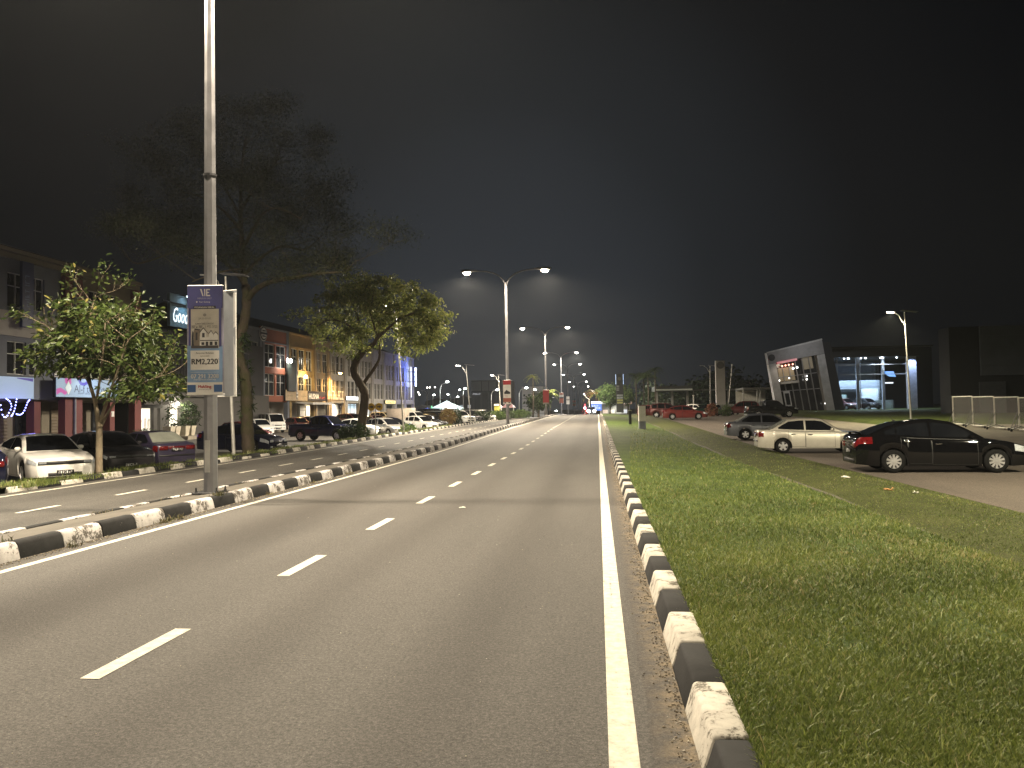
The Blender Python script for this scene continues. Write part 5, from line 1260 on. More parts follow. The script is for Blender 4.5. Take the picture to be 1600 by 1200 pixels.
string('right loop of blue string lights on the maroon pillar', [(26, 647), (31, 648), (36, 645), (40, 637), (43, 629), (46, 625)], 11)
# --- dark cafe set between the blocks
cy0, cy1 = 55.4, 79.6; CX = -35.6
t = thing('cafe_building', 'dark slatted cafe with a blue-lit wall between the two shop blocks', 'cafe', (CX, cy0, G0), ang1)
W = cy1-cy0
def cx(px_): return onx(px_, 640, CX).y-cy0
def cz(px_, py_): return onx(px_, py_, CX).z-G0
q = MB(); q.box((W/2, 6, 4.6), (W, 11.4, 9.2)); q.build('body', M_w['dark'], t)
wl = MB()
ops = [(cx(213), cx(234.5)), (cx(240), cx(245)), (cx(259), cx(277))]; x = 0
zt = cz(225, 638)
for (p, q_) in ops: wl.box(((x+p)/2, -.15, zt/2), (p-x, .3, zt)); x = q_
wl.box(((x+W)/2, -.15, zt/2), (W-x, .3, zt)); wl.box((W/2, -.15, (zt+3.9)/2), (W, .3, 3.9-zt)); wl.build('front_wall', M_w['char'], t)
M_shop = emat('cafe_interior_glow', (1, .9, .66), .95); M_shop2 = emat('cafe_counter', (.75, .62, .5), .3)
for (p, q_), zz in zip(ops, (.5, .1, .6)):
    k = MB(); k.box(((p+q_)/2, .02, (zt+zz)/2), (q_-p, .03, zt-zz)); k.build('lit_window', M_shop, t)
p, q_ = ops[0]
k = MB(); k.box((lerp(p, q_, .45), -.02, 2.15), ((q_-p)*.6, .03, .55)); k.build('menu_board', emat('menu_screen', (.5, .75, .85), .9), t)
for f_, hh in ((.3, 1.15), (.6, 1.3), (.85, 1.2)):
    k = MB(); k.box((lerp(p, q_, f_), -.025, hh/2+.5), (.32, .03, hh-.2), bev=.1); k.lathe([(.001, hh+.3), (.11, hh+.4), (.12, hh+.5), (.001, hh+.62)], (lerp(p, q_, f_), -.03, 0), 8); k.build('shelf_stand', M_shop2, t)
sl = MB()
for k_ in range(64): sl.box((cx(246)+k_*.235, -.62, 6.0), (.09, .2, 4.0))
sl.box((cx(246)+7.5, -.6, 8.05), (15.4, .26, .12)); sl.box((cx(246)+7.5, -.6, 3.95), (15.4, .26, .12)); sl.build('slat_screen', M_trim, t)
k = MB(); k.box((cx(228), -.5, zt+.4), (3.4, .9, .25)); k.build('awning', M_w['char'], t)
k = MB(); k.box((cx(262)+3, -.35, 3.75), (10, .5, .35)); k.build('fascia', M_w['char'], t)
zp0, zp1 = cz(275, 512), cz(275, 462)
k = MB(); k.box(((cx(258)+cx(345))/2, -.3, (zp0+zp1)/2), (cx(345)-cx(258), .25, zp1-zp0)); k.build('sign_wall', mat('slate_blue_wall', (.16, .24, .3), .7), t)
q = MB(); put_text(q, 'Good', (cx(263)+cx(287))/2, cz(276, 494), cx(287)-cx(263), 1.25, -.46, 0, 0, .35); q.build('lettering', emat('good_letters', (.85, .95, 1), 1.6), t)
lp = thing('wall_lamp', 'cold white spotlight on the slate blue cafe wall', 'lamp', (CX+1.0, cy0+cx(278), G0+cz(278, 463)), ang1)
k = MB(); k.box((0, 0, 0), (.5, .3, .12), bev=.03); k.box((0, .35, .05), (.05, .6, .05)); k.build('housing', M_dark, lp)
k = MB(); k.box((0, -.02, -.07), (.42, .24, .04)); k.build('lamp_glass', emat('cold_lamp', (.7, .9, 1), 30), lp)
spot('wall_light', (0, 0, -.15), 75, (.45, .8, 1), 140, .6, .1, lp, (R(-28), 0, 0))
k = MB(); k.box((cx(264), -.5, cz(264, 474)), (3.6, .06, .12)); k.build('sign_bar', M_trim, t)
pb = onx(277.5, 631, CX+.5); lp = thing('globe_lamp', 'small round white lamp over the cafe planters', 'lamp', pb, 0)
k = MB(); k.lathe([(.001, -.14), (.1, -.1), (.14, 0), (.1, .1), (.001, .14)], n=12); k.build('globe', emat('globe_white', (1, .95, .85), 20), lp, True); k = MB(); k.tube([(0, 0, .13), (0, 0, .5), (-.4, 0, .5)], .015, 5); k.build('bracket', M_dark, lp)
point('globe_light', (.3, 0, -.1), 60, (1, .9, .7), .12, lp)
for i, (a, b_, lb, plant) in enumerate([(260.5, 268, 'grey tapered planter with a tall dark plant before the lit cafe window', True), (271, 275, 'pale tapered planter, right beside the tall plant', False), (284.5, 291, 'third tapered planter of the cafe row', False), (294.5, 300, 'rightmost tapered planter of the cafe row', False)]):
    x0 = onx(lerp(a, b_, .5), 680, CX+1.8); y = x0.y; z0 = park_l(0, 60)+.28
    t2_ = thing('planter', lb, 'planter', (CX+1.8, y, z0), ang1, 'tapered planters outside the cafe')
    k = MB(); w0 = .24; w1 = .36; H_ = .82
    ring = lambda w_, z: [k.pt((sx*w_, sy*w_, z)) for sx, sy in ((-1, -1), (1, -1), (1, 1), (-1, 1))]
    A_, B_, C_, D_ = ring(w0, 0), ring(w1, H_), ring(w1-.05, H_), ring(w1-.06, H_-.1)
    k.face(A_[::-1]); 
    for P, Q in ((A_, B_), (B_, C_), (C_, D_)):
        for q in range(4): k.face((P[q], P[(q+1) % 4], Q[(q+1) % 4], Q[q]))
    k.face(D_); k.build('pot', mat('planter_pale', (.5, .45, .36), .6), t2_)
    r2 = random.Random(i); cs = [Vector((r2.gauss(0, .2), r2.gauss(0, .2), H_+(r2.random()*(2.1 if plant else .45)))) for _ in range(90 if plant else 30)]
    leaves('foliage', cs, .3, .1, M_leafd, t2_, .1, .3)
    k = MB(); k.tube([(0, 0, H_-.1), (.05, 0, H_+(1.9 if plant else .3))], .02, 5); k.build('stem', M_bark3, t2_)
k = MB(); k.box((CX+1.6, cy0+14, park_l(0, 60)+.14), (2.6, 22, .28)); struct('cafe_step', k, M_pave, False)
bush('hedge', 'low leafy hedge under the lit cafe window', (CX+1.2, onx(228, 680, CX+1.2).y, park_l(0, 60)+.25), .4, 2.2, .35, M_leafb, 900, .18, .06)
far = [Vector((CX+1.0, y, 0)) for y in ()]
bush('potted_shrub', 'dim feathery shrub climbing the cafe front beside the planters', (CX+1.1, onx(296, 650, CX+1.1).y, park_l(0, 60)+.8), .7, 1.2, 1.25, M_leafd, 1100, .22, .07)
# --- second block
pA = Vector((-36.5, 80.5, 0)); pB = Vector((-34.0, 140.0, 0)); u = (pB-pA).normalized(); ang2 = math.atan2(u.y, u.x)
def row_at(y): k = (y-pA.y)/(pB.y-pA.y); p = pA.lerp(pB, k); return Vector((p.x, p.y, park_l(-36, y)))
def unit(ya, yb, label, wall, trim, nw, **kw):
    o = row_at(ya); W = (row_at(yb)-row_at(ya)); W = math.hypot(W.x, W.y)-.004; n = nw; m0 = .62; gap = .42
    ww = (W-2*m0-(n-1)*gap)/n; wins = [(m0+i*(ww+gap), m0+i*(ww+gap)+ww) for i in range(n)]
    return shophouse(o, ang2, W, o.z, label, wall, trim, wins, **kw)
PN = [M_pane, M_pane, M_curt, M_pane, M_curt]
unit(73.7, 80.4, 'blue-grey shophouse half hidden by the tall tree and the banner', M_w['grey'], M_w['grey'], 2, band=M_w['grey'], shop='shutter', top=11.0)
unit(80.5, 87.1, 'terracotta shophouse with a round emblem and blue-grey lower floors', M_w['orange'], M_w['grey'], 2, band=M_w['orange'], base=M_w['grey'], shop='shutter', top=11.3)
unit(87.2, 94.6, 'ochre shophouse above the dark shop with the white letters', M_w['ochre'], M_w['ochre'], 3, shop='dark', top=11.3)
unit(94.7, 99.6, 'tan shophouse glowing orange beside the street lamp bracket', M_w['tan'], M_w['tan'], 2, shop='glass', top=11.1, panes=PN)
labs = ['white shophouse with yellow letters above its lit doorway', 'white shophouse with the cold white shop behind the crooked trunk', 'white shophouse between the crooked trunk and the yellow-signed shop', 'white shophouse over the yellow shop sign', 'white shophouse behind the bare leaning pole', 'white shophouse second from the end, washed faintly blue', 'end shophouse of the white row, washed blue by the neon sign']
ys = [99.7+5.78*k for k in range(8)]
for k in range(7): unit(ys[k], ys[k+1]-.1, labs[k], M_w['white'] if k % 2 else M_w['pale'], M_w['pale'], 3, shop='glass' if k in (1, 2, 4) else 'shutter', top=11.5, panes=PN)
def onrow(px_, py_, off=0):
    d = ray(px_, py_); n = Vector((u.y, -u.x, 0)); k = ((pA+n*off)-Vector((0, 0, CZ))); t = (k.x*n.x+k.y*n.y)/(d.x*n.x+d.y*n.y); return Vector((d.x*t, d.y*t, CZ+d.z*t))
def rsign(px0, px1, py0, py1, label, m, off=.35, name='shop_sign', cat='sign', d=.2):
    a = onrow(px0, (py0+py1)/2, off); b_ = onrow(px1, (py0+py1)/2, off); c = (a+b_)/2; hh = onrow((px0+px1)/2, py0, off).z-onrow((px0+px1)/2, py1, off).z; w_ = (b_-a).length
    return sign_box(name, label, cat, c, ang2, w_, hh, d, m), w_, hh
# round emblem
c = onrow(411, 521, .1); t = thing('round_sign', 'round black and white emblem sign on the terracotta parapet', 'sign', c, ang2)
for r_, m_, y_ in ((1.0, M_white, 0), (.9, M_trim, -.03), (.72, M_white, -.06)):
    q = MB(); q.lathe([(.001, y_-.05), (r_*.85, y_-.05), (r_*.85, y_), (.001, y_)], n=28, axis='y'); q.build('disc', m_, t)
q = MB(); q.box((0, -.13, 0), (1.5, .05, .2)); q.build('bar', M_trim, t); q = MB(); q.box((0, -.125, .3), (.7, .04, .12)); q.box((0, -.125, -.3), (.7, .04, .12)); q.build('crossbar', M_trim, t)
# shop boards
t, w_, hh = rsign(446, 480.5, 609.5, 626.5, 'pale orange billboard with a picture of a tall glass beside the white-lettered sign', mat('poster_tan', (.52, .4, .25), .6, 0, .25, 1.2))
q = MB(); q.lathe([(.2, -.7), (.28, -.2), (.3, .5), (.3, .7)], (0, -.05, 0), 12); q.v = [(x, -.03+(y+.05)*.06, z*hh/1.9) for x, y, z in q.v]; q.build('printed_glass', M_ban['grey'], t)
for z in (-.1, .22): q = MB(); q.box((0, -.06, z*hh), (.42, .02, .14*hh)); q.build('printed_label', M_white, t)
for x_ in (-.3, .3):
    q = MB(); q.box((x_*w_, -.03, -.05*hh), (.24*w_, .01, .03*hh)); q.build('printed_line', M_ban['brown'], t)
t, w_, hh = rsign(481, 508.5, 611.5, 626.5, 'dark shop sign with big pale letters and a red word', mat('sign_black', (.03, .028, .03), .5))
txt(t, 'lettering', 'HUSNA', -.17*w_, -.03*hh, emat('husna_letters', (1, .85, .5), .55), .56*w_, .56*hh, -.03, .02); q = MB(); scribble(q, .3*w_, -.12*hh, .34*w_, .3*hh, -.03, 0, 5, 9); q.build('red_lettering', mat('sign_red', (.6, .05, .04), .5), t)
t = thing('letter_sign', 'yellow upright letters along the shopfront right of the orange lamp', 'sign', onrow(525, 619, .3), ang2)
wl_ = (onrow(536.5, 619, .3)-onrow(512, 619, .3)).length; q = MB(); scribble(q, 0, .12, wl_, 1.15, 0, 0, 8, 4); q.build('lettering', emat('yellow_letters', (1, .62, .12), .7), t); q = MB(); q.box((0, .06, -.55), (wl_, .06, .07)); q.build('rail', M_dark, t)
t, w_, hh = rsign(541, 559.5, 619.5, 625.5, 'glaring white lit sign over the cold white shop', emat('sign_white', (.85, .93, 1), 2.2))
t, w_, hh = rsign(602, 618, 625.5, 631, 'yellow lit shop sign left of the leaning solar lamp pole', emat('sign_yellow', (1, .72, .08), .9))
q = MB(); scribble(q, 0, 0, .7*w_, .42*hh, -.03, 0, 8, 6); q.build('lettering', mat('sign_dark_red', (.3, .04, .02), .5), t)
# lit shop fronts
def glow_shop(px0, px1, py0, py1, label, c, s, P, lc):
    a = onrow(px0, py1, -2.0); b_ = onrow(px1, py1, -2.0); o = (a+b_)/2; hh = onrow(px0, py0, -2.0).z-a.z; w_ = (b_-a).length
    t = thing('lit_shop', label, 'shop', (o.x, o.y, row_at(o.y).z+.05), ang2); hh = a.z+hh-row_at(o.y).z-.05
    q = MB(); q.box((0, .05, hh/2), (w_, .06, hh)); q.build('lit_glass', emat('shopglow_%d' % px0, c, s), t)
    for f_ in (-.5, -.17, .17, .5):
        q = MB(); q.box((f_*w_, -.02, hh/2), (.09, .08, hh)); q.build('mullion', M_frame, t)
    q = MB(); q.box((0, -.02, hh*.78), (w_, .06, .08)); q.build('transom', M_frame, t)
    spot('shop_light', (0, -.6, hh-.1), P, lc, 150, .6, .3, t, (R(35), 0, 0))
glow_shop(541, 559, 626, 655, 'cold white lit shop front behind the crooked trunk', (.62, .85, 1), .75, 400, (.7, .9, 1))
glow_shop(573, 594, 627, 652, 'blue-white lit shop front right of the crooked trunk', (.42, .6, .75), .3, 160, (.6, .8, 1))
glow_shop(514, 528, 632, 655, 'warm grey lit doorway below the yellow letters', (.8, .72, .58), .3, 120, (1, .85, .6))
glow_shop(468, 496, 634, 652, 'dim open stall front under the dark lettered sign', (.5, .42, .3), .14, 60, (1, .8, .5))
# lamps on the facade
t = thing('orange_lamp', 'orange street lamp on a bracket before the tan shophouse', 'street lamp', onrow(510, 654, 1.6), ang2)
zb = t.location.z; zt = onrow(510, 581, 1.6).z-zb; q = MB(); q.tube([(0, 0, -.5), (0, 0, zt+.7)], .09, 8); q.build('pole', M_dark, t)
q = MB(); dx_ = (onrow(529, 580, 1.6)-onrow(510, 581, 1.6)); L_x = math.hypot(dx_.x, dx_.y); q.tube([(0, 0, zt-.1), (L_x*.5, -.1, zt+.12), (L_x-.5, -.15, zt+.2)], .04, 6); q.build('arm', M_dark, t)
lamp_head(t, (L_x, -.15, zt+.22), 0, 700, M_lamporange, (1, .55, .16), True, 1.4, 165)
t.location.z -= 0
t = thing('flood_lamp', 'pair of white floodlights on a mast left of the dark vertical sign', 'lamp', onrow(448, 575, .5), ang2)
q = MB(); q.tube([(0, 0, -.5), (0, 0, 1.0)], .06, 6); q.tube([(-.5, -.2, .8), (.5, -.2, .8)], .04, 6); q.build('bracket', M_dark, t)
for s in (-1, 1):
    q = MB(); q.lathe([(.001, -.1), (.22, -.06), (.25, 0), (.001, .02)], (s*.45, -.3, .85), 12, 'y'); q.build('lamp_glass', emat('flood_white', (1, .97, .9), 30), t)
spot('flood_light', (0, -.6, .8), 160, (1, .9, .75), 140, .6, .2, t, (R(50), 0, 0))
t = thing('vertical_sign', 'dark green-black vertical signboard on the ochre shophouse', 'sign', onrow(456, 587, .5), ang2)
q = MB(); q.box((0, 0, 0), (2.2, .22, 3.7), bev=.03); q.build('sign_panel', mat('sign_dark_green', (.02, .028, .026), .35), t); q = MB(); q.box((1.14, -.02, 0), (.1, .28, 3.7)); q.build('edge_trim', M_white, t)
t = thing('wall_globe', 'round warm wall lamp right of the dark vertical sign', 'lamp', onrow(477.5, 588.5, .35), ang2)
q = MB(); q.lathe([(.001, -.2), (.16, -.13), (.2, 0), (.14, .14), (.001, .2)], n=12); q.build('globe', emat('globe_warm', (1, .75, .38), 25), t, True); q = MB(); q.box((0, .2, .0), (.06, .36, .06)); q.build('bracket', M_dark, t)
point('globe_light', (0, -.3, 0), 130, (1, .7, .3), .2, t)
t = thing('canopy', 'pale roll-up awning over the dark open stall', 'awning', onrow(490, 631, 1.0), ang2); q = MB(); q.prism([(-1.2, .15), (1.0, .25), (1.0, .1), (-1.2, -.12)], (-3.0, 0, 0), (0, 1, 0), (0, 0, 1), 6.6); q.build('sheet', M_ban['white'], t)
# neon at the end of the row
t = thing('neon_sign', 'tall glaring blue-white vertical neon sign at the end of the row', 'sign', onrow(648, 589, 1.2), ang2)
q = MB(); q.box((0, 0, 0), (1.1, .35, 3.6), bev=.05); q.build('sign_case', M_dark, t)
for k in range(4):
    for sy in (-1, 1):
        q = MB(); q.box((0, sy*.19, 1.32-k*.88), (.8, .04, .7), bev=.02); q.build('neon_block', emat('neon_white', (.6, .72, 1), 9), t)
q = MB(); q.tube([(-.2, 0, -.9), (-1.2, .9, -.9)], .05, 6); q.tube([(-.2, 0, .9), (-1.2, .9, .9)], .05, 6); q.build('bracket', M_dark, t)
point('neon_light', (-1.4, -1.3, .3), 330, (.12, .2, 1), .5, t)
t = thing('neon_strip', 'slim glowing edge strip down the corner of the end shophouse', 'sign', onrow(642.5, 597, .25), ang2); q = MB(); q.box((0, 0, 0), (.12, .12, 5.6)); q.build('tube', emat('neon_edge', (.75, .75, 1), 1.6), t)
# two round yellow signs on one post
t = thing('road_sign', 'pair of round yellow road signs on one grey post by the silver hatchback', 'sign', onx(587, 674, -14.9), R(-6))
t.location.z = -.1; hh = onx(587, 636, -14.9).z+.1; q = MB(); q.tube([(0, 0, 0), (0, 0, hh+.2)], .035, 8); q.build('post', M_galv2, t)
for s in (-1, 1):
    q = MB(); q.lathe([(.001, 0), (.255, 0), (.265, .015), (.001, .02)], (s*.28, -.05, hh), 24, 'y'); q.build('sign_disc', mat('sign_amber', (.62, .4, .06), .4, 0, .1), t)
    q = MB(); q.poly([(s*.28+x, -.056, hh+z) for x, z in [(-.14, -.03), (.03, -.03), (.03, -.1), (.15, .01), (.03, .12), (.03, .05), (-.14, .05)]]); q.build('arrow', M_ink, t)
# ================================================================== RIGHT SIDE
def atd(px_, py_, d): return ony(px_, py_, d)
def S(d): return d/F       # metres per photo pixel at depth d
# leaning glass portal of the showroom
D = 100.0
zg = lawn(25, D)
def P2(px_, py_): p = atd(px_, py_, D); return p.x, p.z
ox, _ = P2(1250, 638)
pt = thing('glass_portal', 'leaning glass-fronted portal of the car showroom with a metal frame', 'showroom', (ox, D, zg), R(4), 'car showroom buildings')
def L2(px_, py_): x, z = P2(px_, py_); return (x-ox, max(z-zg, -.3))
M_alu = mat('aluminium_panel', (.4, .4, .4), .5, .1, .22, 1.2); M_alud = mat('aluminium_dark', (.24, .24, .245), .5, .1, .2, 1.2)
TL, TR, BR, BL = L2(1197, 551.5), L2(1285, 530), L2(1306, 641), L2(1213, 641)
def strip(name, quad, y, th, m, par=pt):
    q = MB(); q.prism(quad, (0, y+th, 0), (1, 0, 0), (0, 0, 1), th); q.M = None; return q.build(name, m, par)
def mixp(a, b, t): return (lerp(a[0], b[0], t), lerp(a[1], b[1], t))
def Q(u, v): return mixp(mixp(TL, TR, u), mixp(BL, BR, u), v)
def quad(u0, u1, v0, v1): return [Q(u0, v1), Q(u1, v1), Q(u1, v0), Q(u0, v0)]
strip('head_panel', quad(0, 1, 0, .2), 0, .9, M_alud); strip('frame_leg', quad(0, .13, .204, 1), 0, .9, M_alu); strip('frame_leg', quad(.86, 1, .204, 1), 0, .9, M_alu)
strip('side_wall', [Q(.98, 1), (Q(1, 1)[0]+1.6, Q(1, 1)[1]), (Q(1, 0)[0]+1.4, Q(1, 0)[1]-.3), Q(.98, .03)], 1.0, 1.5, M_w['dark'])
strip('edge_trim', quad(0, 1, -.012, .01), -.12, .1, M_alu)
gls = MB(); gls.prism(quad(.132, .858, .206, 1), (0, .9, 0), (1, 0, 0), (0, 0, 1), .06); gls.build('glass_wall', mat('portal_glass', (.03, .03, .032), .12, 0, .5, .5), pt)
for k in range(1, 6): strip('mullion', quad(.132+.726*k/6-.006, .132+.726*k/6+.006, .21, 1), .6, .22, M_alud)
for v in (.45, .68): strip('transom', quad(.134, .856, v-.006, v+.006), .64, .2, M_alud)
strip('red_strip', quad(.14, .5, .19, .225), -.16, .1, emat('red_glow', (.8, .03, .08), .32))
strip('amber_reflection', quad(.17, .45, .3, .52), .7, .1, emat('inner_amber', (.6, .48, .28), .04, (.3, .25, .16)))  # faintly glowing amber panel stands in for a reflection in the glass
strip('inner_panel', quad(.63, .8, .2, .38), .7, .1, emat('inner_amber2', (.55, .45, .28), .06, (.35, .3, .22)))
strip('entrance_door', quad(.19, .3, .68, .93), .5, .1, mat('door_pale', (.5, .5, .52), .4)); strip('door_pane', quad(.21, .28, .72, .91), .45, .06, M_pane)
strip('awning', quad(.15, .47, .53, .565), -.1, 1.0, M_galv2)
for u_ in (.24, .3, .36, .43): 
    x, z = Q(u_, .27); q = MB(); q.lathe([(.001, -.05), (.11, -.04), (.001, .05)], (x, .3, z), 8, 'y'); q.build('red_lamp', emat('red_bulb', (1, .25, .15), 5), pt)
for u_, v_, r_ in ((.42, .335, .13), (.49, .33, .13), (.62, .53, .1), (.14, .5, .1), (.87, .9, .13), (.63, .48, .09), (.32, .48, .08)):
    x, z = Q(u_, v_); q = MB(); q.lathe([(.001, -.05), (r_, -.04), (.001, .05)], (x, .2, z), 8, 'y'); q.build('spot_lamp', emat('spot_white', (1, .97, .9), 6), pt)
q = MB(); x, z = Q(.07, .1); q.lathe([(.001, -.06), (.42, -.06), (.42, 0), (.001, 0)], (x, -.02, z), 18, 'y'); q.build('emblem', M_trim, pt)
spot('portal_light', (Q(.3, .25)[0], -1.5, Q(.3, .25)[1]), 25, (1, .8, .6), 140, .6, .3, pt, (R(30), 0, 0))
spot('portal_wash', (2, -7, 8.2), 120, (1, .97, .95), 120, .6, .3, pt, (R(62), 0, 0))
# glass hall with showroom cars
hx0, hx1 = P2(1312, 600)[0], P2(1443, 600)[0]; zt = P2(1380, 556)[1]-zg; Wd = hx1-hx0
hl_ = thing('showroom_hall', 'glass showroom hall lit cold blue from inside', 'showroom', (hx0, D+2, zg), 0, 'car showroom buildings')
q = MB(); q.box((Wd/2, 7.5, -.05), (Wd+1, 15, .1)); q.build('floor_slab', M_pave, hl_)
q = MB(); q.box((Wd/2, 14.5, zt/2), (Wd, .3, zt)); q.box((.1, 7.5, zt/2), (.2, 14, zt)); q.build('back_wall', mat('hall_wall', (.34, .37, .42), .7), hl_)
q = MB(); q.box((Wd/2, 7, zt+.35), (Wd+.6, 15.4, .7)); q.build('roof', M_w['dark'], hl_)
q = MB(); q.box((Wd-.55, .2, zt/2), (1.1, .5, zt)); q.build('end_pier', mat('pier_pale', (.5, .52, .58), .6), hl_)
for px_ in (1350, 1391): x = P2(px_, 600)[0]-hx0; q = MB(); q.box((x, .35, zt/2), (.32, .32, zt)); q.build('column', mat('column_pale', (.45, .48, .54), .5), hl_)
for z in (zt-.95, zt-2.2): q = MB(); q.box((Wd/2, .12, z), (Wd-1.2, .1, .09)); q.build('transom', M_alu, hl_)
q = MB(); 
for k in range(4): q.box((.4+k*(Wd-1.6)/3, .12, zt/2), (.05, .09, zt))
q.build('mullion', M_alu, hl_)
g_, nt, b = node_mat('clear_glass'); b.inputs['Base Color'].default_value = (.75, .85, .9, 1); b.inputs['Roughness'].default_value = .03; b.inputs['Transmission Weight'].default_value = 1; b.inputs['IOR'].default_value = 1.1; b.inputs['Alpha'].default_value = .35
q = MB(); q.box((Wd/2-.5, .2, zt/2), (Wd-1.1, .02, zt-.02)); q.build('glass_wall', g_, hl_)
q = MB(); q.box((Wd*.4, 10, 2.9), (Wd*.78, 6, .25)); q.box((Wd*.4, 7.0, 3.5), (Wd*.78, .06, .9)); q.build('mezzanine', mat('hall_wall2', (.2, .23, .27), .6), hl_)
q = MB(); q.box((Wd*.66, 6.9, 1.4), (2.2, .1, 2.8)); q.box((Wd*.76, 5, .6), (2.2, .8, 1.2)); q.build('counter', mat('counter_white', (.55, .6, .65), .4), hl_)
q = MB(); q.prism([(-.9, .38), (.62, .34), (.9, -.36), (.1, -.3)], (P2(1401, 583)[0]-hx0, .8, P2(1401, 583)[1]-zg), (1, 0, 0), (0, 0, 1), .1); q.build('wall_screen', emat('blue_screen', (.03, .3, 1), .75), hl_)
q = MB(); q.box((P2(1402, 597)[0]-hx0, .9, P2(1402, 597)[1]-zg), (1.1, .1, .16)); q.build('light_bar', emat('bar_white', (.9, .95, 1), 1.2), hl_)
q = MB(); q.box((Wd*.18, 3.5, 1.55), (1.3, .1, .9)); q.build('display_board', emat('display_cyan', (.4, .75, .85), .45), hl_)
for px_, r_ in ((1327, .1), (1334, .16), (1354, .09), (1361, .14), (1387, .26), (1411, .09)):
    q = MB(); q.lathe([(.001, -.1), (r_, -.05), (r_*.8, .03), (.001, .04)], (P2(px_, 600)[0]-hx0, -.25, zt-.12), 10); q.build('ceiling_lamp', emat('hall_lamp', (.75, .88, 1), 14), hl_)
for fx in (.12, .45, .78): spot('hall_light', (Wd*fx, 4.5, zt-.2), 520, (.66, .82, 1), 150, .5, .3, hl_)
spot('pier_light', (Wd-.6, -.9, zt-.05), 150, (.5, .65, 1), 110, .7, .15, hl_, (R(14), 0, 0)); spot('hall_front_light', (Wd*.57, -.5, zt-.1), 300, (.7, .85, 1), 150, .5, .2, hl_)
for px_, c, lb in ((1333, 'darkred', 'dark red car on show behind the glass, at the left'), (1369, 'charcoal', 'dark car on show in the middle of the glass hall')):
    x = P2(px_, 630)[0]; car('hatch', c, (x+.6, D+5.2, zg+.003), R(-65), lb, group='cars on show in the glass hall', name='display_car')
# dark blocks beside it
bx = P2(1290, 600)[0]
t = thing('office_block', 'unlit dark block rising behind the showroom', 'building', (P2(1410, 640)[0]+3, D+19, zg-.2), 0)
q = MB(); q.box((0, 4, 4.6), (Wd+7, 8, 9.2)); q.build('wall', M_w['dark'], t); q = MB(); q.box((0, 4, 9.35), (Wd+7.4, 8.4, .25)); q.build('parapet', M_w['char'], t)
D2 = 78; x0 = atd(1487, 600, D2).x
t = thing('warehouse', 'dim grey panelled warehouse at the right edge behind the barriers', 'building', (x0, D2, lawn(45, D2)-.3), R(-3))
hh = atd(1550, 509, D2).z-t.location.z
q = MB(); q.box((14, 1.6, hh*.5), (28, 2.6, hh)); q.build('wall', mat('warehouse_wall', (.03, .033, .038), .7, .1, .15, .4), t)
q = MB()
for i in range(5): q.box((2.6+11, -.02, hh*(.55+.11*i)-.4), (22, .2, hh*.108))
q.build('cladding', mat('cladding_grey', (.15, .17, .2), .6, .2, .12, .5), t)
q = MB(); q.box((3.6, .05, hh*.2), (2.3, .16, hh*.36)); q.build('door', mat('door_grey', (.08, .088, .098), .6), t)
# mesh barriers on wheels
def chain(name, c, n=12):
    m, nt, b = node_mat(name); b.inputs['Base Color'].default_value = c+(1,); b.inputs['Metallic'].default_value = .5; b.inputs['Roughness'].default_value = .5; return m
M_mesh = chain('mesh_wire', (.35, .34, .32))
a_ = onz(1490, 665, apron(27, 56)); b_ = onz(1620, 676, apron(27, 48))
dirb = (b_-a_); dirb.z = 0; Lb = 2.75; dn = dirb.normalized(); angb = math.atan2(dn.y, dn.x)
for k in range(4):
    o = a_+dn*(k*(Lb+.06)); o.z = apron(o.x, min(o.y, 57))+.004
    t = thing('barrier', ['mesh barrier on wheels, leftmost of the row behind the black sedan', 'second mesh barrier on wheels from the left', 'third mesh barrier on wheels, near the right edge', 'mesh barrier on wheels cut by the right edge'][k], 'barrier', o, angb, 'mesh barriers on the concrete')
    q = MB(); z1 = 1.98
    q.tube([(0, 0, .12), (0, 0, z1), (Lb, 0, z1), (Lb, 0, .12), (0, 0, .12)], .042, 6); q.build('frame', mat('barrier_zinc', (.62, .6, .54), .5, .2), t)
    q = MB(); n = 26; 
    for i in range(n+12):
        xa = -1.9+i*(Lb+1.9)/(n+11) if False else i*(Lb+1.8)/(n+12)-1.8
        for sg in (1, -1):
            p0, p1 = (xa, .15), (xa+1.8, 1.95)
            ta = max(0, (0-p0[0])/1.8); tb = min(1, (Lb-p0[0])/1.8)
            if tb <= ta: continue
            A_ = (p0[0]+1.8*ta, p0[1]+1.8*ta); B_ = (p0[0]+1.8*tb, p0[1]+1.8*tb)
            if sg < 0: A_, B_ = (A_[0], 2.1-A_[1]), (B_[0], 2.1-B_[1])
            q.tube([(A_[0], .01*sg, A_[1]), (B_[0], .01*sg, B_[1])], .0026, 3)
    q.build('wire_mesh', M_mesh, t)
    for x in (.12, Lb-.12):
        q = MB(); q.tube([(x, -.55, .1), (x, 0, .3), (x, .55, .1)], .03, 6); q.tube([(x, -.4, .12), (x, 0, 1.1)], .022, 5); q.build('foot', M_galv, t)
        for s in (-1, 1): q = MB(); q.lathe([(.001, -.03), (.085, -.03), (.085, .03), (.001, .03)], (x, s*.52, .086), 10, 'y'); q.build('wheel', M_tyre, t)
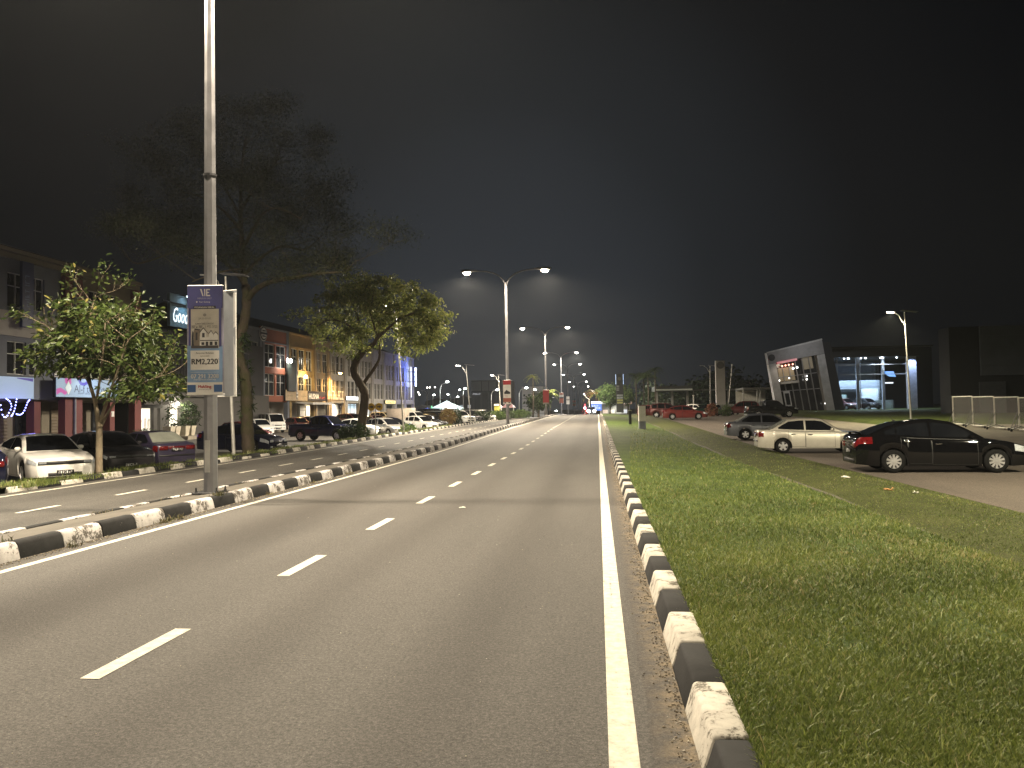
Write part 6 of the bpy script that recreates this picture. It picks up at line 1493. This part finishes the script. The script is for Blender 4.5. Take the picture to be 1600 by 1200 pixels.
# pylon, flagpole, canopy, shed
D3 = 95
def pyl(px0, px1, py0, py1, d, label, m, group=None):
    a = atd((px0+px1)/2, py1, d); w_ = (px1-px0)*S(d); hh = (py1-py0)*S(d)
    t = thing('pylon_sign', label, 'pylon sign', (a.x, d, a.z-.2), R(-3)); return t, w_, hh+.2
t, w_, hh = pyl(1120, 1133.5, 565, 630, D3, 'tall grey pylon sign with a round dark emblem near the top', None)
q = MB(); q.box((0, 0, hh/2), (w_, .5, hh), bev=.05); q.build('panel', mat('pylon_grey', (.33, .32, .3), .5, .2, .12, .8), t)
q = MB(); q.box((-w_/2-.03, 0, hh/2), (.05, .46, hh)); q.build('edge_trim', M_white, t)
q = MB(); q.lathe([(.001, -.33), (w_*.4, -.33), (w_*.42, -.25), (.001, -.25)], (0, 0, hh-w_*.52), 24, 'y'); q.build('emblem', mat('emblem_grey', (.1, .1, .1), .4), t)
a = atd(1138.5, 622, 92); t = thing('flagpole', 'thin leaning flagpole right of the grey pylon', 'flagpole', (a.x, 92, a.z-.4), 0)
b_ = atd(1144, 570.5, 92); q = MB(); q.tube([(0, 0, 0), (b_.x-a.x, 0, b_.z-a.z+.4)], [.055, .04], 6); q.build('pole', M_galv2, t)
for f_ in (.4, .74, 1): q = MB(); q.lathe([(.05, -.12), (.085, -.1), (.085, .1), (.05, .12)], ((b_.x-a.x)*f_, 0, (b_.z-a.z+.4)*f_), 8); q.build('collar', M_white, t)
bush('russet_bush', 'small red-leaved shrub at the foot of the grey pylon', (atd(1112, 630, 94).x, 94, park_r(16, 94)), .7, .7, .9, attr_mat('leaf_red', [(0, (.1, .03, .015)), (.5, (.28, .08, .04)), (1, (.2, .16, .06))], .6), 700, .22, .08)
bush('roadside_bush', 'pale green shrub right at the base of the grey pylon', (atd(1133, 630, 93).x, 93, park_r(18, 93)), .8, .6, .7, M_leafb, 700, .2, .07)
D4 = 140; a = atd(1053, 640, D4)
t = thing('petrol_canopy', 'long flat canopy with a pale lit edge far behind the red sedan', 'canopy', (a.x, D4, park_r(20, 126)-.2), 0)
zc_ = atd(1053, 609, D4).z-t.location.z; Wc = 56*S(D4)
q = MB(); q.box((0, 4, zc_+.25), (Wc, 9, .9)); q.build('roof', mat('canopy_dark', (.06, .065, .06), .6), t); q = MB(); q.box((0, -.55, zc_), (Wc, .1, .28)); q.build('lit_edge', emat('canopy_edge', (.75, .8, .66), .05, (.55, .57, .48)), t)
for x in (-Wc*.42, 0, Wc*.42): q = MB(); q.box((x, 3, zc_/2), (.4, .4, zc_-.2)); q.build('column', M_galv2, t)
a = atd(1155, 640, D4+4); t = thing('covered_walkway', 'low dim roofline running on behind the grey pylon', 'canopy', (a.x, D4+4, park_r(24, 126)), 0); zc2 = atd(1155, 608, D4+4).z-t.location.z; Wc = 150*S(D4)
q = MB(); q.box((0, 2, zc2), (Wc, 4, .22)); q.build('roof', mat('walkway_roof', (.2, .2, .18), .6), t)
for k in range(6): q = MB(); q.box((-Wc*.45+k*Wc*.18, 2, zc2/2-.1), (.2, .2, zc2-.2)); q.build('column', M_galv2, t)
D5 = 115; a = atd(1186, 636, D5)
t = thing('open_shed', 'open-fronted shed with two pale bays behind the black pickup', 'shed', (a.x, D5, park_r(24, D5)), 0); Ws = 46*S(D5); zs_ = atd(1186, 607, D5).z-t.location.z
q = MB(); q.box((0, 3, zs_), (Ws, 6.5, .3)); q.build('roof', mat('shed_roof', (.12, .12, .11), .7), t)
q = MB(); q.box((0, 6, zs_/2), (Ws, .15, zs_-.3)); q.build('back_wall', mat('shed_wall', (.42, .41, .36), .7), t)
for f_ in (-.49, -.05, .05, .49): q = MB(); q.box((Ws*f_, 0, zs_/2-.07), (.2, .2, zs_-.16)); q.build('post', M_galv2, t)
spot('shed_light', (0, 2.0, zs_-.3), 45, (1, .95, .8), 160, .5, .2, t)
a = atd(1084, 640, 120); t = thing('marker_post', 'slim pale post between the red sedan and the canopy', 'post', (a.x, 120, park_r(18, 120)), 0); q = MB(); q.tube([(0, 0, -.2), (0, 0, 2.7)], .07, 8); q.build('pole', M_galv2, t); q = MB(); q.box((0, 0, 2.75), (.3, .2, .2), bev=.04); q.build('cap', M_galv2, t)
# petrol price pylon
D6 = 150
t, w_, hh = pyl(963.5, 974.5, 584.5, 643, D6, 'black fuel price pylon rimmed with a cold glow beside the road', None)
q = MB(); q.box((0, 0, hh/2), (w_, .5, hh), bev=.04); q.build('panel', mat('pylon_black', (.03, .034, .03), .4), t)
for k in range(4): q = MB(); q.box((0, -.28, hh*(.36-.062*k)+.6), (w_*.82, .06, .36)); q.build('price_panel', mat(['price_white', 'price_white', 'price_yellow', 'price_yellow'][k], [(.4, .42, .38), (.4, .42, .38), (.5, .47, .15), (.42, .4, .18)][k], .5, 0, .3, 4), t)
for k in range(3): q = MB(); q.box((-w_*.25, -.28, hh*(.68-.05*k)), (w_*.36, .06, .2)); q.build('service_panel', mat('service_pale', (.4, .42, .38), .5), t)
q = MB(); q.lathe([(.001, -.3), (.34, -.3), (.34, -.26), (.001, -.26)], (0, 0, hh*.87), 18, 'y'); q.build('emblem', mat('emblem_olive', (.12, .12, .07), .4), t)
for s in (-1, 1): q = MB(); q.box((s*(w_/2+.03), .2, hh*.86), (.05, .1, hh*.26)); q.build('halo_strip', emat('halo_blue', (.5, .68, 1), 2.2), t)
# grey service cabinet on the verge
a = onz(1003.5, 670, 0); yc = 52.0; zc0 = verge_r(3.1, yc); a = ony(1003.5, 668, yc)
t = thing('service_cabinet', 'grey concrete service cabinet standing on the verge', 'cabinet', (a.x, yc, zc0-.02), R(4))
w_ = 10.5*S(yc); hh = ony(1003, 633, yc).z-zc0
q = MB(); q.box((0, 0, hh*.17), (w_*.98, .34, hh*.34), bev=.015); q.build('plinth', concrete('cabinet_plinth', (.26, .27, .32)), t)
q = MB(); q.box((0, 0, hh*.66), (w_, .38, hh*.64), bev=.02); q.build('housing', mat('cabinet_grey', (.6, .58, .54), .6, 0, .15, 3), t)
q = MB(); q.box((0, 0, hh+.02), (w_*1.12, .46, .06), bev=.015); q.build('lid', mat('cabinet_lid', (.1, .1, .1), .6), t); q = MB(); q.box((0, -.196, hh*.66), (w_*.84, .012, hh*.54)); q.build('door', mat('cabinet_door', (.62, .6, .56), .55), t)
t = thing('marker_post', 'dark low post just left of the grey service cabinet', 'post', (a.x-.42, yc+9, verge_r(3, yc+9)), 0); q = MB(); q.box((0, 0, .55), (.22, .22, 1.1), bev=.02); q.build('body', M_dark, t); q = MB(); q.box((0, 0, 1.13), (.26, .26, .06)); q.build('cap', M_galv2, t)
# bits of litter
def scrap(px_, py_, zf, c, label, s=.12):
    p = onz(px_, py_, -.2); p.z = zf(p.x, p.y)+.012; t = MB(); r2 = random.Random(px_)
    t.grid([[((i/3-.5)*s*2+r2.uniform(-.01, .01), (j/3-.5)*s+r2.uniform(-.01, .01), abs(r2.gauss(0, s*.2))) for i in range(4)] for j in range(4)])
    t.grid([[((i/3-.5)*s*1.8, (j/3-.5)*s, .001) for i in range(4)] for j in range(4)])
    o = t.build('litter_scrap', c, None, True, p, r2.uniform(0, 3)); tag(o, label, 'litter')
Mp = mat('scrap_paper', (.6, .58, .5), .7); Mo = mat('scrap_leaf', (.42, .22, .08), .7)
scrap(1322, 750, verge_r, Mp, 'crumpled white scrap on the grass below the black sedan tail'); scrap(1389, 770, verge_r, Mo, 'dry orange leaf on the grass before the black sedan'); scrap(1431, 774, verge_r, Mp, 'thin white scrap on the grass right of the orange leaf', .09)
scrap(1154, 689, verge_r, Mp, 'white scrap at the tarmac edge behind the pale silver-beige sedan', .14); scrap(1103, 661, park_r, Mp, 'white scrap on the tarmac beside the bright red sedan', .2); scrap(1036, 656, verge_r, Mp, 'white scrap on the grass near the red sedan wheel', .2); scrap(722, 813, lambda x, y: h(y), Mp, 'tiny white chip lying on the road', .05)
# far end of the road: signal, direction sign, lit forecourt
D7 = 170; a = atd(932, 640, D7); t = thing('direction_sign', 'blue direction sign with a white top strip at the end of the road', 'road sign', (a.x, D7, h(D7)), 0)
w_ = 16*S(D7); z0 = atd(932, 641.5, D7).z-h(D7); z1 = atd(932, 627, D7).z-h(D7); zm = lerp(z0, z1, .72)
q = MB(); q.box((0, 0, (z0+zm)/2), (w_, .08, zm-z0)); q.build('blue_panel', emat('sign_blue_lit', (.05, .12, .5), .28, (.05, .12, .5)), t); q = MB(); q.box((0, 0, (zm+z1)/2+.02), (w_, .08, z1-zm-.04)); q.build('white_panel', emat('sign_white_lit', (.8, .75, .68), .2), t)
q = MB(); scribble(q, -.1*w_, lerp(z0, zm, .7), .6*w_, .24, -.06, 0, 8, 2); scribble(q, .12*w_, lerp(z0, zm, .38), .5*w_, .24, -.06, 0, 6, 3); q.build('lettering', emat('sign_letters', (.8, .85, .95), .3), t)
q = MB(); q.box((-.32*w_, -.06, (zm+z1)/2), (.2, .03, .2)); q.build('route_badge', M_ban['red'], t)
for s in (-.4, .4): q = MB(); q.tube([(s*w_, .1, -.3), (s*w_, .1, z1-.1)], .08, 6); q.build('post', M_galv2, t)
a = atd(921, 640, 165); t = thing('solar_lamp', 'unlit bent-necked lamp left of the blue direction sign', 'street lamp', (a.x, 165, h(165)), 0); q = MB(); zt = atd(921, 624, 165).z-h(165); q.tube([(0, 0, 0), (0, 0, zt), (-.5, 0, zt+.3), (-1.0, 0, zt+1.0)], [.07, .06, .05, .04], 6); q.build('pole', M_white, t); q = MB(); q.box((-1.05, 0, zt+1.1), (.3, .2, .4), bev=.04); q.build('lamp_head', M_white, t)
a = atd(914, 640, 175); t = thing('traffic_light', 'glaring red traffic signal at the end of the road', 'traffic light', (a.x, 175, h(175)), 0); zt = atd(914, 637.5, 175).z-h(175)
q = MB(); q.tube([(0, 0, -.3), (0, 0, zt+.9)], .07, 6); q.build('post', M_galv2, t); q = MB(); q.box((0, -.12, zt-.3), (.36, .25, 1.1), bev=.03); q.build('housing', M_dark, t)
q = MB(); q.lathe([(.001, -.06), (.28, -.05), (.3, 0), (.001, 0)], (0, -.25, zt), 14, 'y'); q.build('red_lens', emat('red_lens', (1, .02, .05), 5), t)
q = MB(); q.lathe([(.001, -.03), (.13, -.03), (.14, 0), (.001, 0)], (0, -.25, zt-.34), 12, 'y'); q.build('amber_lens', mat('lens_off', (.08, .05, .01), .2), t); q = MB(); q.lathe([(.001, -.03), (.13, -.03), (.14, 0), (.001, 0)], (0, -.25, zt-.62), 12, 'y'); q.build('green_lens', mat('lens_off2', (.01, .06, .03), .2), t)
point('red_glow', (0, -.8, zt), 240, (1, .03, .06), .2, t)
sv = car('suv', 'red', (-1.9, 178, h(178)+.003), R(90), 'car waiting at the red signal with tail lamps lit', group='cars driving on the road', name='driving_car')
for s in (-1, 1): q = MB(); q.box((-2.24, s*.7, .9), (.04, .3, .16)); q.build('lit_tail_lamp', emat('tail_lit', (1, .05, .05), 14), sv)
a = atd(962, 650, 200); t = thing('petrol_kiosk', 'brightly lit forecourt shop behind the bright tree', 'building', (a.x, 200, atd(962, 645, 200).z-.4), 0)
w_ = 44*S(200); q = MB(); q.box((0, 3, 1.4), (w_, 6, 2.8)); q.build('wall', mat('kiosk_wall', (.3, .3, .28), .7), t); q = MB(); q.box((0, 1.0, 3.0), (w_*1.05, 9, .5)); q.build('canopy', emat('kiosk_canopy', (1, .98, .9), .35), t)
for k, c in enumerate([(1, .45, .25), (1, .6, .3), (1, .9, .8), (.6, .7, 1)]):
    q = MB(); q.box((-w_*.36+k*w_*.24, -.04, .75), (w_*.17, .06, .9)); q.build('lit_panel', emat('kiosk_panel_%d' % k, c, .3), t)
q = MB(); q.box((w_*.42, -.5, 3.0), (2.2, .3, .8)); q.build('sign_panel', emat('kiosk_orange', (1, .42, .18), .45), t)
spot('kiosk_light', (0, -1.5, 2.7), 160, (1, .97, .85), 160, .5, .3, t); spot('canopy_light', (-4, -20, 9), 900, (1, .97, .85), 160, .5, .3, t)
# ================================================================== FAR LEFT BACKGROUND
def far_lamp(pxl, pyl_, pxp, pyb, d, lit, label, c=(.9, 1, .95), H=None):
    a = atd(pxp, pyb, d); top = atd(pxl, pyl_, d); t = thing('far_lamp', label, 'street lamp', (a.x, d, a.z-.6), 0, 'far street lamps beyond the shops')
    Hh = top.z-t.location.z; dx_ = top.x-a.x
    q = MB(); q.tube([(0, 0, 0), (0, 0, Hh*.82), (dx_*.25, 0, Hh*.94), (dx_, 0, Hh)], [.1, .08, .06, .05], 6); q.build('pole', M_galv2, t, True)
    q = MB(); q.lathe([(.001, -.16), (.26, -.1), (.3, 0), (.12, .14), (.001, .16)], (dx_, 0, Hh), 10); q.build('lamp_glass', emat('far_lamp_%s' % ('on' if lit else 'off'), c, 40) if lit else M_galv2, t, True)
    if lit and lit > 1: spot('lamp_light', (dx_, 0, Hh-.4), lit, c, 150, .5, .2, t)
FL = [(699, 596.5, 688, 660, 150, 700, 'far cold lamp on a curved arm over the tent'), (726.5, 607, 724, 650, 175, 500, 'far cold lamp just left of the leaning solar lamp'), (660, 610, 667.5, 640, 190, 0, 'unlit curved far lamp right of the neon sign'), (678, 617, 676.5, 645, 200, 1, 'far lamp on the pole left of the tent'), (700, 616, 704.5, 645, 210, 1, 'far lamp low behind the tent roof'), (715, 620, 710, 645, 205, 1, 'bright far lamp right of the tent peak'),
      (777, 609, 768, 645, 165, 500, 'far lamp leaning right before the office block'), (792, 612.5, 792, 650, 190, 1, 'far lamp at the left edge of the red and grey banner'), (822.5, 606, 811.5, 650, 150, 500, 'far cold lamp right of the red and grey banner'), (836, 608.5, 830, 650, 185, 1, 'far lamp beside the slim palm'), (718.5, 609, 715.5, 640, 240, 1, 'small far lamp behind the tent'), (849, 632.5, 849, 648, 210, 1, 'low far lamp left of the plain red banner'), (888, 628.5, 888, 648, 230, 1, 'low far lamp beside the white banner'), (869, 642, 864, 648, 230, 1, 'low far lamp near the crest of the road')]
for f_ in FL: far_lamp(*f_)
D8 = 150; a = atd(698, 650, D8); t = thing('marquee', 'pale teal-lit marquee tent beyond the parked cars', 'tent', (a.x, D8, atd(698, 652, D8).z-.3), 0)
def tl_(px_, py_): p = atd(px_, py_, D8); return p.x-t.location.x, p.z-t.location.z
Lx, Lz = tl_(677.5, 638); Ax, Az = tl_(698, 626.5); Rx, Rz = tl_(722, 638)
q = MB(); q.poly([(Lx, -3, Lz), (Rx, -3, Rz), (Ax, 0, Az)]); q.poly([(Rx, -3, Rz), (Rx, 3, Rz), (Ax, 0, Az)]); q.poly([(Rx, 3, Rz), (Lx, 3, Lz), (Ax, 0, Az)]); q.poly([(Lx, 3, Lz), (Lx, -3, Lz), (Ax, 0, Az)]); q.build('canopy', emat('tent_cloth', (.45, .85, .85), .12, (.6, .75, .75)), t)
for x in (Lx+.1, 0, Rx-.1): q = MB(); q.tube([(x, -2.9, -.2), (x, -2.9, Lz)], .06, 6); q.build('post', M_white, t)
q = MB(); q.box(((Lx+Rx)/2, 2.8, Lz/2), (Rx-Lx-.4, .1, Lz)); q.build('back_wall', mat('tent_wall', (.35, .34, .3), .7), t)
spot('tent_light', (Ax, -.5, Lz+.2), 900, (.65, 1, .98), 160, .5, .3, t)
for k, px_ in enumerate((697, 715, 722)): 
    x, z = tl_(px_, 640); q = MB(); q.box((x, -2.5, z), (.5, .1, 1.0)); q.build('lit_panel', emat('tent_panel', (.8, 1, 1), 1.5), t)
a = atd(674.5, 638, 145); t = thing('neon_post', 'small green glowing upright sign left of the tent', 'sign', (a.x, 145, a.z), 0); q = MB(); q.box((0, 0, 0), (.24, .1, 1.0)); q.build('green_tube', emat('green_neon', (.05, 1, .3), .8), t); q = MB(); q.box((0, .1, -.8), (.1, .1, 1.8)); q.build('post', M_dark, t)
D9 = 215; a = atd(767, 648, D9); t = thing('office_block', 'big dim office block with large blank bays and a lit name line', 'building', (a.x, D9, a.z-1.5), 0)
w_ = 62*S(D9); hh = atd(767, 594, D9).z-t.location.z; q = MB(); q.box((0, 6, hh/2), (w_, 12, hh)); q.build('wall', mat('office_wall', (.075, .08, .095), .6, 0, .2, .2), t)
for k, (f0, f1) in enumerate(((-.49, -.25), (-.22, -.06), (-.04, .14), (.16, .45))): q = MB(); q.box(((f0+f1)/2*w_, -.06, hh*.855), ((f1-f0)*w_, .15, hh*.24)); q.build('bay_panel', mat('office_bay', (.16, .17, .19), .5, 0, .15, .3), t)
for k in range(5): q = MB(); q.box(((-.45+k*.2)*w_, -.06, hh*.4), (.05*w_, .12, hh*.6)); q.build('pier', mat('office_pier', (.1, .105, .12), .6), t)
q = MB(); scribble(q, -.36*w_, hh*.66, 13*S(D9), .35, -.12, 0, 12, 8); q.build('lettering', emat('office_letters', (.9, .93, 1), .8), t)
D10 = 190; a = atd(834, 650, D10); t = thing('apartment_block', 'pale apartment block with small dark windows behind the slim palm', 'building', (a.x, D10, a.z-1), 0)
w_ = 36*S(D10); hh = atd(834, 604, D10).z-t.location.z; q = MB(); q.box((0, 5, hh/2), (w_, 10, hh)); q.build('wall', mat('apartment_wall', (.3, .31, .31), .8, 0, .12, .3), t)
for r_ in range(3):
    for k in range(5):
        q = MB(); q.box(((-.4+.2*k)*w_, -.02, hh*(.3+.22*r_)), (.42, .1, .52)); q.build('window', M_pane, t)
    q = MB(); q.box((0, -.05, hh*(.2+.22*r_)), (w_, .14, .1)); q.build('floor_band', M_w['char'], t)
for (px0, px1, py0, d, lb) in ((643, 668, 632, 170, 'low dark gabled house right of the end shophouse'), (664, 700, 621, 230, 'long dim hall behind the curved unlit lamp'), (700, 742, 618, 240, 'dim flat-roofed block behind the tent lamps')):
    a = atd((px0+px1)/2, 648, d); t = thing('low_building', lb, 'building', (a.x, d, a.z-1), 0); w_ = (px1-px0)*S(d); hh = atd(700, py0, d).z-t.location.z
    q = MB(); q.box((0, 4, hh*.42), (w_, 8, hh*.84)); q.build('wall', mat('low_wall', (.12, .12, .125), .8), t); q = MB(); q.prism([(-w_*.53, hh*.8), (w_*.53, hh*.8), (w_*.1, hh)], (0, 8.3, 0), (1, 0, 0), (0, 0, 1), 8.6); q.build('roof', mat('low_roof', (.1, .1, .095), .7), t)
    for k in range(3): q = MB(); q.box(((-.3+.3*k)*w_, -.03, hh*.5), (w_*.12, .08, hh*.14)); q.build('lit_window', emat('low_window', (.75, .85, 1), .22), t)
D11 = 120; a = atd(777, 652, D11); t = thing('kiosk', 'narrow yellow kiosk with a glowing strip under its dark top', 'kiosk', (a.x, D11, atd(777, 656, D11).z), 0); w_ = 8*S(D11); hh = atd(777, 630, D11).z-t.location.z
q = MB(); q.box((0, 0, hh*.42), (w_, .7, hh*.84), bev=.03); q.build('body', mat('kiosk_yellow', (.42, .4, .08), .5), t); q = MB(); q.box((0, -.03, hh*.93), (w_*1.2, .9, hh*.16), bev=.03); q.build('top', M_dark, t); q = MB(); q.box((0, -.5, hh*.9), (w_*.95, .05, hh*.07)); q.build('lit_strip', emat('kiosk_strip', (1, .75, .15), 2), t)
D12 = 135; a = atd(795, 650, D12); t = thing('marquee', 'pink peaked canopy behind the second lamp pole', 'tent', (a.x, D12, a.z-.3), 0)
z0 = atd(795, 637, D12).z-t.location.z; z1 = atd(795, 631, D12).z-t.location.z
for k in range(3):
    x0 = (-14+9.5*k)*S(D12); w2 = 9.3*S(D12)/2; q = MB(); c = [(x0-w2, -2, z0), (x0+w2, -2, z0), (x0+w2, 2, z0), (x0-w2, 2, z0)]; ap = (x0, 0, z1)
    for i in range(4): q.poly([c[i], c[(i+1) % 4], ap])
    q.build('canopy', emat('tent_pink', (.75, .42, .42), .06, (.6, .35, .35)), t)
    for s in (-1, 1): q = MB(); q.tube([(x0+s*w2*.95, -1.9, -.2), (x0+s*w2*.95, -1.9, z0)], .05, 6); q.build('post', M_white, t)
spot('tent_light', (0, -.5, z0-.1), 350, (1, .85, .8), 160, .5, .3, t)
# small lights of a far hillside
for i, (px_, py_) in enumerate(((667.5, 605.5), (671.5, 605.3), (679.5, 605), (653.5, 613), (655.5, 616.5), (839, 645.5))):
    a = atd(px_, py_, 420); t = thing('far_light', ['leftmost of three level far lights right of the neon', 'middle of three level far lights', 'rightmost of three level far lights', 'upper of two far lights under the neon sign', 'lower of two far lights under the neon sign', 'tiny far light at the crest of the road'][i], 'lamp', (a.x, 420, a.z), 0, 'tiny lights in the distance')
    q = MB(); q.lathe([(.001, -.4), (.35, -.2), (.4, .1), (.001, .4)], n=8); q.build('lamp_glass', emat('far_white', (1, .95, .85), 10), t); q = MB(); q.tube([(0, 0, -.4), (0, 0, -9)], .1, 5); q.build('pole', M_dark, t)
# trees beside the car park shed, a dark mass of hedge at the lawn
# ---- lamps of the same rows that stand beside or behind the viewpoint and light the near ground
solar_lamp((-14.9, 5.6, -.1), 7.4, 'lit solar street lamp on the left kerb, beyond the left edge of the view', True, (.2, 0), math.pi, 3600, cone=138)
solar_lamp((15.6, 13.2, park_r(15, 13)), 8.1, 'lit solar lamp of the car park, beyond the right edge of the view', True, (.2, 0), math.pi, 3000, group='solar lamps of the car park', glass=None, c=(1, .9, .62))

# grit, grains and dry leaf bits lying along the kerbs: uncountable, one mass
def grit(name, n, fx, fz, label, m, smin, smax):
    V = np.empty((n, 6, 3)); r2 = np.random.default_rng(n)
    y = 3+r2.exponential(11, n); y = np.where(y > 60, r2.uniform(3, 60, n), y); x = fx(r2, n); s = r2.uniform(smin, smax, n)*(1+y*.02)
    z = np.array([fz(a, b) for a, b in zip(x, y)])
    C = np.stack([x, y, z], 1); a = r2.uniform(0, 6.28, n)
    for k in range(4): V[:, k] = C+np.stack([np.cos(a+k*1.57)*s*r2.uniform(.6, 1.3, n), np.sin(a+k*1.57)*s*r2.uniform(.6, 1.3, n), s*.15], 1)
    V[:, 4] = C+np.stack([0*s, 0*s, s*r2.uniform(.5, 1.1, n)], 1); V[:, 5] = C-np.stack([0*s, 0*s, s*.2], 1)
    i = np.arange(n)[:, None]*6; T_ = [[0, 1, 4], [1, 2, 4], [2, 3, 4], [3, 0, 4], [1, 0, 5], [2, 1, 5], [3, 2, 5], [0, 3, 5]]
    fl = np.concatenate([i+np.array([t_]) for t_ in T_], 1).ravel(); o = link(name, np_mesh(name, V.reshape(-1, 3), fl, np.full(n*8, 3), np.repeat(r2.random(n), 8), m)); return tag(o, label, 'grit', None, 'stuff')
M_grit = attr_mat('kerb_grit', [(0, (.06, .05, .04)), (.5, (.16, .13, .09)), (.9, (.3, .26, .19)), (1, (.5, .47, .4))], .9)
grit('gravel', 1500, lambda r_, n: .43-np.abs(r_.normal(0, .055, n)), lambda x, y: h(y)+.002, 'sand and grit washed against the right kerb', M_grit, .003, .009)
grit('gravel', 2600, lambda r_, n: -6.71+np.abs(r_.normal(0, .08, n)), lambda x, y: h(y)+.002, 'sand and grit lying along the foot of the median kerb', M_grit, .004, .012)
grit('gravel', 900, lambda r_, n: r_.uniform(-6.2, .3, n), lambda x, y: h(y)+.001, 'loose pale chips scattered over the road', M_grit, .002, .006)
# ================================================================== SKY, AIR AND VIEW
w = bpy.data.worlds.new('World'); sc.world = w; w.use_nodes = True
nt = w.node_tree; bg = nt.nodes['Background']
sky = N(nt, 'ShaderNodeTexSky', sky_type='NISHITA'); sky.sun_disc = False; sky.sun_elevation = R(-9); sky.sun_rotation = R(250)
tc = N(nt, 'ShaderNodeTexCoord'); sx = N(nt, 'ShaderNodeSeparateXYZ'); nt.links.new(tc.outputs['Generated'], sx.inputs[0])
# glow of the town: brightest low over the road ahead, fading upwards and to the sides
dv = N(nt, 'ShaderNodeVectorMath', operation='DOT_PRODUCT'); nt.links.new(tc.outputs['Generated'], dv.inputs[0]); dv.inputs[1].default_value = Vector((-.12, .98, .12)).normalized()
gl = ramp(nt, dv.outputs['Value'], SKY_GLOW)
ns = noise(nt, tc.outputs['Generated'], 1.6, 3)
gl = mix(nt, .25, gl, ramp(nt, ns, [(.3, .55), (.7, 1.35)]), 'MULTIPLY')
ad = mix(nt, 1.0, gl, mix(nt, 1.0, sky.outputs[0], (.02, .02, .02), 'MULTIPLY'), 'ADD')
nt.links.new(ad, bg.inputs['Color']); bg.inputs['Strength'].default_value = 1.0
if HAZE:
    hz = MB(); hz.box((0, 130, 18), (800, 520, 44)); o = hz.build('haze', None or bpy.data.materials.new('haze_air'))
    m = o.data.materials[0]; m.use_nodes = True; n2 = m.node_tree
    for q in list(n2.nodes): n2.nodes.remove(q)
    out = N(n2, 'ShaderNodeOutputMaterial'); pv = N(n2, 'ShaderNodeVolumePrincipled')
    pv.inputs['Color'].default_value = (.85, .9, .95, 1); pv.inputs['Density'].default_value = HAZE; pv.inputs['Anisotropy'].default_value = .35
    n2.links.new(pv.outputs[0], out.inputs['Volume']); tag(o, 'thin humid night air over the road', 'haze', None, 'stuff')
sc.render.engine = 'CYCLES'
sc.cycles.use_denoising = True
try: sc.cycles.denoiser = 'OPENIMAGEDENOISE'
except Exception: pass
sc.cycles.max_bounces = 5; sc.cycles.diffuse_bounces = 2; sc.cycles.glossy_bounces = 3; sc.cycles.transmission_bounces = 3; sc.cycles.volume_bounces = 0; sc.cycles.transparent_max_bounces = 8
sc.cycles.caustics_reflective = False; sc.cycles.caustics_refractive = False; sc.cycles.sample_clamp_indirect = 4
sc.cycles.use_light_tree = True
sc.view_settings.view_transform = 'Standard'; sc.view_settings.look = 'None'; sc.view_settings.exposure = EXPOSURE; sc.view_settings.gamma = 1
